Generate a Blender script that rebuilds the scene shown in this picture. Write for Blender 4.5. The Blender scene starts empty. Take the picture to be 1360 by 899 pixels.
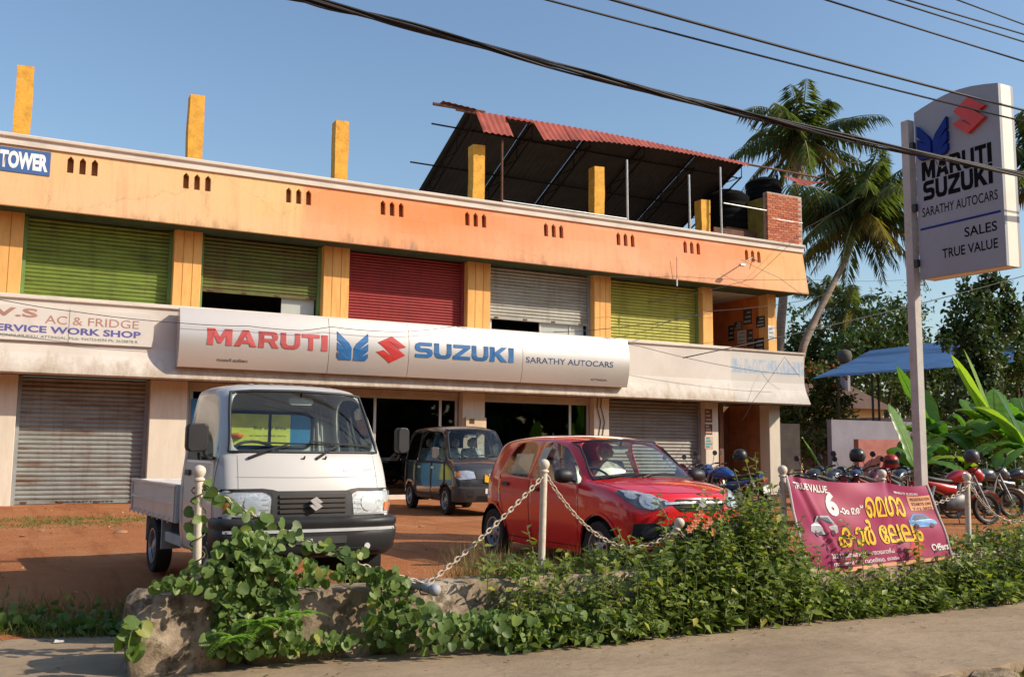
import bpy, bmesh, math, random
import numpy as np
from mathutils import Vector, Matrix
from mathutils.bvhtree import BVHTree
R = math.radians
SC = bpy.context.scene
C = SC.collection
rng = random.Random(7)

# ---------------------------------------------------------------- camera, sky, sun, exposure
F_PX, PITCH, ROLL, YAW, CAM_Z = 1300.0, R(6.624), R(.538), R(27.727), 1.2474
def cam_axes():
    f = Vector((math.sin(YAW)*math.cos(PITCH), math.cos(YAW)*math.cos(PITCH), math.sin(PITCH)))
    r = Vector((math.cos(YAW), -math.sin(YAW), 0)); u = r.cross(f)
    return r*math.cos(ROLL)+u*math.sin(ROLL), u*math.cos(ROLL)-r*math.sin(ROLL), f
AX_R, AX_U, AX_F = cam_axes()
cam = bpy.data.cameras.new('camera'); co = bpy.data.objects.new('camera', cam); C.objects.link(co)
m = Matrix((AX_R, AX_U, -AX_F)).transposed().to_4x4(); m.translation = (0, 0, CAM_Z)
co.matrix_world = m
cam.sensor_width = 36; cam.lens = 36*F_PX/1360; cam.clip_start = .1; cam.clip_end = 3000
SC.camera = co
SUN_AZ, SUN_EL = R(50), R(33)          # azimuth to the right of the facade's outward normal (-Y)
to_sun = Vector((math.sin(SUN_AZ)*math.cos(SUN_EL), -math.cos(SUN_AZ)*math.cos(SUN_EL), math.sin(SUN_EL)))
w = bpy.data.worlds.new('World'); SC.world = w; w.use_nodes = True
nt = w.node_tree; bg = nt.nodes['Background']
sky = nt.nodes.new('ShaderNodeTexSky'); sky.sky_type = 'NISHITA'; sky.sun_disc = False
sky.sun_elevation = SUN_EL; sky.sun_rotation = math.atan2(to_sun.x, to_sun.y)
sky.air_density = 1.3; sky.dust_density = 1.2; sky.ozone_density = 3.5; sky.altitude = 0
nt.links.new(sky.outputs[0], bg.inputs[0]); bg.inputs[1].default_value = .15
sl = bpy.data.lights.new('sun', 'SUN'); sl.energy = 4.7; sl.angle = R(.6); sl.color = (1, .87, .70)
so = bpy.data.objects.new('sun', sl); C.objects.link(so)
so.rotation_euler = to_sun.to_track_quat('Z', 'Y').to_euler(); so.location = (10, -10, 20)
SC.view_settings.view_transform = 'Standard'; SC.view_settings.look = 'None'
SC.view_settings.exposure = 0.1; SC.view_settings.gamma = 1; SC.view_settings.use_curve_mapping = False
SC.cycles.max_bounces = 8; SC.cycles.transparent_max_bounces = 16

# photo measurements (1360x899 px) to points of the place, on a plane Y = const or Z = const
def ray(x, y): return AX_F + AX_R*((x-680)/F_PX) - AX_U*((y-449.5)/F_PX)
def atY(x, y, Y): d = ray(x, y); return Vector((0, 0, CAM_Z)) + d*(Y/d.y)
def atX(x, y, X): d = ray(x, y); return Vector((0, 0, CAM_Z)) + d*(X/d.x)
def atZ(x, y, z): d = ray(x, y); return Vector((0, 0, CAM_Z)) + d*((z-CAM_Z)/d.z)

# ---------------------------------------------------------------- materials
MATS = {}
def nodes_of(name):
    mt = bpy.data.materials.new(name); mt.use_nodes = True
    nt = mt.node_tree; b = nt.nodes['Principled BSDF']
    return mt, nt, b
def link(nt, a, b): nt.links.new(a, b)
def tex(nt, kind, scale, detail=4, rough=.6, vec=None, stretch=None, typ='Object'):
    tc = nt.nodes.new('ShaderNodeTexCoord'); src = tc.outputs[typ]
    if stretch:
        mp = nt.nodes.new('ShaderNodeMapping'); mp.inputs['Scale'].default_value = stretch
        link(nt, src, mp.inputs[0]); src = mp.outputs[0]
    n = nt.nodes.new('ShaderNodeTex'+kind); n.inputs['Scale'].default_value = scale
    if kind == 'Noise': n.inputs['Detail'].default_value = detail; n.inputs['Roughness'].default_value = rough
    link(nt, src, n.inputs['Vector']); return n
def ramp(nt, fac, stops, interp='LINEAR'):
    r = nt.nodes.new('ShaderNodeValToRGB'); e = r.color_ramp; e.interpolation = interp
    while len(e.elements) < len(stops): e.elements.new(.5)
    for el, (p, c) in zip(e.elements, stops): el.position = p; el.color = (*c, 1) if len(c) == 3 else c
    link(nt, fac, r.inputs[0]); return r.outputs[0]
def mixc(nt, fac, a, b, mode='MIX'):
    n = nt.nodes.new('ShaderNodeMix'); n.data_type = 'RGBA'; n.blend_type = mode
    for s, v in ((n.inputs[0], fac), (n.inputs[6], a), (n.inputs[7], b)):
        if hasattr(v, 'is_output'): link(nt, v, s)
        else: s.default_value = v if isinstance(v, float) else (*v, 1)
    return n.outputs[2]
def bump(nt, b, h, strength=.3, dist=.02):
    n = nt.nodes.new('ShaderNodeBump'); n.inputs['Strength'].default_value = strength; n.inputs['Distance'].default_value = dist
    link(nt, h, n.inputs['Height']); link(nt, n.outputs[0], b.inputs['Normal'])
def mul(c, k): return tuple(min(1, x*k) for x in c)
def mat(name, col, rough=.6, metal=0., var=.18, scale=3., bmp=0., bscale=60, coat=0., spec=.5, dirt=None, dirt_amt=.5, stretch=None):
    if name in MATS: return MATS[name]
    mt, nt, b = nodes_of(name)
    b.inputs['Roughness'].default_value = rough; b.inputs['Metallic'].default_value = metal
    b.inputs['Coat Weight'].default_value = coat; b.inputs['Coat Roughness'].default_value = .04
    b.inputs['Specular IOR Level'].default_value = spec
    n = tex(nt, 'Noise', scale, 6, .65, stretch=stretch)
    c = ramp(nt, n.outputs[0], [(.3, mul(col, 1-var)), (.7, mul(col, 1+var))])
    if dirt:
        n2 = tex(nt, 'Noise', scale*2.3, 8, .7, stretch=stretch)
        f = ramp(nt, n2.outputs[0], [(.5, (0, 0, 0)), (.72, (dirt_amt,)*3)])
        c = mixc(nt, f, c, dirt)
    link(nt, c, b.inputs['Base Color'])
    if bmp:
        n3 = tex(nt, 'Noise', bscale, 5); bump(nt, b, n3.outputs[0], bmp)
    MATS[name] = mt; return mt
def glass_mat(name, tint=(.75, .82, .8), gloss=.06, rough=.02):
    mt, nt, b = nodes_of(name); nt.nodes.remove(b); out = nt.nodes['Material Output']
    t = nt.nodes.new('ShaderNodeBsdfTransparent'); t.inputs[0].default_value = (*tint, 1)
    g = nt.nodes.new('ShaderNodeBsdfGlossy'); g.inputs['Roughness'].default_value = rough; g.inputs[0].default_value = (1, 1, 1, 1)
    fr = nt.nodes.new('ShaderNodeLayerWeight'); fr.inputs[0].default_value = .5
    pw = nt.nodes.new('ShaderNodeMath'); pw.operation = 'POWER'; pw.inputs[1].default_value = 4.5; link(nt, fr.outputs['Facing'], pw.inputs[0])
    ad = nt.nodes.new('ShaderNodeMath'); ad.operation = 'MULTIPLY_ADD'; ad.inputs[1].default_value = .9; ad.inputs[2].default_value = .04+gloss; ad.use_clamp = True
    link(nt, pw.outputs[0], ad.inputs[0])
    mx = nt.nodes.new('ShaderNodeMixShader'); link(nt, ad.outputs[0], mx.inputs[0]); link(nt, t.outputs[0], mx.inputs[1]); link(nt, g.outputs[0], mx.inputs[2])
    link(nt, mx.outputs[0], out.inputs[0]); MATS[name] = mt; return mt
def leaf_mat(name, dark, light, trans=.35, rough=.45):
    # tint attribute holds a random value per leaf (0..1): the leaf's own colour
    mt, nt, b = nodes_of(name); out = nt.nodes['Material Output']
    at = nt.nodes.new('ShaderNodeAttribute'); at.attribute_name = 'tint'
    n = tex(nt, 'Noise', 25, 2)
    mid = tuple((a+c)/2 for a, c in zip(dark, light))
    c = ramp(nt, at.outputs['Fac'], [(0, dark), (.5, mid), (.9, light), (.94, mul(light, 1.2)), (1, (light[0]*1.9, light[1]*1.25, light[2]))])
    c = mixc(nt, .25, c, ramp(nt, n.outputs[0], [(.3, dark), (.7, light)]))
    link(nt, c, b.inputs['Base Color']); b.inputs['Roughness'].default_value = rough
    b.inputs['Specular IOR Level'].default_value = .35
    tr = nt.nodes.new('ShaderNodeBsdfTranslucent'); link(nt, mixc(nt, 1.0, c, (1.3, 1.5, .6), 'MULTIPLY'), tr.inputs[0])
    mx = nt.nodes.new('ShaderNodeMixShader'); mx.inputs[0].default_value = trans
    link(nt, b.outputs[0], mx.inputs[1]); link(nt, tr.outputs[0], mx.inputs[2]); link(nt, mx.outputs[0], out.inputs[0])
    MATS[name] = mt; return mt

# ---------------------------------------------------------------- mesh helpers
class MB:
    def __init__(s): s.v = []; s.f = []
    def add(s, vs, fs):
        k = len(s.v); s.v += [tuple(p) for p in vs]; s.f += [tuple(i+k for i in f) for f in fs]; return s
    def box(s, x0, x1, y0, y1, z0, z1):
        return s.add([(x0,y0,z0),(x1,y0,z0),(x1,y1,z0),(x0,y1,z0),(x0,y0,z1),(x1,y0,z1),(x1,y1,z1),(x0,y1,z1)],
                     [(0,3,2,1),(4,5,6,7),(0,1,5,4),(1,2,6,5),(2,3,7,6),(3,0,4,7)])
    def hexa(s, p): return s.add(p, [(0,3,2,1),(4,5,6,7),(0,1,5,4),(1,2,6,5),(2,3,7,6),(3,0,4,7)])
    def bar(s, a, b, r, n=8, r2=None):
        return s.tube([a, b], [r, r if r2 is None else r2], n)
    def tube(s, pts, rad, n=8, cap=True):
        pts = [Vector(p) for p in pts]
        if not hasattr(rad, '__len__'): rad = [rad]*len(pts)
        k = len(s.v); m = len(pts); up = None
        for i, p in enumerate(pts):
            d = (pts[min(i+1, m-1)]-pts[max(i-1, 0)]).normalized()
            if up is None:
                up = Vector((0, 0, 1)) if abs(d.z) < .9 else Vector((1, 0, 0))
            a = d.cross(up).normalized(); b = a.cross(d).normalized(); up = b
            for q in range(n):
                t = 2*math.pi*q/n; s.v.append(tuple(p+(a*math.cos(t)+b*math.sin(t))*rad[i]))
        for i in range(m-1):
            for q in range(n):
                q2 = (q+1) % n; s.f.append((k+i*n+q, k+i*n+q2, k+(i+1)*n+q2, k+(i+1)*n+q))
        if cap: s.f.append(tuple(k+q for q in range(n))[::-1]); s.f.append(tuple(k+(m-1)*n+q for q in range(n)))
        return s
    def lathe(s, prof, n=24, axis='z', o=(0,0,0), cap=True):   # prof: (radius, height)
        k = len(s.v); m = len(prof); o = Vector(o)
        for r_, h in prof:
            for q in range(n):
                t = 2*math.pi*q/n; a, b = r_*math.cos(t), r_*math.sin(t)
                s.v.append(tuple(o+Vector({'z': (a, b, h), 'x': (h, a, b), 'y': (b, h, a)}[axis])))
        for i in range(m-1):
            for q in range(n):
                q2 = (q+1) % n; s.f.append((k+i*n+q, k+i*n+q2, k+(i+1)*n+q2, k+(i+1)*n+q))
        if cap: s.f.append(tuple(k+q for q in range(n))[::-1]); s.f.append(tuple(k+(m-1)*n+q for q in range(n)))
        return s
    def grid(s, rows, close=False):
        k = len(s.v); nr, nc = len(rows), len(rows[0])
        for r_ in rows: s.v += [tuple(p) for p in r_]
        for i in range(nr-1):
            for j in range(nc-1): s.f.append((k+i*nc+j, k+i*nc+j+1, k+(i+1)*nc+j+1, k+(i+1)*nc+j))
        return s
    def prism(s, poly, fn0, fn1):      # poly 2D, fn -> 3D for the two caps (poly must be simple; caps are ngons)
        n = len(poly); k = len(s.v); s.v += [tuple(fn0(*p)) for p in poly]+[tuple(fn1(*p)) for p in poly]
        s.f.append(tuple(k+i for i in range(n))); s.f.append(tuple(k+n+i for i in range(n))[::-1])
        for i in range(n): j = (i+1) % n; s.f.append((k+i, k+n+i, k+n+j, k+j))
        return s
    def mesh(s, name):
        me = bpy.data.meshes.new(name); me.from_pydata(s.v, [], s.f); me.update(); return me
    def build(s, name, mt, parent=None, world=True, smooth=0, bevel=0, **kw):
        bm = bmesh.new(); me0 = s.mesh(name); bm.from_mesh(me0); 
        bmesh.ops.recalc_face_normals(bm, faces=bm.faces); bm.to_mesh(me0); bm.free()
        return place(name, me0, mt, parent, world, smooth, bevel, **kw)
def place(name, me, mt, parent=None, world=True, smooth=0, bevel=0, **kw):
    o = bpy.data.objects.new(name, me); C.objects.link(o)
    if mt is not None:
        for q in (mt if isinstance(mt, (list, tuple)) else [mt]): me.materials.append(q)
    if parent is not None:
        o.parent = parent
        if world: o.location = -base_of(parent)
    if smooth:
        me.polygons.foreach_set('use_smooth', [True]*len(me.polygons))
        if smooth < 180: me.set_sharp_from_angle(angle=R(smooth))
    if bevel:
        b = o.modifiers.new('bevel', 'BEVEL'); b.width = bevel; b.segments = 2; b.limit_method = 'ANGLE'; b.angle_limit = R(35)
    for k, v in kw.items(): o[k] = v
    return o
def base_of(o):
    p = Vector(o.location)
    return p + (base_of(o.parent) if o.parent else Vector())
def thing(name, label, cat, loc=(0, 0, 0), rz=0, group=None):
    o = bpy.data.objects.new(name, None); C.objects.link(o); o.location = loc; o.rotation_euler.z = rz
    o.empty_display_size = .2; o['label'] = label; o['category'] = cat
    if group: o['group'] = group
    return o
def tag(o, label, cat, group=None, kind=None):
    o['label'] = label; o['category'] = cat
    if group: o['group'] = group
    if kind: o['kind'] = kind
    return o
def copy_tree(o, parent=None):
    c = o.copy(); C.objects.link(c); c.parent = parent
    for ch in o.children: copy_tree(ch, c)
    return c
def rename_tree(o): pass

def text_mesh(s, bold=0., extrude=0., spacing=1., res=3):
    cu = bpy.data.curves.new('txt', 'FONT'); cu.body = s; cu.size = 1; cu.offset = bold; cu.extrude = extrude
    cu.space_character = spacing; cu.resolution_u = res; cu.fill_mode = 'FRONT' if not extrude else 'BOTH'
    o = bpy.data.objects.new('txt', cu); C.objects.link(o)
    dg = bpy.context.evaluated_depsgraph_get(); me = bpy.data.meshes.new_from_object(o.evaluated_get(dg))
    bpy.data.objects.remove(o); bpy.data.curves.remove(cu); return me
def text_fit(s, fn, x0, x1, z0, z1, bold=0., extrude=0., spacing=1., name='lettering', mt=None, parent=None, world=True, depth=0.):
    """flat lettering: the text's box is mapped onto x0..x1, z0..z1, then through fn(x, z, d) into space"""
    me = text_mesh(s, bold, extrude, spacing)
    v = np.empty(len(me.vertices)*3); me.vertices.foreach_get('co', v); v = v.reshape(-1, 3)
    lo, hi = v.min(0), v.max(0)
    X = x0+(v[:, 0]-lo[0])/(hi[0]-lo[0])*(x1-x0); Z = z0+(v[:, 1]-lo[1])/(hi[1]-lo[1])*(z1-z0)
    D = (v[:, 2]-lo[2])/max(hi[2]-lo[2], 1e-6)*depth
    out = np.array([tuple(fn(a, b, c)) for a, b, c in zip(X, Z, D)])
    me.vertices.foreach_set('co', out.ravel()); me.update(); me.materials.clear()
    return place(name, me, mt, parent, world)
def fill_holes(outer, holes, fn):
    """polygon with holes -> triangulated faces through fn(x, z)"""
    from mathutils.geometry import tessellate_polygon
    loops = [[Vector((x, z, 0)) for x, z in l] for l in [outer]+holes]
    tris = tessellate_polygon(loops); pts = [p for l in loops for p in l]
    return [tuple(fn(p.x, p.y)) for p in pts], [tuple(t) for t in tris]
def plate(outer, holes, fn, thick_vec):
    """solid plate with holes"""
    vs, fs = fill_holes(outer, holes, fn); t = Vector(thick_vec); n = len(vs)
    b = MB(); b.v = vs+[tuple(Vector(p)+t) for p in vs]; b.f = list(fs)+[tuple(i+n for i in f[::-1]) for f in fs]
    k = 0
    for l in [outer]+holes:
        m = len(l)
        for i in range(m): j = (i+1) % m; b.f.append((k+i, k+j, k+n+j, k+n+i))
        k += m
    return b
def rrect(x0, x1, z0, z1, r, n=5):
    out = []
    for cx, cz, a in ((x1-r, z0+r, -90), (x1-r, z1-r, 0), (x0+r, z1-r, 90), (x0+r, z0+r, 180)):
        for i in range(n+1): t = R(a+90*i/n); out.append((cx+r*math.cos(t), cz+r*math.sin(t)))
    return out
def interp(x, xs, ys): return float(np.interp(x, xs, ys))
# ================================================================ setting: ground, pavement, road
def soil_mat():
    mt, nt, b = nodes_of('laterite soil'); b.inputs['Roughness'].default_value = .95; b.inputs['Specular IOR Level'].default_value = .15
    n1 = tex(nt, 'Noise', .45, 8, .62); n2 = tex(nt, 'Noise', 6, 8, .7); n3 = tex(nt, 'Noise', .9, 5, .6)
    c = ramp(nt, n1.outputs[0], [(.3, (.36, .135, .055)), (.5, (.46, .18, .072)), (.72, (.52, .24, .115))])
    c = mixc(nt, ramp(nt, n2.outputs[0], [(.45, (0, 0, 0)), (.75, (.55, .55, .55))]), c, (.36, .12, .04))
    c = mixc(nt, ramp(nt, n3.outputs[0], [(.58, (0, 0, 0)), (.72, (.55, .55, .55))]), c, (.58, .31, .15))
    n5 = tex(nt, 'Noise', 1.1, 5, .55, stretch=(2.6, .22, 1)); c = mixc(nt, ramp(nt, n5.outputs[0], [(.52, (0, 0, 0)), (.62, (.55, .55, .55)), (.68, (.1, .1, .1))]), c, (.30, .10, .035))
    n6 = tex(nt, 'Noise', 35, 6, .8); c = mixc(nt, ramp(nt, n6.outputs[0], [(.58, (0, 0, 0)), (.7, (.6, .6, .6))]), c, (.62, .40, .24))
    link(nt, c, b.inputs['Base Color']); n4 = tex(nt, 'Noise', 22, 8, .75); bump(nt, b, n4.outputs[0], .9, .04); return mt
def pave_mat():
    mt, nt, b = nodes_of('dusty concrete'); b.inputs['Roughness'].default_value = .92; b.inputs['Specular IOR Level'].default_value = .2
    n1 = tex(nt, 'Noise', .8, 8, .65); n2 = tex(nt, 'Noise', 9, 8, .75, stretch=(.5, 1, 1)); n3 = tex(nt, 'Noise', 60, 4, .7)
    c = ramp(nt, n1.outputs[0], [(.3, (.25, .18, .12)), (.5, (.35, .26, .17)), (.7, (.43, .32, .215))])
    c = mixc(nt, ramp(nt, n2.outputs[0], [(.5, (0, 0, 0)), (.72, (.6, .6, .6))]), c, (.20, .15, .11))
    c = mixc(nt, ramp(nt, n3.outputs[0], [(.55, (0, 0, 0)), (.8, (.35, .35, .35))]), c, (.4, .31, .22))
    tcx = nt.nodes.new('ShaderNodeTexCoord'); nd = tex(nt, 'Noise', 2.5, 6, .7); va = nt.nodes.new('ShaderNodeVectorMath'); va.operation = 'MULTIPLY_ADD'; va.inputs[1].default_value = (.5, .5, .5); link(nt, nd.outputs['Color'], va.inputs[0]); link(nt, tcx.outputs['Object'], va.inputs[2])
    vo = nt.nodes.new('ShaderNodeTexVoronoi'); vo.feature = 'DISTANCE_TO_EDGE'; vo.inputs['Scale'].default_value = .55; link(nt, va.outputs[0], vo.inputs['Vector'])
    c = mixc(nt, ramp(nt, vo.outputs['Distance'], [(.0, (.3, .3, .3)), (.008, (0, 0, 0))]), c, (.12, .09, .06))
    n7 = tex(nt, 'Noise', 1.7, 6, .6); c = mixc(nt, ramp(nt, n7.outputs[0], [(.6, (0, 0, 0)), (.7, (.5, .5, .5))]), c, (.17, .13, .10))
    link(nt, c, b.inputs['Base Color']); bump(nt, b, n2.outputs[0], .6, .03); return mt
def old_concrete(name, base=(.40, .31, .22), dark=(.085, .06, .035), pale=(.62, .55, .43)):
    mt, nt, b = nodes_of(name); b.inputs['Roughness'].default_value = .95; b.inputs['Specular IOR Level'].default_value = .15
    n1 = tex(nt, 'Noise', 2.2, 9, .7); n2 = tex(nt, 'Noise', 7, 9, .72); n3 = tex(nt, 'Noise', 3.3, 6, .6)
    c = ramp(nt, n1.outputs[0], [(.35, mul(base, .6)), (.55, base), (.7, pale)])
    c = mixc(nt, ramp(nt, n2.outputs[0], [(.47, (0, 0, 0)), (.6, (.85, .85, .85))]), c, dark)
    c = mixc(nt, ramp(nt, n3.outputs[0], [(.55, (0, 0, 0)), (.68, (.6, .6, .6))]), c, (.17, .14, .055))
    link(nt, c, b.inputs['Base Color']); bump(nt, b, n2.outputs[0], .8, .03); return mt
SOIL = soil_mat(); PAVE = pave_mat(); OLDC = old_concrete('mossy old concrete')
def hash2(x, y, s=1.):
    return math.sin(x*1.7*s+y*2.3*s)*.5+math.sin(x*3.9*s-y*3.1*s+1.3)*.3+math.sin(x*8.3*s+y*7.1*s+.5)*.2
def ground_z(x, y):
    t = min(1, max(0, (1.85-x)/.5)); t = t*t*(3-2*t)
    slope = min(0, max(-.42, (y-11.2)*.17))          # left of the wall the yard runs down to the pavement
    front = -.42 if y < 7.68 else 0
    z = front*(1-t)+slope*t
    if y > 7.7: z += hash2(x, y)*.012
    return z
xs = [-90, -50, -30, -18, -12, -8, -6]+[i*.25-5 for i in range(0, 92)]+[18.5, 20, 22, 25, 30, 40, 60, 100, 200, 400]
ys = [-60, -30, -10, 0, 4, 6, 7.66, 7.7]+[7.9+i*.25 for i in range(0, 66)]+[25, 28, 35, 50, 80, 150, 300, 600]
g = MB().grid([[(x, y, ground_z(x, y)) for x in xs] for y in ys]).build('ground', SOIL, smooth=180, kind='structure')
PZ = -.33
def back_edge(x): return interp(x, [-40, -6, 0, .6, 1.3, 1.8], [10.2, 9.9, 9.5, 9.3, 9.0, 7.62])+.05*hash2(x, 3, 3)*(x < 1)
def front_edge(x): return 5.12+.07*hash2(x, 9, 2.3)
px_ = [-40, -20, -10]+[-6+i*.12 for i in range(0, 200)]+[20, 30, 60]
rows = []
for t in (0, .04, .1, .2, .35, .5, .65, .8, .9, 1):
    rows.append([(x, front_edge(x)+(back_edge(x)-front_edge(x))*t, PZ+.01*hash2(x, t*5, .7)-(.012 if t == 0 else 0)) for x in px_])
rows.insert(0, [(x, front_edge(x)-.02-.03*abs(hash2(x, 1, 5)), PZ-.08) for x in px_])
rows.insert(0, [(x, front_edge(x)-.03-.05*abs(hash2(x, 4, 4)), -.52) for x in px_])
MB().grid(rows).build('pavement', PAVE, smooth=40, kind='structure')
ROAD = mat('verge dirt', (.20, .15, .09), .95, var=.35, scale=3, bmp=.5, bscale=30)
MB().grid([[(x, y, -.46+.012*hash2(x, y)) for x in (-60, -20, 0, 3, 5, 6, 7, 8, 9, 12, 20, 60)] for y in (-8, 0, 3, 4, 4.6, 5.3)]).build('road', ROAD, smooth=180, kind='structure')

# retaining wall between pavement and yard
def rough_block(name, x0, x1, prof, mt, parent, step=.12, amp=.03, seed=0, taper=0):
    n = max(2, int((x1-x0)/step)); rows = []
    # resample the profile
    P = []
    for (a, b), (c, d) in zip(prof, prof[1:]):
        k = max(1, int(math.hypot(c-a, d-b)/.07))
        P += [(a+(c-a)*i/k, b+(d-b)*i/k) for i in range(k)]
    P.append(prof[-1])
    b = MB()
    for i in range(n+1):
        x = x0+(x1-x0)*i/n
        e = min(1, min(i, n-i)/2+.72) if taper else 1
        cy = sum(p[0] for p in P)/len(P); cz = min(p[1] for p in P)
        rows.append([(x+amp*hash2(y*3+seed, z*4, 1.5), cy+(y-cy)*e+amp*hash2(x*2.1+seed, z*4, 2), cz+(z-cz)*(e*.3+.7)+amp*.7*hash2(x*2.7+seed, y*5, 2)) for y, z in P])
    b.grid(rows)
    for q, rr in ((0, rows[0]), (1, rows[-1])):
        k = len(b.v); b.v += [tuple(p) for p in rr]; b.f.append(tuple(range(k, k+len(rr))))
    return b.build(name, mt, parent, smooth=50)
wall = rough_block('retaining_wall', 1.75, 30, [(7.46, -.42), (7.5, 0), (7.54, .155), (7.58, .18), (7.82, .18), (7.86, .14), (7.86, -.1)], OLDC, None, amp=.018, seed=2)
tag(wall, 'low weathered concrete retaining wall along the yard edge, overgrown with weeds', 'wall')
blk = rough_block('wall_block', .93, 1.58, [(7.40, -.45), (7.42, -.05), (7.46, .14), (7.52, .215), (7.78, .24), (7.86, .16), (7.88, -.3)], OLDC, None, step=.08, amp=.035, seed=5, taper=1)
tag(blk, 'broken mossy concrete block at the left end of the low wall', 'wall block')

# ================================================================ building
BYU, BYL = 24.1, 24.0        # pillar fronts, upper and lower storey
bld = thing('commercial_building', 'long two storey shop building, orange parapet band and roller shutters', 'building', (9, 29, 0))
def band_mat():
    mt, nt, b = nodes_of('orange band paint'); b.inputs['Roughness'].default_value = .8
    tc = nt.nodes.new('ShaderNodeTexCoord'); sp = nt.nodes.new('ShaderNodeSeparateXYZ'); link(nt, tc.outputs['Object'], sp.inputs[0])
    n0 = tex(nt, 'Noise', .9, 4, .5, stretch=(1, 1, .3))
    ma = nt.nodes.new('ShaderNodeMath'); ma.operation = 'MULTIPLY_ADD'; ma.inputs[1].default_value = .5; link(nt, n0.outputs[0], ma.inputs[0]); link(nt, sp.outputs[0], ma.inputs[2])
    mr = nt.nodes.new('ShaderNodeMapRange'); mr.inputs[1].default_value = -5; mr.inputs[2].default_value = 24; link(nt, ma.outputs[0], mr.inputs[0])
    def p(x): return (x+5.25)/29
    c = ramp(nt, mr.outputs[0], [(0, (.74, .44, .19)), (p(3.6), (.78, .49, .22)), (p(6.3), (.80, .50, .18)), (p(6.5), (.78, .29, .10)), (p(8.4), (.80, .28, .085)),
        (p(8.7), (.78, .215, .045)), (p(10.8), (.78, .21, .045)), (p(11.6), (.78, .26, .10)), (p(15), (.80, .31, .14)), (p(18), (.78, .24, .09)), (p(20.4), (.78, .25, .09)), (p(21.2), (.80, .36, .12)), (1, (.80, .42, .16))])
    # paler, rain washed lower half with ragged edge
    n1 = tex(nt, 'Noise', 1.6, 5, .6, stretch=(1, 1, .15)); m2 = nt.nodes.new('ShaderNodeMath'); m2.operation = 'MULTIPLY_ADD'; m2.inputs[1].default_value = -1.1; link(nt, n1.outputs[0], m2.inputs[0]); link(nt, sp.outputs[2], m2.inputs[2])
    f = ramp(nt, m2.outputs[0], [(0, (0, 0, 0)), (1, (0, 0, 0))]); mr2 = nt.nodes.new('ShaderNodeMapRange'); mr2.inputs[1].default_value = 6.85; mr2.inputs[2].default_value = 6.15; link(nt, m2.outputs[0], mr2.inputs[0])
    m3 = nt.nodes.new('ShaderNodeMath'); m3.operation = 'MULTIPLY'; m3.inputs[1].default_value = .38; link(nt, mr2.outputs[0], m3.inputs[0])
    c = mixc(nt, m3.outputs[0], c, (.82, .47, .27))
    # soot at the drip edge
    n2 = tex(nt, 'Noise', 5, 7, .7, stretch=(1, 1, .25)); m4 = nt.nodes.new('ShaderNodeMath'); m4.operation = 'MULTIPLY_ADD'; m4.inputs[1].default_value = -1.5; link(nt, n2.outputs[0], m4.inputs[0]); link(nt, sp.outputs[2], m4.inputs[2])
    mr3 = nt.nodes.new('ShaderNodeMapRange'); mr3.inputs[1].default_value = 5.86; mr3.inputs[2].default_value = 5.45; link(nt, m4.outputs[0], mr3.inputs[0])
    n5 = tex(nt, 'Noise', .25, 3, .5); f5 = ramp(nt, n5.outputs[0], [(.42, (.15, .15, .15)), (.6, (1, 1, 1))])
    m5 = nt.nodes.new('ShaderNodeMath'); m5.operation = 'MULTIPLY'; link(nt, mr3.outputs[0], m5.inputs[0]); link(nt, f5, m5.inputs[1])
    c = mixc(nt, m5.outputs[0], c, (.16, .10, .06))
    ns = tex(nt, 'Noise', 3.2, 6, .7, stretch=(1.6, 1, .10)); c = mixc(nt, ramp(nt, ns.outputs[0], [(.5, (0, 0, 0)), (.66, (.34, .34, .34))]), c, (.45, .22, .10))
    nb = nt.nodes.new('ShaderNodeTexBrick'); tcb = nt.nodes.new('ShaderNodeTexCoord'); mpb = nt.nodes.new('ShaderNodeMapping'); mpb.inputs['Rotation'].default_value = (R(90), 0, 0); link(nt, tcb.outputs['Object'], mpb.inputs[0]); link(nt, mpb.outputs[0], nb.inputs['Vector']); nb.inputs['Scale'].default_value = .62; nb.inputs['Mortar Size'].default_value = .0; nb.inputs['Color1'].default_value = (0, 0, 0, 1); nb.inputs['Color2'].default_value = (.22, .22, .22, 1); nb.inputs['Bias'].default_value = -.2
    c = mixc(nt, nb.outputs[0], c, (.86, .55, .36))
    nd = tex(nt, 'Noise', 2.5, 6, .7); va = nt.nodes.new('ShaderNodeVectorMath'); va.operation = 'MULTIPLY_ADD'; va.inputs[1].default_value = (.6, .6, .6); link(nt, nd.outputs['Color'], va.inputs[0]); link(nt, tcb.outputs['Object'], va.inputs[2])
    vo = nt.nodes.new('ShaderNodeTexVoronoi'); vo.feature = 'DISTANCE_TO_EDGE'; vo.inputs['Scale'].default_value = .27; link(nt, va.outputs[0], vo.inputs['Vector'])
    c = mixc(nt, ramp(nt, vo.outputs['Distance'], [(.0, (.38, .38, .38)), (.004, (0, 0, 0))]), c, (.25, .12, .06))
    n3 = tex(nt, 'Noise', 30, 5); link(nt, mixc(nt, .12, c, ramp(nt, n3.outputs[0], [(.3, (.35, .2, .1)), (.7, (.9, .6, .35))])), b.inputs['Base Color']); bump(nt, b, n3.outputs[0], .12, .01); return mt
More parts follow.
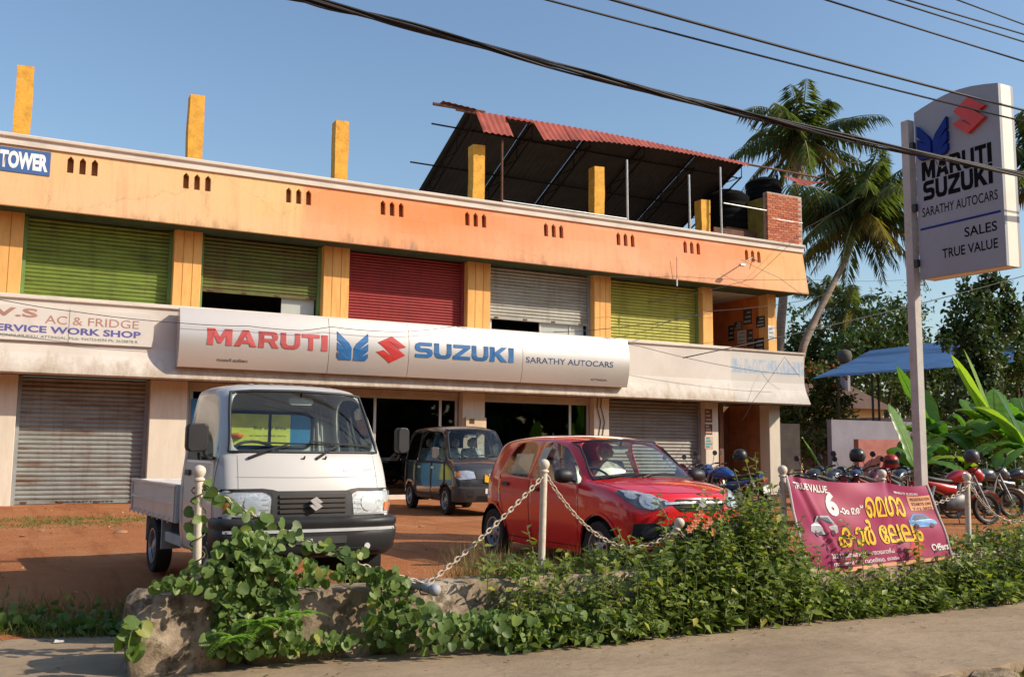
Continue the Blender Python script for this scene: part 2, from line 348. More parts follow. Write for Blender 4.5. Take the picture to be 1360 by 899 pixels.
def fascia_mat():
    mt, nt, b = nodes_of('whitewashed fascia'); b.inputs['Roughness'].default_value = .85
    tc = nt.nodes.new('ShaderNodeTexCoord'); sp = nt.nodes.new('ShaderNodeSeparateXYZ'); link(nt, tc.outputs['Object'], sp.inputs[0])
    n0 = tex(nt, 'Noise', .7, 6, .6); c = ramp(nt, n0.outputs[0], [(.3, (.58, .52, .45)), (.7, (.72, .66, .59))])
    n2 = tex(nt, 'Noise', 4, 8, .75, stretch=(1, 1, .35)); m4 = nt.nodes.new('ShaderNodeMath'); m4.operation = 'MULTIPLY_ADD'; m4.inputs[1].default_value = -1.4; link(nt, n2.outputs[0], m4.inputs[0]); link(nt, sp.outputs[2], m4.inputs[2])
    mr = nt.nodes.new('ShaderNodeMapRange'); mr.inputs[1].default_value = 2.55; mr.inputs[2].default_value = 1.95; link(nt, m4.outputs[0], mr.inputs[0])
    c = mixc(nt, mr.outputs[0], c, (.33, .25, .17))
    # faded pale-blue painted panel at the right end
    n4 = tex(nt, 'Noise', 3, 8, .7, stretch=(2, 1, .6)); bx_ = nt.nodes.new('ShaderNodeMapRange'); bx_.inputs[1].default_value = 19.85; bx_.inputs[2].default_value = 19.9; link(nt, sp.outputs[0], bx_.inputs[0])
    bz = nt.nodes.new('ShaderNodeMapRange'); bz.inputs[1].default_value = 3.72; bz.inputs[2].default_value = 3.78; link(nt, sp.outputs[2], bz.inputs[0])
    bz2 = nt.nodes.new('ShaderNodeMapRange'); bz2.inputs[1].default_value = 4.22; bz2.inputs[2].default_value = 4.16; link(nt, sp.outputs[2], bz2.inputs[0])
    grey = mixc(nt, bx_.outputs[0], c, mixc(nt, .5, c, (.52, .5, .47))); fl = ramp(nt, n4.outputs[0], [(.42, (0, 0, 0)), (.55, (.8, .8, .8))])
    a = nt.nodes.new('ShaderNodeMath'); a.operation = 'MULTIPLY'; link(nt, bx_.outputs[0], a.inputs[0]); link(nt, bz.outputs[0], a.inputs[1])
    a2 = nt.nodes.new('ShaderNodeMath'); a2.operation = 'MULTIPLY'; link(nt, a.outputs[0], a2.inputs[0]); link(nt, bz2.outputs[0], a2.inputs[1])
    a3 = nt.nodes.new('ShaderNodeMath'); a3.operation = 'MULTIPLY'; link(nt, a2.outputs[0], a3.inputs[0]); link(nt, fl, a3.inputs[1])
    c = mixc(nt, a3.outputs[0], grey, (.27, .40, .56))
    n3 = tex(nt, 'Noise', 9, 8, .75); c = mixc(nt, ramp(nt, n3.outputs[0], [(.6, (0, 0, 0)), (.75, (.5, .5, .5))]), c, (.42, .36, .3))
    link(nt, c, b.inputs['Base Color']); bump(nt, b, n3.outputs[0], .15, .01); return mt
BAND = band_mat(); FASC = fascia_mat()
COPING = mat('cream coping', (.72, .64, .55), .8, var=.1, scale=2, dirt=(.4, .34, .28), dirt_amt=.5, stretch=(.3, 1, 1))
PIL_U = mat('ochre pillar paint', (.75, .40, .12), .8, var=.12, scale=2, dirt=(.66, .24, .05), dirt_amt=.7, stretch=(2, 2, .4))
PIL_L = mat('cream pillar paint', (.70, .62, .50), .8, var=.08, scale=2, dirt=(.5, .42, .32), dirt_amt=.4, stretch=(2, 2, .4))
STUB = mat('yellow ochre plaster', (.72, .36, .045), .85, var=.2, scale=4, bmp=.5, bscale=18, dirt=(.35, .16, .03), dirt_amt=.6)
SOFF = mat('plaster soffit', (.42, .36, .28), .9)
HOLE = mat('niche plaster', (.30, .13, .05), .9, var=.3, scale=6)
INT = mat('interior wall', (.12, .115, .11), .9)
DARKW = mat('dark brown wall', (.20, .09, .045), .9, var=.25)  # plain brown for stair walls, steps and tank stands
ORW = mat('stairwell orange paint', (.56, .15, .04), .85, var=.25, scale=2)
TRUS = mat('darkened truss steel', (.02, .016, .014), .95, spec=.05)  # colour darkened so sunlit trusses and purlins read as shaded under the roof
STEEL = mat('galvanised steel', (.45, .45, .44), .45, .7, var=.2, scale=8)
RUSTY = mat('rusty steel', (.13, .06, .035), .8, .3, var=.4, scale=8)
BLACKP = mat('black plastic', (.018, .018, .02), .45)
XL, XR = -5.0, 23.1
# --- lower fascia (flared) and ledge
def slabline(name, prof, x0, x1, mt, parent=bld, **kw):
    b = MB(); n = len(prof); b.v = [(x0, y, z) for y, z in prof]+[(x1, y, z) for y, z in prof]
    b.f = [(i, (i+1) % n, n+(i+1) % n, n+i) for i in range(n)]+[tuple(range(n))[::-1], tuple(range(n, 2*n))]
    return b.build(name, mt, parent, **kw)
slabline('fascia', [(23.36, 4.42), (23.36, 3.50), (23.30, 3.28), (23.10, 2.84), (23.14, 2.80), (23.2, 2.80), (23.2, 2.87), (24.5, 2.87), (24.5, 4.42)], XL, 22.88, FASC)
slabline('ledge', [(23.30, 4.44), (23.30, 4.52), (23.42, 4.54), (24.6, 4.53), (24.6, 4.425), (23.36, 4.424)], XL, 19.9, COPING, bevel=.01)
slabline('ledge', [(23.31, 4.44), (23.31, 4.50), (23.42, 4.515), (24.6, 4.51), (24.6, 4.425), (23.36, 4.424)], 19.915, 22.9, mat('bare ledge', (.5, .42, .34), .9, dirt=(.25, .2, .15)), bevel=.01)
MB().box(XL, 22.45, 24.52, 34, 4.0, 4.42).build('floor_slab', SOFF, bld)
MB().box(XL, 22.45, 24.55, 34, 6.46, 6.75).build('roof_slab', SOFF, bld)
MB().box(XL, 22.86, 23.205, 24.5, 2.845, 2.868).build('fascia_soffit', mat('darkened soffit plaster', (.10, .085, .07), .95, var=.3), bld)  # underside sheet added and coloured dark to cut bounce light on the shutters
# --- upper band with pointed slots
holes = []; cents = [(110, 221), (262, 242), (397, 261), (521, 277.5), (632, 292), (735.5, 306.5), (831, 318.5), (919, 329), (1000, 340)]
ty = lambda z: 23.34+(z-6.44)*.085
for cx, cy in cents:
    P = atY(cx, cy, 23.42)
    for k in (-1, 0, 1):
        x = P.x+k*.25; z = P.z; holes.append([(x-.065, z-.19), (x+.065, z-.19), (x+.065, z+.12), (x, z+.2), (x-.065, z+.12)])
b = plate([(XL, 6.44), (23.16, 6.44), (23.02, 7.86), (XL, 7.86)], holes, lambda x, z: (x, ty(z), z), (0, .11, 0))
b.build('parapet_band', BAND, bld)
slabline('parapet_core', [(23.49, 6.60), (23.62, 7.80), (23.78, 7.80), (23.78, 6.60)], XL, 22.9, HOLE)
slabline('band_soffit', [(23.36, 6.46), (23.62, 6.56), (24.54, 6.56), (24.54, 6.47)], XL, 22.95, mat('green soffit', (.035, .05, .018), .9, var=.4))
slabline('coping', [(23.40, 7.80), (23.40, 7.95), (23.34, 7.97), (23.33, 8.03), (23.37, 8.05), (23.85, 8.05), (23.85, 7.80)], XL, 23.04, COPING, bevel=.008)
# --- pillars
def pillar(x0, x1, y0, y1, z0, z1, mt, groove=False):
    return MB().box(x0, x1, y0, y1, z0, z1).build('pillar', mt, bld, bevel=.012)
for a, c in ((-4.6, -3.9), (-.5, .31), (3.54, 4.18), (7.21, 7.89), (11.28, 11.98), (15.4, 15.98), (19.42, 19.81), (22.09, 22.45)):
    p = pillar(a, c, BYU, BYU+.45, 4.535, 6.47, PIL_U)
    if c-a > .5:
        for t in (.33, .68): MB().box(a+(c-a)*t-.008, a+(c-a)*t+.008, BYU-.004, BYU+.01, 4.55, 6.46).build('groove', mat('groove paint', (.45, .17, .03), .8), p)
for a, c in ((-4.6, -3.9), (-.42, .40), (3.16, 3.98), (11.13, 11.8), (15.32, 15.84), (19.38, 19.88), (21.96, 22.41)):
    pillar(a, c, BYL, BYL+.45, -.05, 2.842, PIL_L)
# --- roller shutters
def shutter_mat(name, col, rust=(.14, .06, .03), amt=.75, rough=.55, metal=.2, var=.15):
    mt, nt, b = nodes_of(name); b.inputs['Roughness'].default_value = rough; b.inputs['Metallic'].default_value = metal
    n1 = tex(nt, 'Noise', 1.3, 8, .65, stretch=(.6, 1, 1.6)); n2 = tex(nt, 'Noise', 2.6, 8, .7, stretch=(.35, 1, 2.5))
    c = ramp(nt, n1.outputs[0], [(.3, mul(col, 1-var)), (.7, mul(col, 1+var))])
    c = mixc(nt, ramp(nt, n2.outputs[0], [(.47, (0, 0, 0)), (.68, (amt,)*3)]), c, rust)
    n3 = tex(nt, 'Noise', 3.5, 7, .75, stretch=(1.5, 1, .12)); c = mixc(nt, ramp(nt, n3.outputs[0], [(.5, (0, 0, 0)), (.7, (.55, .55, .55))]), c, mul(rust, .8))
    n4 = tex(nt, 'Noise', 14, 6, .75); c = mixc(nt, ramp(nt, n4.outputs[0], [(.6, (0, 0, 0)), (.72, (.5, .5, .5))]), c, mul(col, 1.5)); link(nt, c, b.inputs['Base Color']); bump(nt, b, n1.outputs[0], .5, .06); return mt
S_GRN = shutter_mat('green shutter paint', (.17, .235, .035), (.075, .07, .015), .85, var=.25)
S_OLV = shutter_mat('olive shutter paint', (.11, .13, .025), (.10, .04, .015), .95, var=.25)
S_RED = shutter_mat('maroon shutter paint', (.26, .022, .022), (.16, .02, .02), .4)
S_GRY = shutter_mat('grey shutter paint', (.34, .33, .29), (.2, .16, .11), .5)
S_YEL = shutter_mat('lime shutter paint', (.33, .32, .05), (.16, .15, .03), .5)
S_STL = shutter_mat('rusty steel shutter', (.26, .275, .26), (.15, .085, .05), .95)
S_STD = shutter_mat('dull steel shutter', (.24, .235, .22), (.17, .13, .10), .7)
G_GRN = mat('green frame paint', (.12, .22, .06), .6); G_RED = mat('maroon frame paint', (.20, .02, .02), .6); G_GRY = mat('grey frame paint', (.25, .27, .28), .6)
def shutter(x0, x1, z0, z1, y, mt, gm, pitch=.088, label=None, rail=True):
    rows = []; n = int((z1-z0)/pitch); k = 6
    for i in range(n*k+1):
        z = z0+(z1-z0)*i/(n*k); t = (i % k)/k
        rows.append([(x0, y-.028*math.sin(math.pi*t)**.8 if t else y, z), (x1, y-.028*math.sin(math.pi*t)**.8 if t else y, z)])
    s = MB().grid(rows).build('roller_shutter', mt, bld, smooth=70)
    if label: s['label'] = label
    if rail:
        MB().box(x0, x1, y-.035, y+.01, z0-.09, z0-.002).build('bottom_rail', mt, s, bevel=.006)
        for t in (.08, .36, .64, .92):
            xx = x0+(x1-x0)*t; MB().box(xx-.06, xx+.06, y-.05, y-.037, z0-.07, z0-.03).build('lock_hasp', RUSTY, s)
    for xa, xb in ((x0-.055, x0+.03), (x1-.03, x1+.055)):
        MB().box(xa, xb, y-.07, y+.04, z0-.1 if not rail else min(z0-.1, 4.54 if z0 > 4 else 0), z1).build('guide_rail', gm, s)
    return s
ZU = 6.455
shutter(.365, 3.485, 4.62, ZU, BYU+.3, S_GRN, G_GRN, label='bright green closed roller shutter')
shutter(4.235, 7.155, 5.16, ZU, BYU+.3, S_OLV, G_GRN, label='half raised olive green roller shutter')
shutter(7.945, 11.225, 4.62, ZU, BYU+.3, S_RED, G_RED, .075, label='maroon closed roller shutter')
shutter(12.035, 15.345, 5.06, ZU, BYU+.3, S_GRY, G_GRY, label='grey roller shutter raised part way')
shutter(16.035, 19.365, 4.62, ZU, BYU+.3, S_YEL, G_GRN, label='yellow green closed roller shutter')
shutter(-3.845, -.555, 4.62, ZU, BYU+.3, S_GRN, G_GRN)
sh = shutter(.455, 3.105, .1, 2.83, BYL+.3, S_STL, G_GRY, .1, label='rust streaked steel roller shutter on the ground floor')
text_fit('Mob:9447154594', lambda x, z, d: (x, BYL+.26, z), 1.3, 2.5, .03, .075, .02, mt=BLACKP, parent=sh)
shutter(15.895, 19.325, .1, 2.83, BYL+.3, S_STD, G_GRY, .1, label='dull steel roller shutter behind the red car')
shutter(-3.845, -.475, .1, 2.83, BYL+.3, S_STD, G_GRY, .1)
# rooms behind the half open shutters and the showroom
def room(x0, x1, y0, y1, z0, z1, mt):
    for nm, q in (('room_wall', (x0, x1, y1, y1+.1, z0, z1)), ('room_wall', (x0-.08, x0, y0, y1, z0, z1)), ('room_wall', (x1, x1+.08, y0, y1, z0, z1)), ('room_floor', (x0, x1, y0, y1, z0-.02, z0)), ('room_ceiling', (x0, x1, y0, y1, z1, z1+.01))):
        MB().box(*q).build(nm, mt, bld)
GLASS = glass_mat('shop glass', (.34, .37, .37), .0); GL2 = glass_mat('frosted pane glass', (.6, .63, .62), .2, .15)
ALU = mat('aluminium frame', (.5, .49, .46), .45, .4, var=.08)
for a, c in ((4.19, 7.2), (11.99, 15.39)):
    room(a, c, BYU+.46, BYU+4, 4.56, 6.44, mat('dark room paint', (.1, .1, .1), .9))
P0 = atY(374, 385, BYU+.42); wn = MB().box(P0.x, 7.1, BYU+.40, BYU+.42, 4.56, 5.12).build('window_pane', mat('dusty pane', (.42, .43, .40), .35, var=.1, scale=1), bld)
for xx in (12.15, 13.75, 14.75): MB().box(xx, xx+.05, BYU+.36, BYU+.42, 4.54, 4.979).build('window_frame', ALU, bld)
MB().box(12.1, 15.3, BYU+.36, BYU+.42, 4.98, 5.03).build('window_frame', ALU, bld)
MB().box(13.8, 15.25, BYU+.385, BYU+.395, 4.56, 4.98).build('window_pane', mat('dusty pane', (.42, .43, .40)), bld)
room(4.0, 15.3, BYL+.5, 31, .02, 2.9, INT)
# showroom front: frames and panes
for x0, x1, mull in ((4.0, 11.1, (4.08, 6.4, 8.7, 10.55)), (11.82, 15.3, (14.62,))):
    for xx in (x0, x1-.08)+mull:
        MB().box(xx, xx+.07, BYL+.24, BYL+.32, .12, 2.62).build('mullion', ALU, bld)
    MB().box(x0, x1, BYL+.24, BYL+.33, 2.62, 2.69).build('transom', ALU, bld)
    MB().box(x0, x1, BYL+.22, BYL+.34, -.03, .12).build('plinth', PIL_L, bld)
    e = [x0]+list(mull)+[x1]
    for a, c in zip(e, e[1:]):
        if c-a > .3: MB().box(a+.07, c, BYL+.275, BYL+.285, .12, 2.62).build('shop_window', GLASS, bld)
    MB().box(x0, x1, BYL+.2, BYL+.3, 2.69, 2.84).build('awning_strip', mat('cream canvas', (.5, .45, .36), .9), bld)
# poster panel inside the showroom window, seen past the truck
pp = thing('display_board', 'tall blue and yellow green display board inside the showroom window', 'display board', (5.6, BYL+.2, .1))
MB().box(4.12, 7.05, BYL+.17, BYL+.2, .12, 2.45).build('board', mat('blue print', (.02, .19, .42), .5, var=.15, scale=1), pp)
MB().box(4.62, 6.5, BYL+.15, BYL+.168, .5, 2.3).build('print_panel', mat('yellow green print', (.50, .58, .08), .5, var=.25, scale=1.2), pp)
text_fit('Buy and drive', lambda x, z, d: (x, BYL+.146, z), 5.6, 6.4, 1.72, 1.82, .015, mt=mat('dark print', (.05, .08, .05)), parent=pp)
text_fit('on easy monthly terms', lambda x, z, d: (x, BYL+.146, z), 5.5, 6.4, 1.56, 1.62, .01, mt=MATS['dark print'], parent=pp)
MB().lathe([(.02, 1.45), (.14, 1.45), (.17, 1.5), (.12, 1.54), (.02, 1.56)], 12, o=(5.2, BYL+.13, .1)).build('printed_figure', mat('orange print', (.65, .22, .05)), pp)
# stair bay: back and side walls
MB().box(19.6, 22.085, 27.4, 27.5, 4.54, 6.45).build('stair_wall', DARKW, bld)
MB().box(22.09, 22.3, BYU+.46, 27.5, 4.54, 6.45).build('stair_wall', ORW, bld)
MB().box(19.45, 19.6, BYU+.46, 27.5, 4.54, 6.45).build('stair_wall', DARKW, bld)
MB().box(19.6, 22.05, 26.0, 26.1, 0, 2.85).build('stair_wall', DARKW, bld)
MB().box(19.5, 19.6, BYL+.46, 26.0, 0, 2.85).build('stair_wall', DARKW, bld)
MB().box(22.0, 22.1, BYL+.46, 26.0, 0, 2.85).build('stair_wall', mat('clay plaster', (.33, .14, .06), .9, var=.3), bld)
MB().box(20.35, 20.5, BYL+.5, BYL+.62, 0, 2.84).build('door_frame', mat('door frame wood', (.20, .08, .04), .7), bld)
for z in (0.0, .17, .34, .51): MB().box(20.6, 21.9, 25.0+z*1.6, 26.0, z, z+.168).build('stair_step', DARKW, bld)
# posters pasted upstairs and on the stair pillar
def poster(p0, p1, y, col, label, lines=3, name='poster', mt_t=None, side=False):
    """sheet on a wall facing the road (plane Y = y) or, with side, on the wall facing left (plane X = y)"""
    if side: a = atX(*p0, y); c = atX(*p1, y); x0, x1 = a.y, c.y
    else: a = atY(*p0, y); c = atY(*p1, y); x0, x1 = a.x, c.x
    x0, x1 = min(x0, x1), max(x0, x1); z0, z1 = min(a.z, c.z), max(a.z, c.z)
    def bx(u0, u1, d0, d1, v0, v1): return MB().box(y-d1, y-d0, u0, u1, v0, v1) if side else MB().box(u0, u1, y-d1, y-d0, v0, v1)
    t = thing(name, label, 'poster', (y, (x0+x1)/2, z0) if side else ((x0+x1)/2, y, z0), group='bills pasted around the stair bay')
    bx(x0, x1, -.002, .004, z0, z1).build('sheet', mat('paper %s' % (col,), col, .8, var=.25, scale=9), t)
    for i in range(lines):
        z = z1-(z1-z0)*(i+.7)/(lines+.4); bx(x0+(x1-x0)*.12, x0+(x1-x0)*(.6+.3*((i*7) % 3)/2), .0045, .007, z-.03, z+.03).build('print', mt_t or mat('pale print', (.35, .33, .3), .8), t)
    return t
D1 = (.025, .025, .03); D2 = (.06, .05, .05); W1 = (.55, .53, .5)
poster((967, 433), (975, 452), 22.085, D1, 'narrow dark bill lowest left on the orange stair wall', side=True)
poster((979, 440), (991, 455), 22.085, W1, 'small pale bill at the bottom of the orange stair wall', side=True)
poster((987, 412), (999, 430), 22.085, D2, 'dark bill high in the middle of the orange stair wall', side=True)
poster((992, 438), (1000, 460), 22.085, D2, 'tall dark bill next to the pale one on the orange wall', side=True)
poster((1004, 421), (1016, 434), 22.085, D1, 'black bill nearest the end pillar on the orange wall', side=True)
poster((1001, 450), (1015, 467), 22.085, D1, 'black bill low beside the end pillar on the orange wall', side=True)
poster((975, 428), (986, 437), 22.085, D2, 'wide dark bill over the narrow one on the orange wall', side=True)
poster((1020, 432), (1029, 452), BYU-.006, (.6, .6, .58), 'pale notice on the upper end pillar', mt_t=mat('grey print', (.2, .25, .3)))
poster((936, 543), (946, 561), BYL-.006, (.12, .05, .04), 'upper dark photo bill on the stair pillar', mt_t=mat('tan print', (.45, .25, .16)))
poster((936, 563), (946, 577), BYL-.006, (.10, .04, .04), 'lower dark photo bill on the stair pillar', mt_t=mat('tan print', (.45, .25, .16)))
poster((936, 579), (947, 596), BYL-.006, (.62, .42, .32), 'pink typed notice on the stair pillar', 4, mt_t=mat('teal print', (.05, .3, .32)))
# meter box and electric bits
mb = thing('meter_box', 'cream meter box on the showroom pillar above the grey van', 'meter box', (11.45, BYL-.1, 1.75))
a = atY(619, 554, BYL-.15); c = atY(646, 566, BYL-.15)
MB().box(a.x, c.x, BYL-.15, BYL-.003, a.z-.4, a.z).build('box', mat('cream enamel', (.62, .47, .3), .5), mb, bevel=.01)
MB().box(a.x+.1, a.x+.25, BYL-.155, BYL-.15, a.z-.17, a.z-.04).build('window', mat('brown window', (.12, .06, .03), .3), mb)
# rooftop stubs
for i, (x, zt) in enumerate(((.13, 9.92), (3.94, 9.93), (7.65, 9.9), (11.67, 9.88), (15.71, 9.84), (19.75, 9.34))):
    b = MB(); n = 12
    rows = [[(x-.18+.012*hash2(k, x+1, 3), 24.3+.01*hash2(k, x, 2), 6.7+(zt-6.7)*k/n), (x+.18+.012*hash2(k, x+7, 3), 24.3+.01*hash2(k, x+2, 2), 6.7+(zt-6.7)*k/n+(.02 if k == n else 0)), (x+.18+.012*hash2(k, x+7, 3), 24.64, 6.7+(zt-6.7)*k/n), (x-.18+.012*hash2(k, x+1, 3), 24.64, 6.7+(zt-6.7)*k/n), (x-.18+.012*hash2(k, x+1, 3), 24.3+.01*hash2(k, x, 2), 6.7+(zt-6.7)*k/n)] for k in range(n+1)]
    b.grid(rows); b.add(rows[-1][:4], [(0, 1, 2, 3)])
    o = b.build('roof_column', STUB, bld)
# water spouts/conduits: small wall details on the band
def wire(name, pts, r, mt, label, cat='cable', group=None, n=5, sag=0, seg=24, parent=None):
    P = []
    if sag and len(pts) == 2:
        a, c = Vector(pts[0]), Vector(pts[1])
        P = [a.lerp(c, i/seg)-Vector((0, 0, sag*4*(i/seg)*(1-i/seg))) for i in range(seg+1)]
    else: P = [Vector(p) for p in pts]
    o = MB().tube(P, r, n).build(name, mt, parent, smooth=180)
    if parent is None: tag(o, label, cat, group)
    return o
CABLE = mat('black cable', (.012, .012, .013), .6)
lamp = thing('bracket_arm', 'thin metal lamp bracket sticking out of the orange band near its right end', 'bracket', (20.9, 23.3, 7.0))
a = atY(984, 351, 22.9); c = atY(999, 342, 23.45); MB().bar(a, c, .02).build('arm', STEEL, lamp); MB().bar(atY(1008, 349, 23.2), c, .015).build('stay', STEEL, lamp)
MB().box(a.x-.05, a.x+.14, a.y-.06, a.y+.06, a.z-.06, a.z+.01).build('lamp_head', STEEL, lamp, bevel=.01)
hl = thing('hanging_bulb', 'white tube bulb hanging on a wire over the lime shutter', 'bulb', (18.2, 23.3, 6.0))
a = atY(899, 371, 23.26); MB().bar((a.x, 23.26, 7.1), (a.x, 23.26, a.z), .008).build('flex', CABLE, hl); MB().bar((a.x, 23.26, a.z), (a.x, 23.26, a.z-.2), .022).build('bulb', mat('white enamel', (.8, .8, .78), .4), hl)
MB().bar((a.x, 23.26, a.z-.2), (a.x+.02, 23.26, a.z-.5), .008).build('tail', CABLE, hl)
# ================================================================ brick wall, tanks and shed on the roof
MORT = mat('mortar', (.42, .36, .3), .95); 
a = atY(1019, 256, 23.95); c = atY(1066, 326, 23.95); bx0, bx1 = a.x, c.x+.02
bz0, bz1 = 8.06, 9.86
bw = thing('brick_wall', 'unplastered red brick wall end standing on the roof corner', 'brick wall', ((bx0+bx1)/2, 24.0, 8.06))
MB().box(bx0+.012, bx1-.012, 23.965, 24.17, bz0, bz1-.01).build('mortar', MORT, bw)
BRK = [mat('brick %d' % i, cc, .9, var=.2, scale=8, bmp=.4, bscale=30) for i, cc in enumerate(((.45, .13, .06), (.52, .17, .08), (.38, .10, .05)))]
bm_ = MB().box(-.105, .105, 0, .1, -.032, .032).mesh('brick'); brick_me = []
for q in BRK: mm = bm_.copy(); mm.materials.append(q); brick_me.append(mm)
half = MB().box(-.05, .05, 0, .1, -.032, .032).mesh('brick'); half_me = []
for q in BRK: mm = half.copy(); mm.materials.append(q); half_me.append(mm)
rowsn = int((bz1-bz0)/.083)
for r_ in range(rowsn):
    z = bz0+.045+r_*.083; x = bx0+.105+(0 if r_ % 2 else -.0); 
    if r_ % 2: 
        o = bpy.data.objects.new('brick', rng.choice(half_me)); C.objects.link(o); o.parent = bw; o.location = Vector((bx0+.05, 23.95, z))-base_of(bw); x = bx0+.1+.02+.105
    while x+.1 < bx1+.03:
        o = bpy.data.objects.new('brick', rng.choice(brick_me)); C.objects.link(o); o.parent = bw
        o.location = Vector((x, 23.95+rng.uniform(-.006, .006), z))-base_of(bw); x += .228
bs = MB().box(bx0-.02, bx0+.1, 24.18, 25.3, 8.06, 9.7).build('plastered_return', mat('mossy yellow plaster', (.22, .18, .03), .9, var=.3, scale=3), bw)
MB().box(bx0+.2, bx1, 23.946, 23.949, 8.95, 8.98).build('conduit', STEEL, bw)
def tank(x, y, z, r_, h, label):
    t = thing('water_tank', label, 'water tank', (x, y, z), group='black water tanks on the roof')
    m_ = mat('black polythene', (.006, .006, .006), .85, spec=.1)
    prof = [(r_*.97, 0), (r_, .03)]
    for k in range(1, 5): q = h*.8*k/5; prof += [(r_, q-.06), (r_*.97, q-.03), (r_*.97, q+.03), (r_, q+.06)]
    prof += [(r_, h*.82), (r_*.75, h*.93), (r_*.3, h*.97)]
    MB().lathe(prof, 28).build('body', m_, t, world=False, smooth=40); MB().lathe([(.22, h*.95), (.22, h*1.02), (.05, h*1.04)], 20).build('lid', m_, t, world=False, smooth=40); return t
a = atY(967, 300, 25.6); tank(atY(965, 300, 25.6).x, 25.6, 8.75, .78, 1.45, 'squat black water tank under the shed roof beside the ochre column')
tank(atY(1014, 240, 25.2).x, 25.2, 9.72, .62, 1.0, 'black water tank raised behind the red brick wall')
MB().box(atY(945, 300, 25.6).x, atY(1016, 240, 25.2).x+.7, 24.85, 26.6, 6.75, 8.74).build('tank_stand', DARKW, bld)
MB().box(atY(1016, 240, 25.2).x-.65, atY(1016, 240, 25.2).x+.65, 24.7, 26.2, 8.745, 9.715).build('tank_stand', DARKW, bld)
MB().box(15.9, 19.5, 29.2, 29.4, 6.75, 9.3).build('roof_room_wall', ORW, bld)
MB().box(20.2, 22.6, 24.45, 24.5, 6.75, 8.55).build('grille_gate', RUSTY, bld)
# shed
shed = thing('roof_shed', 'rusty truss shed with red corrugated sheet roof on the rooftop', 'shed', (16.5, 27, 6.75))
RED = mat('red roof sheet', (.30, .06, .038), .7, .1, var=.35, scale=3, dirt=(.25, .06, .04), dirt_amt=.6, stretch=(1, .3, 1))
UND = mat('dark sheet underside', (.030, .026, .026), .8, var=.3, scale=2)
RX0, RX1, RY, RZ, SL = 11.25, 21.5, 24.35, 10.86, R(24)
def rz(x): return RZ-.04+.1*math.sin((x-11)/10*3.1)
L = 6.2
def corr(x0, x1, fn, steps, pitch=.19):
    n = max(2, int((x1-x0)/pitch*4)); rows = []
    for t in steps: rows.append([fn(x0+(x1-x0)*i/n, t, .022*math.sin(2*math.pi*(x0+(x1-x0)*i/n)/pitch)) for i in range(n+1)])
    return MB().grid(rows)
k = 0; x = RX0
while x < RX1-.01:
    x1 = min(x+1.03, RX1)
    corr(x, x1, lambda X, t, d: (X, RY+L*t*math.cos(SL), rz(X)-L*t*math.sin(SL)+d+.012*(k % 2)), (0, .33, .66, 1)).build('roof_sheet', UND, shed, smooth=180); x = x1; k += 1
# torn front slope sheets of uneven length
xs_ = [11.55, 12.5, 13.4, 14.4, 15.6, 16.8, 18, 19.2, 20.4, 21.5]; ln = [.95, .35, 1.05, .85, .62, .48, .36, .28, .22]
for i, l in enumerate(ln):
    dr = (.95, .55, .85, .82, .8, .8, .8, .8, .8)[i]; l2 = ln[min(i+1, len(ln)-1)] if i not in (0, 1) else l
    corr(xs_[i], xs_[i+1], lambda X, t, d: (X, RY-.02-(l+(l2-l)*(X-xs_[i])/(xs_[i+1]-xs_[i]))*t*math.cos(dr), rz(X)+.03-(l+(l2-l)*(X-xs_[i])/(xs_[i+1]-xs_[i]))*t*math.sin(dr)+d), (0, .5, 1)).build('front_sheet', RED, shed, smooth=180)
MB().bar((RX0-1.0, RY, rz(RX0)+.03), (RX0+.6, RY, rz(RX0)+.06), .05).build('ridge_cap', RUSTY, shed)
corr(RX0-.75, RX0+.3, lambda X, t, d: (X, RY-.12+.26*t, rz(RX0)+.08+.05*(X-RX0)*-1+d*.5), (0, 1)).build('front_sheet', RED, shed, smooth=180)
corr(RX1+1.6, RX1+3.3, lambda X, t, d: (X, RY-.45*t, rz(X)-.12-.25*t*(1+.5*math.sin(X*3))+d), (0, .5, 1)).build('front_sheet', RED, shed, smooth=180)
for i, x in enumerate((11.4, 13.4, 15.4, 17.4, 19.4, 21.3)):
    b = MB(); z0 = rz(x)-.06; n = 6
    top = [Vector((x, RY+L*t/n*math.cos(SL), z0-L*t/n*math.sin(SL))) for t in range(n+1)]; bot = [p-Vector((0, 0, .42)) for p in top]
    b.tube([top[0], top[-1]], .028, 6); b.tube([bot[0], bot[-1]], .028, 6)
    for q in range(n): b.bar(top[q], bot[q], .016, 5); b.bar(bot[q], top[q+1], .016, 5)
    b.build('truss', TRUS, shed)
for t in (.12, .4, .68, .95):
    MB().bar((RX0-.75, RY+L*t*math.cos(SL), rz(15)-.08-L*t*math.sin(SL)), (RX1+.2, RY+L*t*math.cos(SL), rz(15)-.08-L*t*math.sin(SL)), .025, 6).build('purlin', TRUS, shed)
MB().bar((RX0-.3, RY, RZ-.05), (RX1+3.3, RY, RZ-.06), .035, 6).build('ridge_pipe', RUSTY, shed)
for px, py0, py1, mt_ in ((667, 268, 185, RUSTY), (834, 295, 212, STEEL), (917, 305, 232, STEEL), (959, 310, 222, STEEL)):
    a = atY(px, py0, 24.0); c = atY(px, py1, 24.0); MB().bar((a.x, 24.0, 6.75), (a.x, 24.05, min(c.z, RZ-.1)), .035).build('post', mt_, shed)
rl = thing('roof_railing', 'thin steel pipe railing on the roof behind the parapet', 'railing', (16, 24, 6.75))
for (x0, y0), (x1, y1) in (((668, 267), (832, 291)), ((961, 270), (1018, 280))): MB().bar(atY(x0, y0, 23.98), atY(x1, y1, 23.98), .025).build('pipe', STEEL, rl)
for x in (15.0, 13.6): MB().bar((x, 24.02, 6.75), (x, 24.0, 8.3), .02).build('pipe', STEEL, rl)
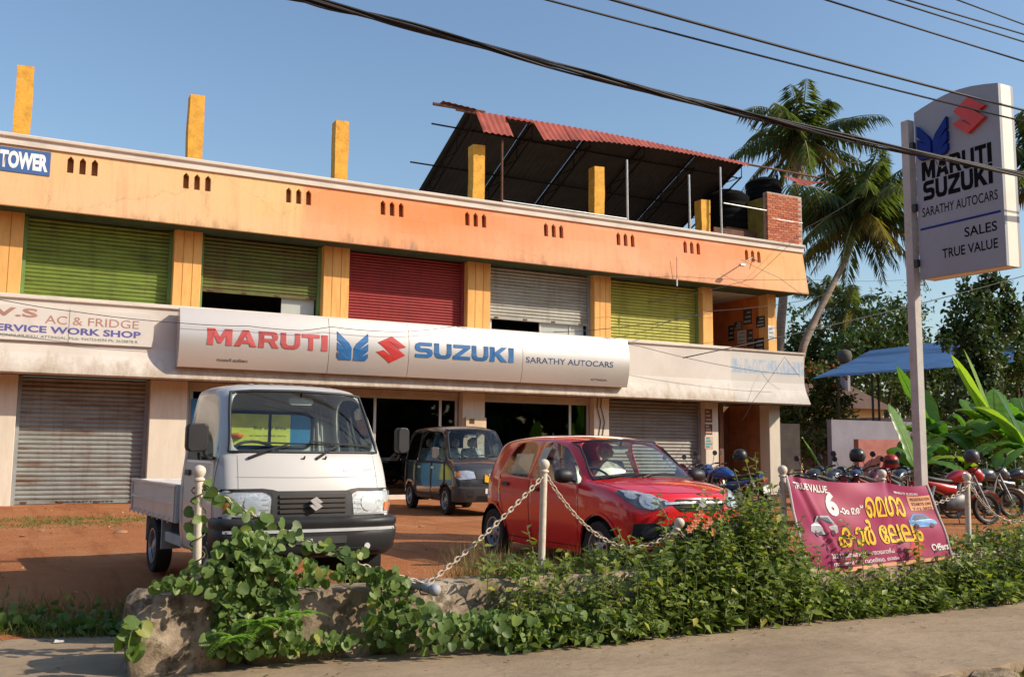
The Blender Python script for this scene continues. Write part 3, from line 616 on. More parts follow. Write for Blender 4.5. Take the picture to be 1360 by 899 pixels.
# ================================================================ signs on the building
def sgn_y(z): return 22.96-.14*(1-((z-3.77)/.67)**2)
SGN = mat('satin cream sign panel', (.60, .555, .51), .34, .45, var=.04, scale=.6)
SGE = mat('sign edge', (.30, .29, .27), .5, .4)
PRED = mat('faded red acrylic', (.52, .085, .08), .4, var=.25, scale=1.6); PRED2 = mat('red acrylic', (.50, .03, .025), .4, var=.2, scale=1.6)
PBLU = mat('blue acrylic', (.022, .13, .34), .4, var=.25, scale=1.6); PDRK = mat('navy print', (.03, .06, .13), .5)
ss = thing('shop_sign', 'long curved cream sign over the showroom with red and blue lettering', 'sign', (9.66, 23.2, 3.1))
ED = [3.55, 7.02, 9.08, 12.33, 15.76]
for x0, x1 in zip(ED, ED[1:]):
    rows = []; n = 14
    for i in range(n+1): z = 3.10+1.34*i/n; rows.append([(x0+.006, sgn_y(z), z), (x1-.006, sgn_y(z), z)])
    b = MB().grid(rows); k = len(b.v)
    b.add([(x0+.006, 23.22, 4.44), (x1-.006, 23.22, 4.44), (x0+.006, 23.22, 3.10), (x1-.006, 23.22, 3.10)], [])
    b.f += [(2*n, 2*n+1, k+1, k), (0, k+2, k+3, 1), (k, k+1, k+3, k+2)]
    b.f += [tuple([2*i for i in range(n+1)]+[k, k+2]), tuple([2*i+1 for i in range(n+1)]+[k+1, k+3])]
    b.build('sign_panel', SGN, ss, smooth=40)
for x in (5.2, 8.1, 10.8, 14):
    MB().box(x-.03, x+.03, 23.225, 23.34, 3.6, 4.3).build('bracket', RUSTY, ss)
    MB().box(x-.04, x+.04, 23.2, 23.45, 3.15, 3.2).build('bracket', RUSTY, ss)
SF = lambda x, z, d: (x, sgn_y(z)-.004-d, z)
GLY = {'M': ([(0,0),(0,1),(.3,1),(.5,.5),(.7,1),(1,1),(1,0),(.75,0),(.75,.58),(.57,.12),(.43,.12),(.25,.58),(.25,0)], []),
 'A': ([(0,0),(.36,1),(.64,1),(1,0),(.72,0),(.66,.18),(.34,.18),(.28,0)], [[(.41,.38),(.59,.38),(.5,.68)]]),
 'R': ([(0,0),(0,1),(.75,1),(.9,.93),(.97,.7),(.92,.5),(.77,.42),(1,0),(.7,0),(.5,.36),(.27,.36),(.27,0)], [[(.27,.56),(.65,.56),(.7,.68),(.65,.79),(.27,.79)]]),
 'U': ([(0,1),(.27,1),(.27,.35),(.36,.22),(.64,.22),(.73,.35),(.73,1),(1,1),(1,.3),(.9,.08),(.72,0),(.28,0),(.1,.08),(0,.3)], []),
 'T': ([(0,1),(1,1),(1,.78),(.635,.78),(.635,0),(.365,0),(.365,.78),(0,.78)], []), 'I': ([(0,0),(1,0),(1,1),(0,1)], []),
 'S': ([(.03,0),(.03,.22),(.68,.22),(.74,.29),(.68,.38),(.28,.38),(.06,.48),(0,.69),(.06,.9),(.25,1),(.95,1),(.95,.78),(.32,.78),(.27,.7),(.32,.62),(.74,.62),(.95,.52),(1,.3),(.94,.1),(.74,0)], []),
 'Z': ([(0,0),(0,.22),(.62,.78),(.03,.78),(.03,1),(1,1),(1,.78),(.38,.22),(1,.22),(1,0)], []),
 'K': ([(0,0),(0,1),(.27,1),(.27,.62),(.66,1),(1,1),(.55,.55),(1,0),(.66,0),(.37,.38),(.27,.3),(.27,0)], [])}
def letters(word, x0, x1, z0, z1, mt, parent, fn, bold=0, wd=None, gap=.1, depth=.012, name='letter'):
    tot = sum(wd)+gap*(len(word)-1); x = x0; k = (x1-x0)/tot
    for ch, w_ in zip(word, wd):
        o, h = GLY[ch]; mp = lambda l: [(x+w_*k*u, z0+(z1-z0)*v) for u, v in l]
        vs, fs = fill_holes(mp(o), [mp(q) for q in h], lambda a, b: fn(a, b, depth)); b = MB(); n = len(vs)
        b.v = vs+[tuple(fn(a, c, -.002)) for l in [o]+h for a, c in mp(l)]; b.f = list(fs); q = 0
        for l in [o]+h:
            m = len(l); b.f += [(q+i, q+(i+1) % m, n+q+(i+1) % m, n+q+i) for i in range(m)]; q += m
        b.build(name, mt, parent); x += (w_+gap)*k
letters('MARUTI', 4.16, 6.98, 3.62, 4.0, PRED, ss, SF, wd=[1.3, 1.2, 1.1, 1.08, 1.0, .36], bold=.045)
letters('SUZUKI', 9.24, 12.05, 3.60, 3.985, PBLU, ss, SF, wd=[1.1, 1.08, 1.1, 1.08, 1.15, .34], bold=.045)
WING = [(.02, 1), (.38, .62), (.465, .45), (.465, .02), (.10, .02), (.02, .12), (.02, .28), (.20, .17), (.02, .37), (.02, .62), (.30, .40), (.02, .70)]
SLOGO = [((x-500)/39, (482-y)/39) for x, y in ((520, 443), (539, 458), (530, 461), (515.5, 450), (538, 470), (518, 482), (500, 467), (509, 464), (523.5, 475), (502, 453))]
def emblem(poly, x0, x1, z0, z1, fn, mt, parent, depth=.012, name='emblem'):
    P = [(x0+(x1-x0)*u, z0+(z1-z0)*v) for u, v in poly]
    b = MB(); vs, fs = fill_holes(P, [], lambda x, z: fn(x, z, depth)); n = len(P)
    b.v = vs+[tuple(fn(x, z, -.003)) for x, z in P]; b.f = fs+[(i, (i+1) % n, n+(i+1) % n, n+i) for i in range(n)]
    return b.build(name, mt, parent)
emblem(WING, 7.20, 8.02, 3.42, 4.12, SF, PBLU, ss); emblem([(1-u, v) for u, v in WING], 7.20, 8.02, 3.42, 4.12, SF, PBLU, ss)
emblem(SLOGO, 8.22, 9.0, 3.42, 4.09, SF, PRED2, ss)
text_fit('SARATHY AUTOCARS', SF, 12.42, 15.2, 3.62, 3.78, .012, mt=PDRK, parent=ss)
text_fit('സാരഥി ഓട്ടോ', SF, 4.4, 5.1, 3.25, 3.33, .01, mt=BLACKP, parent=ss); text_fit('ATTINGAL', SF, 14.5, 15.05, 3.24, 3.29, .01, mt=BLACKP, parent=ss)
# --- white service signboard
sb = thing('service_signboard', 'white board with red and blue service workshop lettering on the ledge', 'signboard', (1.2, 23.3, 3.4))
a = atY(0, 408, 23.3); c = atY(203, 459, 23.3)
X0, X1, Z0, Z1 = -1.6, c.x, 3.53, 4.27
MB().box(X0, X1, 23.28, 23.345, Z0, Z1).build('board', mat('white sheet', (.66, .61, .55), .6, var=.06, scale=1, dirt=(.5, .4, .3), dirt_amt=.35), sb)
MB().box(atY(92, 430, 23.27).x-.006, atY(92, 430, 23.27).x+.006, 23.276, 23.279, Z0, Z1).build('seam', SGE, sb)
FB = lambda x, z, d: (x, 23.276-d, z)
PPNK = mat('sun bleached red print', (.42, .22, .17), .7); PVIO = mat('violet print', (.10, .10, .33), .7); PGRN = mat('green print', (.10, .18, .12), .7)
text_fit('J.V.S', FB, -.55, atY(50, 420, 23.27).x, 3.97, 4.22, .03, mt=PPNK, parent=sb); text_fit('AC & FRIDGE', FB, atY(60, 425, 23.27).x, atY(184, 440, 23.27).x, 3.92, 4.10, .0, mt=PPNK, parent=sb)
text_fit('SERVICE WORK SHOP', FB, -.25, atY(187, 446, 23.27).x, 3.71, 3.86, .03, mt=PVIO, parent=sb)
text_fit('MOONNUMUKKU, ATTINGAL, Mob: 9447554594 Ph: 2628878 R', FB, -.15, atY(183, 456, 23.27).x, 3.585, 3.655, .0, mt=PGRN, parent=sb)
# --- blue tower name board on the band
tb = thing('tower_nameboard', 'blue name board with white letters cut off at the left end of the band', 'signboard', (.2, 23.3, 7.2))
q = lambda x, z, d: (x, ty(z)-.022-d, z)
c = atY(67, 218, 23.4); xr = c.x; zb, zt = 7.19, 7.74
MB().hexa([(-1.4, ty(zb)-.02, zb), (xr, ty(zb)-.02, zb), (xr, ty(zb)-.002, zb), (-1.4, ty(zb)-.002, zb), (-1.4, ty(zt)-.02, zt), (xr, ty(zt)-.02, zt), (xr, ty(zt)-.002, zt), (-1.4, ty(zt)-.002, zt)]).build('board', mat('blue board', (.04, .11, .30), .6, var=.1), tb)
text_fit('N.TOWER', q, -.50, xr-.05, zb+.08, zt-.07, .05, mt=mat('white enamel', (.8, .8, .78), .4), parent=tb)

# ================================================================ totem sign
tot = thing('totem_sign', 'tall white totem sign with black lettering and two emblems on a square post', 'sign', (11.4, 9.5, 0))
POST = mat('cream post paint', (.47, .45, .41), .6, var=.12, scale=3, dirt=(.3, .22, .15), dirt_amt=.5)
MB().box(11.35, 11.48, 9.42, 9.55, -.1, 6.05).build('post', POST, tot, bevel=.006)
TX, TY0, TY1, TZ0, TZ1 = 11.42, 9.37, 8.03, 3.72, 6.14
prof = [(TY0, TZ0), (TY1, TZ0-.02), (TY1, TZ1)]+[(TY1+(TY0-TY1)*t, TZ1+.11*math.sin(math.pi*t)) for t in (.15, .3, .45, .6, .75, .9)]+[(TY0, TZ1)]
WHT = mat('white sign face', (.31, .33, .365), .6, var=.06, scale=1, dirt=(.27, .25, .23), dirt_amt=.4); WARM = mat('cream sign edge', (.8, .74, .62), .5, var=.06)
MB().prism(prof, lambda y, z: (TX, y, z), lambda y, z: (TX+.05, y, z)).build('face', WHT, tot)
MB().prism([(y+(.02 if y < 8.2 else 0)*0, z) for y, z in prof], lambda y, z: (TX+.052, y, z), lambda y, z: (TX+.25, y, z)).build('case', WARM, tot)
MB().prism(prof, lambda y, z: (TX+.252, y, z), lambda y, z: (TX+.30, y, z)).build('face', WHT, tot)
for z in (5.65, 4.75, 3.95): MB().box(11.36, 11.44, 9.36, 9.43, z-.05, z+.05).build('clamp', BLACKP, tot)
TF = lambda u, z, d: (TX-.002-d, TY0-u, z)      # u runs left to right seen from the road
K = (TZ1-TZ0)
PBK = mat('black vinyl', (.008, .008, .009), .9, spec=.1); BLU2 = mat('deep blue acrylic', (.008, .03, .22), .6, spec=.2); RED2 = mat('bright red acrylic', (.62, .035, .02), .4)
def tz(py): return TZ0+K*(1-py)
for P_ in (WING, [(1-u, v) for u, v in WING]): emblem(P_, .07, .58, tz(.31), tz(.095), TF, BLU2, tot, .06)
emblem(SLOGO, .66, 1.18, tz(.235), tz(.03), TF, RED2, tot, .06)
letters('MARUTI', .10, 1.2, tz(.425), tz(.315), PBK, tot, TF, wd=[1.3, 1.2, 1.1, 1.08, 1.0, .36], bold=.045, depth=.003)
letters('SUZUKI', .11, 1.2, tz(.545), tz(.432), PBK, tot, TF, wd=[1.1, 1.08, 1.1, 1.08, 1.15, .34], bold=.045, depth=.003)
text_fit('SARATHY AUTOCARS', TF, .08, 1.26, tz(.64), tz(.585), .006, mt=PBK, parent=tot)
MB().box(TX-.006, TX-.001, TY1+.05, TY0-.04, tz(.715), tz(.703)).build('blue_line', BLU2, tot)
text_fit('SALES', TF, .74, 1.23, tz(.81), tz(.755), .012, mt=PBK, parent=tot); text_fit('TRUE VALUE', TF, .38, 1.23, tz(.905), tz(.85), .012, mt=PBK, parent=tot)

# ================================================================ banner
ban = thing('sale_banner', 'crumpled magenta car auction banner tied between white posts over the weeds', 'banner', (8.3, 7.62, .1))
TLc, TRc, BRc, BLc = Vector((7.16, 7.60, 1.04)), Vector((9.24, 7.60, .93)), Vector((9.48, 7.50, .15)), Vector((7.36, 7.52, .06))
def BF(u, v, d=0):        # u 0..1 left to right, v 0..1 top to bottom
    p = TLc.lerp(TRc, u).lerp(BLc.lerp(BRc, u), v)
    p = p+Vector((0, .014*math.sin(u*9+v*3)*math.sin(math.pi*v*.9+.3)+.007*math.sin((u*.8-v*.7)*16)*(1-v*.4)+.004*math.sin(u*31+v*9)*(.3+v)-d, -.035*math.sin(math.pi*min(1, u/.69))*(1-v) if u < .69 else -.03*math.sin(math.pi*(u-.69)/.31)*(1-v)))
    p.y += .012*math.exp(-((u-.05-v*.17)/.02)**2)-.012*math.exp(-((u-.085-v*.16)/.02)**2)+.02*math.exp(-((u-.7+v*.1)/.02)**2)*(1-v)**2
    return p
def ban_mat():
    mt, nt, b = nodes_of('magenta banner vinyl'); b.inputs['Roughness'].default_value = .35
    n = tex(nt, 'Noise', 1.2, 3, .5); v = tex(nt, 'Voronoi', 2.2); c = ramp(nt, n.outputs[0], [(.3, (.27, .02, .085)), (.5, (.42, .055, .13)), (.72, (.54, .17, .20))])
    c = mixc(nt, .35, c, ramp(nt, v.outputs['Distance'], [(0, (.48, .12, .18)), (.7, (.18, .008, .08))])); link(nt, c, b.inputs['Base Color']); return mt
MB().grid([[BF(i/90, j/30) for i in range(91)] for j in range(31)]).build('sheet', ban_mat(), ban, smooth=180)
BU = lambda x, z, d: BF(x, 1-z, .006+d)
PW = mat('white print', (.8, .78, .75), .5, var=.03); PY = mat('yellow print', (.82, .52, .03), .5, var=.15, scale=4); PO = mat('peach print', (.72, .36, .18), .5)
PDM = mat('dark magenta print', (.10, .005, .04), .5)
text_fit('TRUE', BU, .035, .13, .875, .945, .03, mt=PW, parent=ban); text_fit('VALUE', BU, .135, .26, .86, .945, .03, mt=PW, parent=ban)
text_fit('MARUTI SUZUKI', BU, .73, .90, .875, .905, .02, mt=PW, parent=ban)
text_fit('6', BU, .22, .295, .60, .88, .05, mt=PW, parent=ban); text_fit('-ാം മത്', BU, .30, .465, .62, .73, .03, mt=PW, parent=ban)
sh_ = lambda x, z, d: BF(x+.003, 1-z+.006, .004+d)
text_fit('െമഗാ', sh_, .48, .775, .565, .83, .035, mt=PDM, parent=ban, name='lettering_shadow'); text_fit('െമഗാ', BU, .48, .775, .565, .83, .022, mt=PY, parent=ban)
text_fit('കാർ േലലം', sh_, .24, .84, .24, .555, .035, mt=PDM, parent=ban, name='lettering_shadow'); text_fit('കാർ േലലം', BU, .24, .84, .24, .555, .022, mt=PY, parent=ban)
text_fit('2022 ഡിസംബർ 11, ഞായറാഴ്ച', BU, .17, .60, .12, .19, .01, mt=PW, parent=ban)
text_fit('സാരഥി ട്രൂ വാല്യൂ, മാമം', BU, .17, .62, .03, .095, .01, mt=PW, parent=ban)
def patch(poly, mt, off, name='print'):
    vs, fs = fill_holes(poly, [], lambda x, z: BF(x, 1-z, off)); b = MB(); b.v = vs; b.f = fs; return b.build(name, mt, ban)
def subpatch(x0, x1, z0, z1, mt, off, name='print', n=10, sx=0):
    rows = [[BF(x0+(x1-x0)*i/n+sx*j/6, 1-(z0+(z1-z0)*j/6), off) for i in range(n+1)] for j in range(7)]; return MB().grid(rows).build(name, mt, ban, smooth=180)
subpatch(.82, .985, .66, .86, PO, .003, 'date_tag')
for i, s_ in enumerate(('REGISTRATION', 'STARTS ON', '7-12-2022')): text_fit(s_, BU, .84, .975, .815-i*.065-.02, .815-i*.065+.02, .01, mt=PDM, parent=ban)
def print_car(x0, z0, w, h, m1, m2, flip=1):
    f = lambda u: x0+w*u if flip > 0 else x0+w*(1-u)
    patch([(f(u), z0+h*v) for u, v in ((0, .25), (.05, .5), (.2, .6), (.33, .95), (.75, .98), (.92, .62), (1, .5), (.98, .2), (.8, .1), (.2, .1))], m1, .0035, 'printed_car')
    patch([(f(u), z0+h*v) for u, v in ((.25, .62), (.36, .88), (.7, .9), (.84, .62))], m2, .006)
    for u in (.22, .78): patch([(f(u)+.1*w*math.cos(t)*.9, z0+h*.16+.16*h*math.sin(t)) for t in [k*.7 for k in range(9)]], PDM, .007)
print_car(.085, .37, .17, .24, mat('silver print', (.5, .52, .55), .4, var=.3, scale=9), mat('steel print', (.12, .15, .2), .4)); print_car(.77, .42, .2, .2, mat('sky blue print', (.12, .32, .6), .4, var=.4, scale=9), mat('steel print', (.12, .15, .2)), -1)
patch([(.69, .1), (.74, .25), (.80, .30), (.84, .2), (.80, .1), (.74, .04)], mat('scarlet print', (.5, .03, .02), .5, var=.4, scale=9), .003)
text_fit('Offers', BU, .87, .995, .10, .20, .03, mt=PW, parent=ban)
subpatch(.0, 1, -.03, .015, PO, .002, 'hem', 40); MB().tube([BF(1.0, t/8, .004) for t in range(9)], .012, 6).build('edge_rope', PW, ban)
MB().tube([BF(0.0, t/8, .004) for t in range(9)], .012, 6).build('edge_rope', PW, ban)

# ================================================================ posts and chains
PP = mat('white post paint', (.66, .58, .47), .6, var=.1, scale=6, dirt=(.35, .22, .12), dirt_amt=.6)
def ball_post(base, top, label, r_=.031, m_=PP):
    t = thing('chain_post', label, 'post', base, group='white chain posts along the wall'); a, b_ = Vector(base), Vector(top); d = (b_-a).normalized()
    MB().tube([a, b_], r_, 12).build('pole', m_, t, smooth=60)
    q = d.to_track_quat('Z', 'Y').to_matrix(); k = MB(); k.lathe([(.037*.9, -.03), (.043, -.025), (.043, -.012), (.03, -.004), (.042, .015), (.05, .04), (.046, .064), (.03, .082), (.008, .09)], 14)
    k.v = [tuple(q @ Vector(p)+b_) for p in k.v]; k.build('ball_cap', m_, t, smooth=60)
    e = MB().tube([b_-d*.07+Vector((.05*math.cos(s), 0, .03*math.sin(s)-.03)) for s in [i*.63 for i in range(11)]], .006, 5).build('ring', RUSTY, t, smooth=180); return t
ball_post((1.41, 7.7, .1), (1.39, 7.7, 1.04), 'white post in front of the truck corner, wound with vine')
ball_post((4.36, 7.7, .1), (4.385, 7.7, 1.10), 'upright white post in front of the red car doors')
ball_post((5.60, 7.74, .1), (5.80, 7.62, .56), 'short leaning white post at the red car bumper')
ball_post((7.22, 7.7, .1), (7.21, 7.7, 1.05), 'white post at the left end of the banner')
ball_post((8.64, 7.7, .1), (8.65, 7.7, 1.01), 'white post showing above the middle of the banner')
ball_post((10.02, 7.7, .1), (10.04, 7.7, .97), 'white post right of the banner')
ball_post((2.98, 7.86, .215), (3.15, 7.33, .165), 'fallen grey pole lying across the wall top', .04, mat('grey pole paint', (.36, .37, .40), .6, var=.1))
CHN = mat('cream painted chain', (.55, .46, .35), .6, var=.2, scale=20, dirt=(.2, .1, .05), dirt_amt=.7)
def chain(a, b_, sag, label):
    a, b_ = Vector(a), Vector(b_); N = 200; P = [a.lerp(b_, i/N)-Vector((0, 0, 4*sag*(i/N)*(1-i/N))) for i in range(N+1)]
    L_ = [0]
    for p, q in zip(P, P[1:]): L_.append(L_[-1]+(q-p).length)
    n = int(L_[-1]/.05); b = MB()
    for k in range(n+1):
        s = L_[-1]*k/n; i = min(N-1, int(np.searchsorted(L_, s))); p = P[max(0, i)]; d = (P[min(N, i+1)]-P[max(0, i-1)]).normalized()
        side = d.cross(Vector((0, 0, 1))).normalized(); up = side.cross(d); ax = (side+up*.2).normalized() if k % 2 else (up-side*.2).normalized()
        ring = [p+d*(.034*math.cos(t))+ax*(.017*math.sin(t)) for t in [2*math.pi*j/9 for j in range(10)]]; b.tube(ring, .0062, 5, cap=False)
    o = b.build('chain', CHN, smooth=180); return tag(o, label, 'chain', 'chains between the white posts')
chain((1.42, 7.69, .98), (3.13, 7.40, .2), .09, 'chain hanging from the truck side post to the fallen pole')
chain((3.17, 7.38, .22), (4.35, 7.69, 1.02), .03, 'taut chain rising from the fallen pole to the upright post')
chain((4.42, 7.69, 1.02), (5.74, 7.64, .50), .33, 'slack chain between the upright post and the leaning post')
chain((5.84, 7.63, .50), (7.17, 7.69, .9), .40, 'slack chain from the leaning post towards the banner')
chain((9.25, 7.66, .72), (10.0, 7.69, .9), .06, 'short chain from the banner edge to the right post')
chain((10.09, 7.69, .9), (11.6, 7.69, .9), .42, 'chain drooping right from the rightmost post')

# ================================================================ overhead cables
def span(p0, p1, Y, r, label, sag=.0, ext=.0):
    a, b_ = atY(*p0, Y), atY(*p1, Y); d = b_-a
    return wire('overhead_cable', [a-d*ext, b_+d*ext], r, CABLE, label, group='overhead cables', sag=sag, n=6)
bun = thing('cable_bundle', 'thick black bundle of cables crossing the sky in front of the totem sign', 'cable bundle', atY(880, 125, 7.6), group='overhead cables')
ctrl = [(300, -26), (410, 1), (520, 30), (640, 60), (760, 93), (880, 126), (990, 153), (1100, 178), (1240, 208), (1360, 233), (1480, 256)]
base_pts = []
for (x0, y0), (x1, y1) in zip(ctrl, ctrl[1:]):
    for i in range(8): base_pts.append(atY(x0+(x1-x0)*i/8, y0+(y1-y0)*i/8, 7.6))
for k in range(8):
    P = []
    for i, p in enumerate(base_pts):
        t = i*.22+k*2*math.pi/7; rr = .012+.012*((k*37) % 3); P.append(p+Vector((0, rr*math.cos(t*(1 if k % 2 else .6)), rr*math.sin(t*(1 if k % 2 else .6))+(.02 if k == 6 else 0)*math.sin(i*.5))))
    MB().tube(P, .010 if k else .016, 6).build('strand', CABLE, bun, smooth=180)
for px, py, rr in ((1006, 158, .07), (1125, 184, .16), (1142, 187, .14), (1250, 210, .06)):
    c0 = atY(px, py, 7.58); MB().tube([c0+Vector((rr*1.3*math.cos(t), .01*math.sin(t*.5), rr*math.sin(t)-rr*.75)) for t in [i*.35 for i in range(19)]], .005, 5).build('loop', CABLE, bun, smooth=180)
span((740, -1), (1360, 158), 7.2, .010, 'thin cable running just above the thick bundle', .05, .4)
span((826, -1), (1360, 143), 7.0, .013, 'cable crossing the top edge of the totem sign', .05, .4)
span((1093, -1), (1360, 82), 6.8, .010, 'lower of the cables over the top right corner', .0, .6)
span((1176, -1), (1360, 56), 6.6, .009, 'middle cable over the top right corner', .0, .8)
span((1200, -1), (1360, 46), 6.6, .009, 'cable just above the middle one in the top right corner', .0, .8)
span((1268, -1), (1360, 33), 6.4, .008, 'highest short cable in the top right corner', .0, 1)
span((1060, 437), (1360, 362), 13, .010, 'cable passing behind the totem post below the sign', .1, .4)
def fpoly(pts, Y, r, label): 
    P = [atY(x, y, Y) for x, y in pts]; Q = []
    for i in range(len(P)-1):
        a, b_ = P[i], P[i+1]
        for k in range(6): t = k/6; Q.append(a.lerp(b_, t)-Vector((0, 0, .10*(b_-a).length*.12*4*t*(1-t))))
    Q.append(P[-1]); return wire('service_wire', Q, r, CABLE, label, group='loose wires on the facade')
fpoly([(-40, 395), (0, 398), (100, 414), (240, 429), (330, 433), (400, 439), (440, 434), (505, 440), (545, 440), (605, 433), (650, 444), (690, 448), (715, 443), (742, 453), (775, 462), (802, 449), (850, 460), (1000, 492), (1062, 497)], 22.72, .008, 'thin black wire looping across the long cream sign')
fpoly([(735, 441), (800, 437), (850, 431), (880, 428), (945, 413), (1062, 400), (1110, 386)], 23.0, .010, 'wire rising right across the lime shutter')
fpoly([(800, 452), (862, 438), (880, 430), (905, 421), (945, 416)], 22.9, .008, 'twisted wire drooping below the lime shutter')
fpoly([(860, 402), (1000, 370), (1070, 303), (1140, 262)], 22.9, .007, 'wire crossing the right end of the orange band upwards')
fpoly([(760, 365), (900, 367), (1072, 371), (1200, 372)], 22.95, .006, 'straight thin wire low on the orange band')
fpoly([(985, 345), (1035, 369), (1072, 395)], 22.95, .006, 'wire falling right from the lamp bracket')
fpoly([(1062, 500), (1042, 474), (1000, 533), (985, 560)], 22.9, .006, 'bent wire on the grey end of the fascia')
for px, lb in ((795, 'left'), (800, 'right')): wire('service_wire', [atY(px, 512, 23.98), atY(px-2, 540, 23.98), atY(px+3, 560, 23.98), atY(px-1, 588, 23.98), atY(px+2, 612, 23.98)], .012, CABLE, lb+' one of two wires running down the pillar left of the steel shutter', group='loose wires on the facade')
# ================================================================ vehicles
BLK = mat('unpainted black trim', (.022, .022, .024), .5, var=.25, scale=6); RUB = mat('tyre rubber', (.02, .019, .018), .85, var=.3, scale=10, dirt=(.12, .07, .04), dirt_amt=.5)
ALLOY = mat('silver wheel paint', (.42, .43, .44), .35, .7, var=.1); GLS = glass_mat('vehicle glass', (.78, .86, .83), .02); GLT = glass_mat('tinted vehicle glass', (.55, .60, .58), .02)
LENS = glass_mat('lamp lens', (.93, .95, .96), .05); CHR = mat('chrome', (.8, .8, .8), .28, .55, var=.05); REFL = mat('lamp reflector', (.72, .72, .71), .3, .35, var=.35, scale=40)
AMB = mat('amber lens', (.75, .2, .03), .25); REDL = mat('red lens', (.4, .01, .01), .25); GAP = mat('panel gap', (.012, .012, .012), .8)
SEATG = mat('seat cloth', (.16, .16, .16), .8); PLAS = mat('clear plastic wrap', (.55, .57, .55), .25, var=.5, scale=12); DASH = mat('dashboard', (.20, .20, .20), .7); WELL = mat('wheel well', (.008, .008, .008), .9)
def cloft(st, fr, re, off):
    """st: stations, each 10 (s,u,z) from sill to centre line; fr/re: rows 0..4 of (s_centre, z_centre). Returns verts, [(quad, tag-key)]."""
    V = []; idx = {}
    def add(p, side):
        u = p[1]*side; key = (round(u, 5), round(p[0], 5), round(p[2], 5))
        if key not in idx: idx[key] = len(V); V.append((u, p[0]+off, p[2]))
        return idx[key]
    Q = []
    FRAC = [0, .32, .62, .86, 1.]
    def end_grid(rows, ring):
        G = []
        for r_ in range(6):
            if r_ == 5: G.append([ring[9], ring[8], ring[7], ring[6], ring[5]]); continue
            c = ring[r_]; sc, zc = rows[r_]
            G.append([(sc+(c[0]-sc)*f**2.6, c[1]*f if f < 1 else c[1], zc+(c[2]-zc)*f**2) for f in FRAC])
        return G
    for side in (1, -1):
        for i in range(len(st)-1):
            for j in range(9):
                q = [add(st[i][j], side), add(st[i+1][j], side), add(st[i+1][j+1], side), add(st[i][j+1], side)]
                Q.append((q, ('ring', i, j)))
        for nm, rows, ring in (('front', fr, st[0]), ('rear', re, st[-1])):
            if rows is None: continue
            G = end_grid(rows, ring)
            for r_ in range(5):
                for c in range(4): Q.append(([add(G[r_][c], side), add(G[r_][c+1], side), add(G[r_+1][c+1], side), add(G[r_+1][c], side)], (nm, r_, c)))
    return V, Q
def cbuild(name, V, quads, mt, parent, lvl=2, thick=0, cuts=(), smooth=180):
    """quads -> subdivided (baked) mesh; cuts: (s, z, radius, umin) wheel arches"""
    used = sorted({i for q in quads for i in q}); mp = {k: i for i, k in enumerate(used)}
    fs = []
    for q in quads:
        f = [];
        for i in q:
            if mp[i] not in f: f.append(mp[i])
        if len(f) > 2: fs.append(f)
    me = bpy.data.meshes.new(name); me.from_pydata([V[i] for i in used], [], fs); me.update()
    bm = bmesh.new(); bm.from_mesh(me); bmesh.ops.recalc_face_normals(bm, faces=bm.faces); bm.to_mesh(me); bm.free()
    o = bpy.data.objects.new(name, me); C.objects.link(o)
    if lvl:
        s = o.modifiers.new('s', 'SUBSURF'); s.levels = s.render_levels = lvl; s.boundary_smooth = 'PRESERVE_CORNERS'
    dg = bpy.context.evaluated_depsgraph_get(); m2 = bpy.data.meshes.new_from_object(o.evaluated_get(dg)); bpy.data.objects.remove(o)
    if cuts:
        bm = bmesh.new(); bm.from_mesh(m2)
        for s_, z_, r_, um in cuts:
            dead = [f for f in bm.faces if abs(f.calc_center_median().x) > um and math.hypot(f.calc_center_median().y-s_, f.calc_center_median().z-z_) < r_]
            bmesh.ops.delete(bm, geom=dead, context='FACES')
            for v in bm.verts:
                if v.is_boundary and abs(v.co.x) > um:
                    d = math.hypot(v.co.y-s_, v.co.z-z_)
                    if .72*r_ < d < 1.3*r_ and v.co.z > z_-.12: v.co.y = s_+(v.co.y-s_)*r_/d; v.co.z = z_+(v.co.z-z_)*r_/d
        bm.to_mesh(m2); bm.free()
    m2.name = name; o = place(name, m2, mt, parent, world=False, smooth=smooth)
    if thick:
        s = o.modifiers.new('t', 'SOLIDIFY'); s.thickness = thick; s.offset = -1
    return o
def bvh_of(objs):
    vs, fs = [], []
    for o in objs:
        k = len(vs); vs += [v.co.copy() for v in o.data.vertices]; fs += [tuple(i+k for i in p.vertices) for p in o.data.polygons]
    return BVHTree.FromPolygons(vs, fs)
def cast(bv, axis, a, b_, side=1):
    """axis 'f': (u,z) seen from the front; 's': (y,z) seen from the side; 't': (u,y) seen from above; 'r': from the rear"""
    o, d = {'f': (Vector((a, -9, b_)), Vector((0, 1, 0))), 's': (Vector((side*9, a, b_)), Vector((-side, 0, 0))), 't': (Vector((a, b_, 9)), Vector((0, 0, -1))), 'r': (Vector((a, 9, b_)), Vector((0, -1, 0)))}[axis]
    h = bv.ray_cast(o, d); return h[0], h[1], d
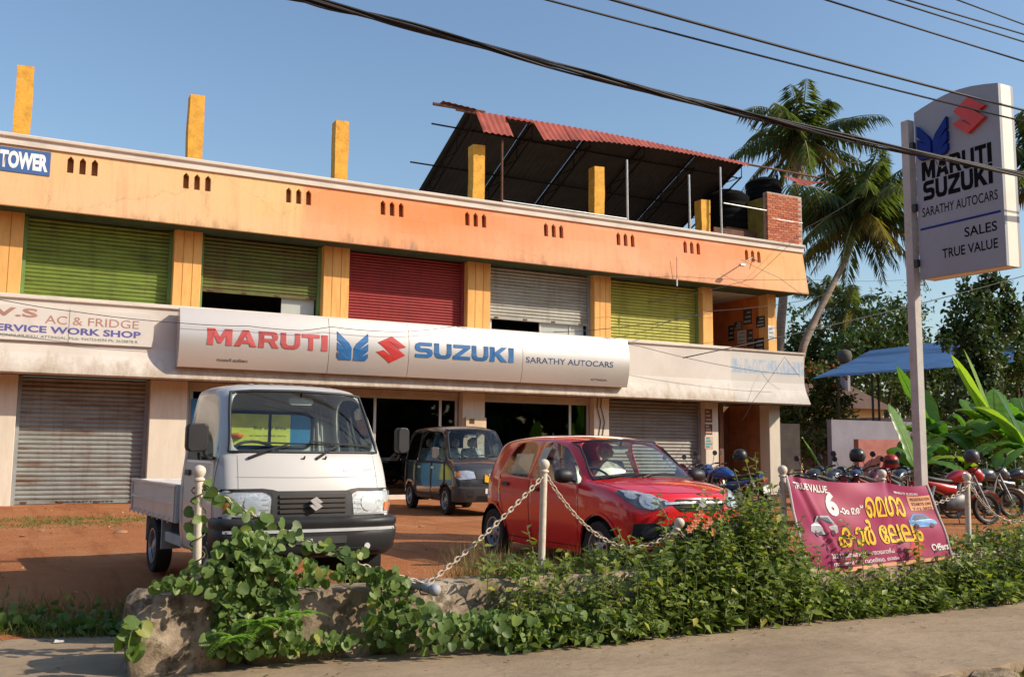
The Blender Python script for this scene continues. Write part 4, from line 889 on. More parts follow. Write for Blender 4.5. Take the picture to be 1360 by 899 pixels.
def decal(name, bv, axis, poly, mt, parent, off=.004, side=1, cuts=2, skirt=.012, smooth=180, holes=()):
    """panel that follows the bodywork: polygon cast on to the surface, raised by off, with edges running back into it"""
    vs, fs = fill_holes(poly, list(holes), lambda x, z: (x, z, 0)); bm = bmesh.new(); bv_ = [bm.verts.new(v) for v in vs]
    for f in fs:
        try: bm.faces.new([bv_[i] for i in f])
        except ValueError: pass
    for _ in range(cuts):
        es = [e for e in bm.edges if e.calc_length() > .04]
        if not es: break
        bmesh.ops.subdivide_edges(bm, edges=es, cuts=1); bmesh.ops.triangulate(bm, faces=[f for f in bm.faces if len(f.verts) > 3])
    last = None; dirv = None
    for v in bm.verts:
        h, n, d = cast(bv, axis, v.co.x, v.co.y, side)
        if h is None: h = None
        v.tag = h is None; dirv = d
        if h is not None: v.co = h+ (n if n.dot(d) < 0 else -n)*off; last = v.co.copy()
    bad = [v for v in bm.verts if v.tag]; bmesh.ops.delete(bm, geom=bad, context='VERTS')
    if skirt:
        be = [e for e in bm.edges if e.is_boundary]; r_ = bmesh.ops.extrude_edge_only(bm, edges=be)
        for g_ in r_['geom']:
            if isinstance(g_, bmesh.types.BMVert): g_.co += dirv*skirt
    bmesh.ops.recalc_face_normals(bm, faces=bm.faces); me = bpy.data.meshes.new(name); bm.to_mesh(me); bm.free()
    return place(name, me, mt, parent, world=False, smooth=35)
def seam(name, bv, axis, pts, w_, mt, parent, side=1, off=.002):
    P = []
    for (a, b_), (c, d_) in zip(pts, pts[1:]):
        k = max(1, int(math.hypot(c-a, d_-b_)/.04)); P += [(a+(c-a)*i/k, b_+(d_-b_)*i/k) for i in range(k)]
    P.append(pts[-1]); L_, R_ = [], []
    for i, (a, b_) in enumerate(P):
        q, r_ = P[max(0, i-1)], P[min(len(P)-1, i+1)]; t = Vector((r_[0]-q[0], r_[1]-q[1])); t = t.normalized() if t.length else Vector((1, 0)); n = Vector((-t.y, t.x))*w_/2
        ok = []
        for sg in (1, -1):
            h, nn, d = cast(bv, axis, a+n.x*sg, b_+n.y*sg, side)
            if h is None: ok = None; break
            ok.append(h+(nn if nn.dot(d) < 0 else -nn)*off)
        if ok: L_.append(ok[0]); R_.append(ok[1])
    if len(L_) > 1: return MB().grid([L_, R_]).build(name, mt, parent, world=False)
def wheel(parent, u, s, z, r_, w_, side, rim_r=None, style=0, hub_m=None):
    t = MB(); rr = rim_r or r_*.64; h = w_/2
    t.lathe([(rr, -h*.8), (r_*.9, -h), (r_*.975, -h*.85), (r_, -h*.5), (r_, h*.5), (r_*.975, h*.85), (r_*.9, h), (rr, h*.8)], 32, 'x', (u, s, z), cap=False)
    w = t.build('wheel', RUB, parent, world=False, smooth=35)
    o = u+side*h*.55; hm = hub_m or ALLOY
    MB().lathe([(.0, o-u-side*.06), (rr*1.0, o-u-side*.05), (rr*1.01, o-u+side*.03), (rr*.93, o-u+side*.03), (rr*.88, o-u-side*.01), (rr*.3, o-u+side*.005), (rr*.24, o-u+side*.02), (.001, o-u+side*.022)], 28, 'x', (u, s, z), cap=False).build('rim', hm, w, world=False, smooth=30)
    n = (8, 6, 7)[style]
    for k in range(n):
        a = 2*math.pi*k/n+.2; c = rr*.6; p = [(c+.2*rr*math.cos(q), .13*rr*math.sin(q)) for q in [2*math.pi*i/8 for i in range(8)]]
        b = MB(); b.v = [(o-side*-.012+side*.0, s+x*math.cos(a)-y*math.sin(a), z+x*math.sin(a)+y*math.cos(a)) for x, y in p]; b.f = [tuple(range(8))]
        b.build('rim_hole', GAP, w, world=False)
    return w
def seat(parent, u, s, z, w_=.44, m_=None, h=.62, wrap=True, head=True):
    m_ = m_ or SEATG; b = MB(); g = []
    b.grid([[(u+w_/2*k, s+yy, z+zz-.03*k*k) for k in (-1, -.8, 0, .8, 1)] for yy, zz in ((-.45, -.12), (-.46, 0), (-.2, .03), (0, .02), (.06, .2), (.12, h*.8), (.18, h), (.24, h*.9), (.2, .1), (.12, -.12))])
    st_ = b.build('seat', PLAS if wrap else m_, parent, world=False, smooth=180)
    if head: MB().lathe([(.02, h), (.08, h+.03), (.1, h+.1), (.08, h+.17), (.02, h+.2)], 10, o=(u, s+.2, z)).build('headrest', PLAS if wrap else m_, st_, world=False, smooth=180)
def steering(parent, u, s, z, r_=.18):
    b = MB(); c = Vector((u, s, z)); ax = Vector((0, -.5, .87)); a1 = Vector((1, 0, 0)); a2 = ax.cross(a1)
    b.tube([c+a1*r_*math.cos(t)+a2*r_*math.sin(t) for t in [i*2*math.pi/20 for i in range(21)]], .013, 6, cap=False); o = b.build('steering_wheel', BLK, parent, world=False, smooth=180)
    MB().tube([c-a1*r_, c-ax*.03, c+a1*r_], .015, 6).build('spoke', BLK, o, world=False); MB().tube([c-ax*.02, c-ax*.3], .03, 8).build('column', BLK, o, world=False)
def wiper(parent, bv, p0, p1, p2):
    h0 = cast(bv, 'f', *p0)[0]; h1 = cast(bv, 'f', *p1)[0]; h2 = cast(bv, 'f', *p2)[0]
    up = Vector((0, -.025, .012)); o = MB().tube([h0+up*.3, h0.lerp(h1, .5)+up*1.6, h1+up], [.014, .009, .006], 6).build('wiper', BLK, parent, world=False)
    MB().tube([h2+up*.7, h2.lerp(h1*2-h2, .5)+up*.7, h1*2-h2+up*.7], .008, 5).build('wiper_blade', BLK, o, world=False)
def slogo(name, parent, fn, w_, mt):
    return emblem([((u-.5)*w_, (v-.5)*w_) for u, v in SLOGO], 0, 1, 0, 1, fn, mt, parent, .008, name)
def arch_liner(parent, s, z, r_, u0, u1):
    b = MB(); n = 16; rows = []
    for i in range(n+1): t = R(-15+210*i/n); rows.append([(u0, s+r_*math.cos(t), z+r_*math.sin(t)), (u1, s+r_*math.cos(t), z+r_*math.sin(t))])
    b.grid(rows); k = len(b.v); b.v += [r0[0] for r0 in rows]; b.f.append(tuple(range(k, k+n+1))); return b.build('wheel_liner', WELL, parent, world=False)

# ---------------------------------------------------------------- white pickup truck
OFF = -1.9
tr = thing('pickup_truck', 'small white cab-over pickup truck with black bumper facing the road', 'truck', (0, 0, 0))
WHITE = mat('white truck paint', (.56, .545, .52), .35, coat=.4, var=.02, scale=1)
# stations: cab
st = []
def S(sl, us, zs, top): st.append([(sl[k] if hasattr(sl, '__len__') else sl, us[k], zs[k]) for k in range(5)]+top)
S([.10, .10, .12, .15, .25], [.69, .715, .73, .73, .715], [.42, .55, .72, .93, 1.16], [(.28, .70, 1.205), (.235, .615, 1.215), (.19, .44, 1.215), (.165, .22, 1.215), (.155, 0, 1.215)])
S([.30, .30, .32, .34, .40], [.735, .755, .765, .765, .745], [.40, .55, .72, .93, 1.17], [(.37, .722, 1.235), (.265, .655, 1.24), (.215, .46, 1.24), (.185, .22, 1.24), (.175, 0, 1.24)])
S(.55, [.74, .765, .772, .77, .748], [.38, .55, .72, .93, 1.17], [(.505, .69, 1.49), (.425, .625, 1.505), (.375, .44, 1.515), (.35, .22, 1.52), (.34, 0, 1.525)])
S(.80, [.74, .765, .772, .77, .748], [.38, .55, .72, .93, 1.17], [(.69, .655, 1.735), (.585, .595, 1.765), (.545, .42, 1.775), (.525, .2, 1.782), (.52, 0, 1.785)])
S(.98, [.74, .765, .772, .77, .748], [.38, .55, .72, .93, 1.17], [(.93, .650, 1.755), (.72, .605, 1.815), (.66, .45, 1.838), (.64, .22, 1.846), (.635, 0, 1.85)])
S(1.38, [.74, .765, .772, .77, .748], [.38, .55, .72, .93, 1.17], [(1.38, .652, 1.755), (1.30, .62, 1.825), (1.2, .46, 1.855), (1.2, .23, 1.866), (1.2, 0, 1.868)])
S(1.50, [.735, .76, .768, .766, .742], [.38, .55, .72, .93, 1.17], [(1.50, .648, 1.75), (1.50, .61, 1.815), (1.50, .45, 1.84), (1.50, .22, 1.845), (1.50, 0, 1.85)])
V, Q = cloft(st, [(.02, .42), (.02, .55), (.035, .72), (.055, .93), (.13, 1.16)], None, OFF)
sel = lambda fn: [q for q, k in Q if fn(k)]
is_ws = lambda k: k[0] == 'ring' and k[1] in (1, 2) and k[2] >= 6
is_sw = lambda k: k[0] == 'ring' and k[1] in (1, 2, 3, 4) and k[2] == 4
is_dr = lambda k: k[0] == 'ring' and k[1] in (1, 2, 3, 4) and k[2] < 4
arch = [(.66+OFF, .30, .345, .3)]
cab = cbuild('cab', V, sel(lambda k: not is_ws(k) and not is_sw(k) and not is_dr(k)), WHITE, tr, 2, .02, arch)
doors = []
for sd in (1, -1):
    d = cbuild('door', V, [q for q in sel(is_dr) if V[q[0]][0]*sd > 0], WHITE, tr, 3, .03, arch); doors.append(d)
    cbuild('window', V, [q for q in sel(is_sw) if V[q[0]][0]*sd > 0], GLS, d, 2)
ws = cbuild('windshield', V, sel(is_ws), GLS, tr, 3)
BV = bvh_of([cab, ws]+doors)
# rubber windshield surround
def rim_loop(bv, axis, pts, r_, mt, name, parent, side=1):
    P = []
    for (a, b_), (c, d_) in zip(pts, pts[1:]+pts[:1]):
        k = max(1, int(math.hypot(c-a, d_-b_)/.05)); P += [(a+(c-a)*i/k, b_+(d_-b_)*i/k) for i in range(k)]
    H = [cast(bv, axis, *p, side)[0] for p in P]; H = [h for h in H if h is not None]; H.append(H[0])
    return MB().tube(H, r_, 6, cap=False).build(name, mt, parent, world=False, smooth=180)
rim_loop(BV, 'f', [(-.655, 1.245), (-.3, 1.245), (0, 1.245), (.3, 1.245), (.655, 1.245), (.63, 1.44), (.612, 1.60), (.588, 1.755), (.4, 1.772), (0, 1.781), (-.4, 1.772), (-.588, 1.755), (-.612, 1.60), (-.63, 1.44)], .014, BLK, 'window_seal', ws)
# panel lines
seam('panel_gap', BV, 'f', [(-.62, 1.04), (0, 1.035), (.62, 1.04)], .005, mat('pale gap', (.3, .3, .3), .8), cab)
for sg in (-1, 1): seam('panel_gap', BV, 'f', [(.60*sg, 1.215), (.61*sg, .92)], .005, MATS['pale gap'], cab)
for d, sd in zip(doors, (1, -1)):
    seam('panel_gap', BV, 's', [(OFF+.335, 1.2), (OFF+.33, .5)], .008, GAP, d, sd); seam('panel_gap', BV, 's', [(OFF+1.37, 1.72), (OFF+1.37, .42)], .008, GAP, d, sd)
    decal('door_handle', BV, 's', rrect(OFF+1.13, OFF+1.30, 1.03, 1.08, .02, 3), BLK, d, .02, sd)
    seam('window_seal', BV, 's', [(OFF+.42, 1.185), (OFF+.9, 1.185), (OFF+1.36, 1.185)], .03, BLK, d, sd, .004)
# head lamps, grille
for sg in (-1, 1):
    P_ = [(sg*.345, .735), (sg*.70, .735), (sg*.728, .80), (sg*.722, .915), (sg*.60, .918), (sg*.40, .905), (sg*.355, .86)]
    hl_ = decal('headlight', BV, 'f', P_, REFL, cab, .006)
    decal('lens', BV, 'f', P_, LENS, hl_, .022, skirt=.03)
    decal('reflector_bowl', BV, 'f', [(sg*.50+.07*math.cos(t), .82+.07*math.sin(t)) for t in [i*.52 for i in range(12)]], CHR, hl_, .014)
    decal('turn_lamp', BV, 'f', [(sg*.66, .75), (sg*.715, .75), (sg*.72, .83), (sg*.67, .82)], AMB, hl_, .012)
    for z in (.78, .82, .86): seam('lamp_rib', BV, 'f', [(sg*.37, z), (sg*.44, z)], .012, CHR, hl_, 1, .012)
gr = decal('grille', BV, 'f', [(-.36, .715), (.36, .715), (.345, .90), (.30, .925), (-.30, .925), (-.345, .90)], BLK, cab, .012)
decal('grille_surround', BV, 'f', [(-.73, .70), (.73, .70), (.735, .722), (.34, .722), (.30, .70), (-.30, .70), (-.34, .722), (-.735, .722)], BLK, gr, .016)
for sg in (-1, 1): decal('grille_surround', BV, 'f', [(sg*.30, .925), (sg*.34, .935), (sg*.42, .945), (sg*.72, .94), (sg*.735, .92), (sg*.41, .925), (sg*.355, .90), (sg*.345, .89)], BLK, gr, .014)
gin = mat('grille recess', (.03, .022, .017), .6)
for z in (.76, .80, .84, .88): decal('grille_slat', BV, 'f', rrect(-.29, .29, z-.013, z+.013, .006, 2), gin, gr, .026)
slogo('badge', gr, lambda x, z, d: Vector((x, OFF-.02-d, .823+z)), .115, CHR)
# bumper
def wrapstrip(name, rows, mt, parent, closed=True, off=OFF):
    """rows: (z, s_centre, s_corner, u_corner, s_end, u_end)"""
    b = MB(); G = []
    for z, sc, sk, uc, se, ue in rows:
        half_ = [(0, sc), (uc*.4, sc+.004), (uc*.75, sc+(sk-sc)*.25), (uc*.93, sc+(sk-sc)*.62), (uc, sk), (ue, sk+(se-sk)*.5), (ue, se)]
        G.append([(-u, s+off, z) for u, s in half_[::-1]]+[(u, s+off, z) for u, s in half_[1:]])
    b.grid(G); return b.build(name, mt, parent, world=False, smooth=55)
bp = wrapstrip('bumper', [(.375, .10, .20, .64, .40, .66), (.38, .03, .14, .70, .40, .745), (.43, -.035, .10, .75, .36, .78), (.55, -.05, .09, .775, .34, .79), (.60, -.055, .088, .775, .34, .79), (.615, -.035, .1, .77, .34, .785), (.63, -.035, .1, .77, .34, .785), (.65, -.06, .085, .775, .34, .79), (.685, -.06, .085, .775, .34, .79), (.705, -.03, .10, .765, .33, .78), (.71, .06, .16, .72, .33, .74)], BLK, tr)
BVb = bvh_of([bp])
seam('trim_strip', BVb, 'f', [(-.74, .605), (-.4, .605), (0, .605), (.4, .605), (.74, .605)], .018, mat('grey strip', (.35, .35, .35), .5), bp, 1, .006)
pl_ = decal('plate_holder', BVb, 'f', rrect(-.235, .265, .50, .56, .006, 2), mat('dark grey plastic', (.055, .055, .058), .5), bp, .012)
for u in (-.055, .10): decal('bolt', BVb, 'f', rrect(u, u+.02, .52, .545, .004, 2), mat('pale bolt', (.6, .6, .58), .4), pl_, .018)
seam('intake_lip', BVb, 'f', [(-.6, .415), (.6, .415)], .02, GAP, bp, 1, .005); seam('intake_lip', BVb, 'f', [(-.1, .455), (.45, .455)], .014, GAP, bp, 1, .005)
decal('tow_cap', BVb, 'f', [(.46+.028*math.cos(t), .465+.028*math.sin(t)) for t in [i*.63 for i in range(10)]], mat('white cap', (.6, .6, .58), .5), bp, .012)
decal('intake_tag', BVb, 'f', rrect(.1, .2, .405, .425, .004, 2), MATS['pale bolt'], bp, .01)
# name on the front
text_fit('SUPER', lambda x, z, d: cast(BV, 'f', x, z)[0]+Vector((0, -.004, 0)), .28, .42, 1.085, 1.105, .01, mt=mat('grey script', (.35, .35, .36), .4), parent=cab, world=False)
text_fit('CARRY', lambda x, z, d: cast(BV, 'f', x, z)[0]+Vector((0, -.004, 0)), .425, .58, 1.085, 1.112, .02, mt=MATS['grey script'], parent=cab, world=False)
for u in (-.06, .13): MB().tube([cast(BV, 'f', u, 1.19)[0], cast(BV, 'f', u, 1.19)[0]+Vector((0, -.02, .02))], .009, 6).build('washer_jet', BLK, cab, world=False)
wiper(tr, BV, (-.52, 1.19), (-.15, 1.31), (.2, 1.302)); wiper(tr, BV, (.05, 1.19), (.3, 1.31), (.6, 1.29))
# mirrors
for sd in (1, -1):
    mr_ = MB(); c0 = Vector((sd*.915, OFF+.30, 1.36))
    mw = .088 if sd < 0 else .06; P_ = rrect(-mw, mw, -.115, .115, .04, 4); mr_.prism(P_, lambda x, z: (c0.x+x, c0.y-.045+.02*abs(x)/.1, c0.z+z), lambda x, z: (c0.x+x, c0.y+.06, c0.z+z))
    k = len(mr_.v); o = mr_.build('mirror', BLK, tr, world=False, smooth=40, bevel=.015)
    MB().prism(rrect(-mw*.8, mw*.8, -.095, .095, .03, 4), lambda x, z: (c0.x+x, c0.y+.061, c0.z+z), lambda x, z: (c0.x+x, c0.y+.066, c0.z+z)).build('mirror_glass', CHR, o, world=False)
    MB().tube([c0+Vector((-sd*.02, .01, -.13)), c0+Vector((-sd*.03, .04, -.17)), Vector((sd*.735, OFF+.42, 1.19))], .014, 6).build('mirror_arm', BLK, o, world=False)
    MB().tube([c0+Vector((-sd*.06, .01, -.12)), c0+Vector((-sd*.10, .04, -.17)), Vector((sd*.735, OFF+.5, 1.19))], .014, 6).build('mirror_arm', BLK, o, world=False)
# cab back wall with window
WIN = rrect(-.40, .47, 1.29, 1.62, .09, 5)
out = [(-.74, .45), (.74, .45), (.765, .9), (.74, 1.17), (.63, 1.73), (.58, 1.79), (.4, 1.825), (-.4, 1.825), (-.58, 1.79), (-.63, 1.73), (-.74, 1.17), (-.765, .9)]
bw_ = plate(out, [WIN], lambda x, z: (x, OFF+1.47, z), (0, .03, 0)).build('cab_back', mat('grey cab lining', (.55, .58, .55), .7), tr, world=False)
rw = MB().prism(WIN, lambda x, z: (x, OFF+1.48, z), lambda x, z: (x, OFF+1.484, z)).build('rear_window', glass_mat('rear glass', (.9, .94, .9), 0.), bw_, world=False)
MB().tube([(x, OFF+1.463, z) for x, z in WIN+WIN[:1]], .018, 6, cap=False).build('window_seal', BLK, rw, world=False); MB().box(.03, .055, OFF+1.455, OFF+1.475, 1.29, 1.62).build('divider', BLK, rw, world=False)
MB().box(-.70, .70, OFF+.30, OFF+.56, 1.0, 1.19).build('dashboard', DASH, tr, world=False, bevel=.04)
steering(tr, -.36, OFF+.50, 1.24, .19)
for u in (-.36, .36): seat(tr, u, OFF+1.18, .88, .5, mat('grey vinyl seat', (.20, .21, .20), .6), .36, False, False)
MB().box(-.72, .72, OFF+.3, OFF+1.45, .56, .62).build('cab_floor', BLK, tr, world=False)
im = MB().prism(rrect(-.11, .11, -.035, .035, .03, 4), lambda x, z: (.06+x, OFF+.615, 1.70+z), lambda x, z: (.06+x, OFF+.64, 1.70+z)).build('rear_view_mirror', mat('pale mirror shell', (.5, .52, .48), .4), tr, world=False, smooth=40); MB().bar((.06, OFF+.63, 1.73), (.06, OFF+.62, 1.785), .008).build('stalk', BLK, im, world=False)
for u in (.50, .54): MB().tube([(u, OFF+1.44, 1.70), (u+.03, OFF+1.42, 1.2)], .012, 5).build('seat_belt', mat('belt webbing', (.45, .45, .43), .8), tr, world=False)
# roof ribs
for u in (-.36, -.18, 0, .18, .36): seam('roof_rib', BV, 't', [(u, OFF+.70), (u, OFF+1.40)], .03, WHITE, cab, 1, .008)
# cargo bed
bedm = mat('white bed paint', (.60, .58, .56), .4, coat=.3, var=.05, scale=2, dirt=(.40, .33, .28), dirt_amt=.4); BL0, BL1 = OFF+1.58, OFF+3.78
MB().box(-.76, .76, BL0, BL1, .62, .66).build('bed_floor', bedm, tr, world=False)
def side_panel(sd):
    b = MB(); u0, u1 = sd*.745, sd*.785
    o = b.box(min(u0, u1), max(u0, u1), BL0, BL1, .58, .92).build('bed_side', bedm, tr, world=False, bevel=.008)
    MB().box(min(sd*.735, sd*.80), max(sd*.735, sd*.80), BL0, BL1, .905, .935).build('bed_rail', bedm, o, world=False, bevel=.008)
    MB().box(min(sd*.786, sd*.795), max(sd*.786, sd*.795), BL0+.02, BL1-.02, .74, .77).build('pressed_rib', bedm, o, world=False, bevel=.003)
    for i in range(2):
        y = BL0+.02+i*2.1; MB().box(min(sd*.786, sd*.797), max(sd*.786, sd*.797), y, y+.05, .59, .905).build('pressed_rib', bedm, o, world=False, bevel=.003)
    for i in range(9):
        y = BL0+.12+i*.24; MB().tube([(sd*.80, y, .63), (sd*.825, y, .605), (sd*.82, y, .58)], .007, 5).build('rope_hook', bedm, o, world=False)
for sd in (1, -1): side_panel(sd)
MB().box(-.743, .743, BL1-.04, BL1, .662, .93).build('tailgate', bedm, tr, world=False, bevel=.008); MB().box(-.743, .743, BL0, BL0+.04, .662, .93).build('headboard', bedm, tr, world=False, bevel=.008)
hb = MB()
for u in (-.5, .5): hb.bar((u, BL0+.02, 1.0), (u, BL0+.02, 1.12), .014)
hb.bar((-.52, BL0+.02, 1.12), (.52, BL0+.02, 1.12), .014); hb.build('guard_bar', bedm, tr, world=False)
for u in (-.42, .42): MB().box(u-.04, u+.04, OFF+.3, BL1-.1, .50, .62).build('chassis_rail', BLK, tr, world=False)
MB().box(-.62, .62, OFF+2.78, OFF+2.86, .25, .33).build('rear_axle', BLK, tr, world=False); MB().box(-.6, .6, OFF+.3, OFF+1.3, .34, .52).build('engine_pan', WELL, tr, world=False)
for u in (-.62, .62):
    sd = 1 if u > 0 else -1; wheel(tr, u+sd*.04, OFF+.66, .275, .275, .16, sd, style=0); wheel(tr, u+sd*.04, OFF+2.80, .275, .275, .16, sd, style=0)
    arch_liner(tr, OFF+.66, .30, .345, sd*.35, sd*.74)
    MB().box(min(sd*.55, sd*.74), max(sd*.55, sd*.74), OFF+2.33, OFF+2.36, .28, .64).build('mud_flap', mat('grey guard', (.42, .42, .41), .6), tr, world=False)
    MB().box(min(sd*.56, sd*.73), max(sd*.56, sd*.73), OFF+3.15, OFF+3.17, .30, .62).build('mud_flap', MATS['grey guard'], tr, world=False)
    MB().box(min(sd*.66, sd*.72), max(sd*.66, sd*.72), OFF+1.45, OFF+2.28, .36, .46).build('side_guard', MATS['grey guard'], tr, world=False, bevel=.01)
MB().box(-.68, -.40, OFF+1.55, OFF+2.2, .34, .58).build('fuel_tank', WELL, tr, world=False, bevel=.03)
tr.rotation_euler.z = R(3.2); tr.location = Vector((2.40, 8.054, -.015))+Matrix.Rotation(R(3.2), 3, 'Z') @ Vector((0, 1.9, 0))

# ---------------------------------------------------------------- red hatchback
OFF = -1.85
hc = thing('red_hatchback', 'glossy red hatchback parked nose to the road behind the weeds', 'car', (0, 0, 0))
REDP = mat('red car paint', (.78, .014, .018), .25, coat=1., var=.03, scale=1)
st = []
S([.36, .32, .31, .34, .40], [.69, .735, .755, .755, .735], [.22, .38, .58, .75, .845], [(.34, .655, .87), (.25, .54, .88), (.17, .39, .878), (.11, .2, .875), (.09, 0, .872)])
S([.62, .62, .62, .62, .64], [.735, .785, .805, .80, .772], [.20, .36, .59, .80, .91], [(.62, .70, .945), (.57, .575, .957), (.49, .41, .965), (.43, .2, .97), (.41, 0, .97)])
S([.92, .92, .92, .94, .98], [.74, .79, .812, .812, .785], [.19, .36, .58, .79, .93], [(.98, .715, .972), (.93, .60, .985), (.85, .42, 1.0), (.79, .2, 1.008), (.77, 0, 1.01)])
S([1.15, 1.15, 1.15, 1.15, 1.16], [.74, .79, .815, .815, .79], [.19, .36, .58, .80, .945], [(1.12, .738, .975), (1.03, .675, .985), (.95, .46, 1.01), (.89, .23, 1.02), (.87, 0, 1.02)])
S(1.42, [.74, .79, .815, .815, .79], [.19, .36, .58, .80, .955], [(1.38, .672, 1.18), (1.28, .612, 1.20), (1.20, .43, 1.225), (1.15, .21, 1.235), (1.13, 0, 1.24)])
S(1.72, [.74, .79, .815, .815, .79], [.19, .36, .58, .80, .965], [(1.66, .605, 1.365), (1.54, .55, 1.40), (1.46, .40, 1.425), (1.42, .2, 1.437), (1.41, 0, 1.44)])
S(2.02, [.74, .79, .815, .815, .79], [.19, .36, .58, .80, .972], [(2.0, .592, 1.405), (1.94, .55, 1.44), (1.86, .40, 1.468), (1.82, .2, 1.482), (1.80, 0, 1.486)])
S(2.20, [.74, .79, .815, .815, .79], [.19, .36, .58, .80, .977], [(2.19, .590, 1.41), (2.17, .548, 1.448), (2.13, .40, 1.478), (2.12, .2, 1.49), (2.12, 0, 1.494)])
S(2.30, [.74, .79, .815, .815, .79], [.19, .36, .58, .80, .98], [(2.29, .589, 1.41), (2.29, .547, 1.448), (2.29, .40, 1.478), (2.29, .2, 1.49), (2.29, 0, 1.494)])
S(2.68, [.74, .79, .818, .818, .788], [.19, .36, .58, .82, .995], [(2.66, .585, 1.41), (2.66, .545, 1.455), (2.66, .40, 1.485), (2.66, .2, 1.498), (2.66, 0, 1.50)])
S(3.02, [.735, .785, .818, .818, .78], [.20, .36, .58, .84, 1.03], [(2.94, .578, 1.385), (3.0, .538, 1.44), (3.02, .39, 1.47), (3.02, .19, 1.482), (3.02, 0, 1.485)])
S([3.30, 3.30, 3.30, 3.32, 3.30], [.71, .765, .80, .80, .745], [.24, .36, .58, .84, 1.06], [(3.28, .605, 1.34), (3.34, .53, 1.41), (3.38, .38, 1.44), (3.40, .18, 1.45), (3.40, 0, 1.455)])
S([3.52, 3.52, 3.52, 3.52, 3.44], [.62, .68, .72, .735, .70], [.30, .40, .60, .84, 1.06], [(3.44, .585, 1.30), (3.48, .505, 1.37), (3.52, .36, 1.40), (3.53, .18, 1.41), (3.53, 0, 1.41)])
V, Q = cloft(st, [(.02, .20), (-.0, .36), (.01, .56), (.03, .73), (.05, .83)], [(3.62, .30), (3.66, .40), (3.68, .6), (3.66, .84), (3.60, 1.04)], OFF)
is_ws = lambda k: k[0] == 'ring' and k[1] in (3, 4) and k[2] >= 6
is_fw = lambda k: k[0] == 'ring' and k[1] in (3, 4, 5, 6) and k[2] == 4
is_rw = lambda k: k[0] == 'ring' and k[1] in (8, 9) and k[2] == 4
is_fd = lambda k: k[0] == 'ring' and k[1] in (3, 4, 5, 6) and k[2] < 4
is_rd = lambda k: k[0] == 'ring' and k[1] in (7, 8, 9) and k[2] < 4
is_hd = lambda k: k[0] == 'ring' and k[1] in (0, 1, 2) and k[2] >= 5
FWS, RWS = .76, 3.195
arch = [(FWS+OFF, .30, .335, .4), (RWS+OFF, .30, .335, .4)]
body = cbuild('body', V, sel(lambda k: not (is_ws(k) or is_fw(k) or is_rw(k) or is_fd(k) or is_rd(k))), REDP, hc, 3, .012, arch)
parts = []
for sd in (1, -1):
    d = cbuild('front_door', V, [q for q in sel(is_fd) if V[q[0]][0]*sd > 0], REDP, hc, 3, .02, arch); parts.append(d); cbuild('window', V, [q for q in sel(is_fw) if V[q[0]][0]*sd > 0], GLS, d, 3)
    d = cbuild('rear_door', V, [q for q in sel(is_rd) if V[q[0]][0]*sd > 0], REDP, hc, 3, .02, arch); parts.append(d); cbuild('window', V, [q for q in sel(is_rw) if V[q[0]][0]*sd > 0], GLS, d, 3)
ws = cbuild('windshield', V, sel(is_ws), GLS, hc, 3)
BV = bvh_of([body, ws]+parts)
rim_loop(BV, 'f', [(-.67, .99), (-.46, 1.015), (0, 1.025), (.46, 1.015), (.67, .99), (.645, 1.1), (.61, 1.20), (.552, 1.395), (.40, 1.42), (0, 1.435), (-.40, 1.42), (-.552, 1.395), (-.61, 1.20), (-.645, 1.1)], .012, BLK, 'window_seal', ws)
decal('cowl', BV, 't', [(-.66, OFF+1.02), (-.46, OFF+.94), (0, OFF+.86), (.46, OFF+.94), (.66, OFF+1.02), (.64, OFF+1.06), (.45, OFF+.99), (0, OFF+.91), (-.45, OFF+.99), (-.64, OFF+1.06)], BLK, ws, .006)
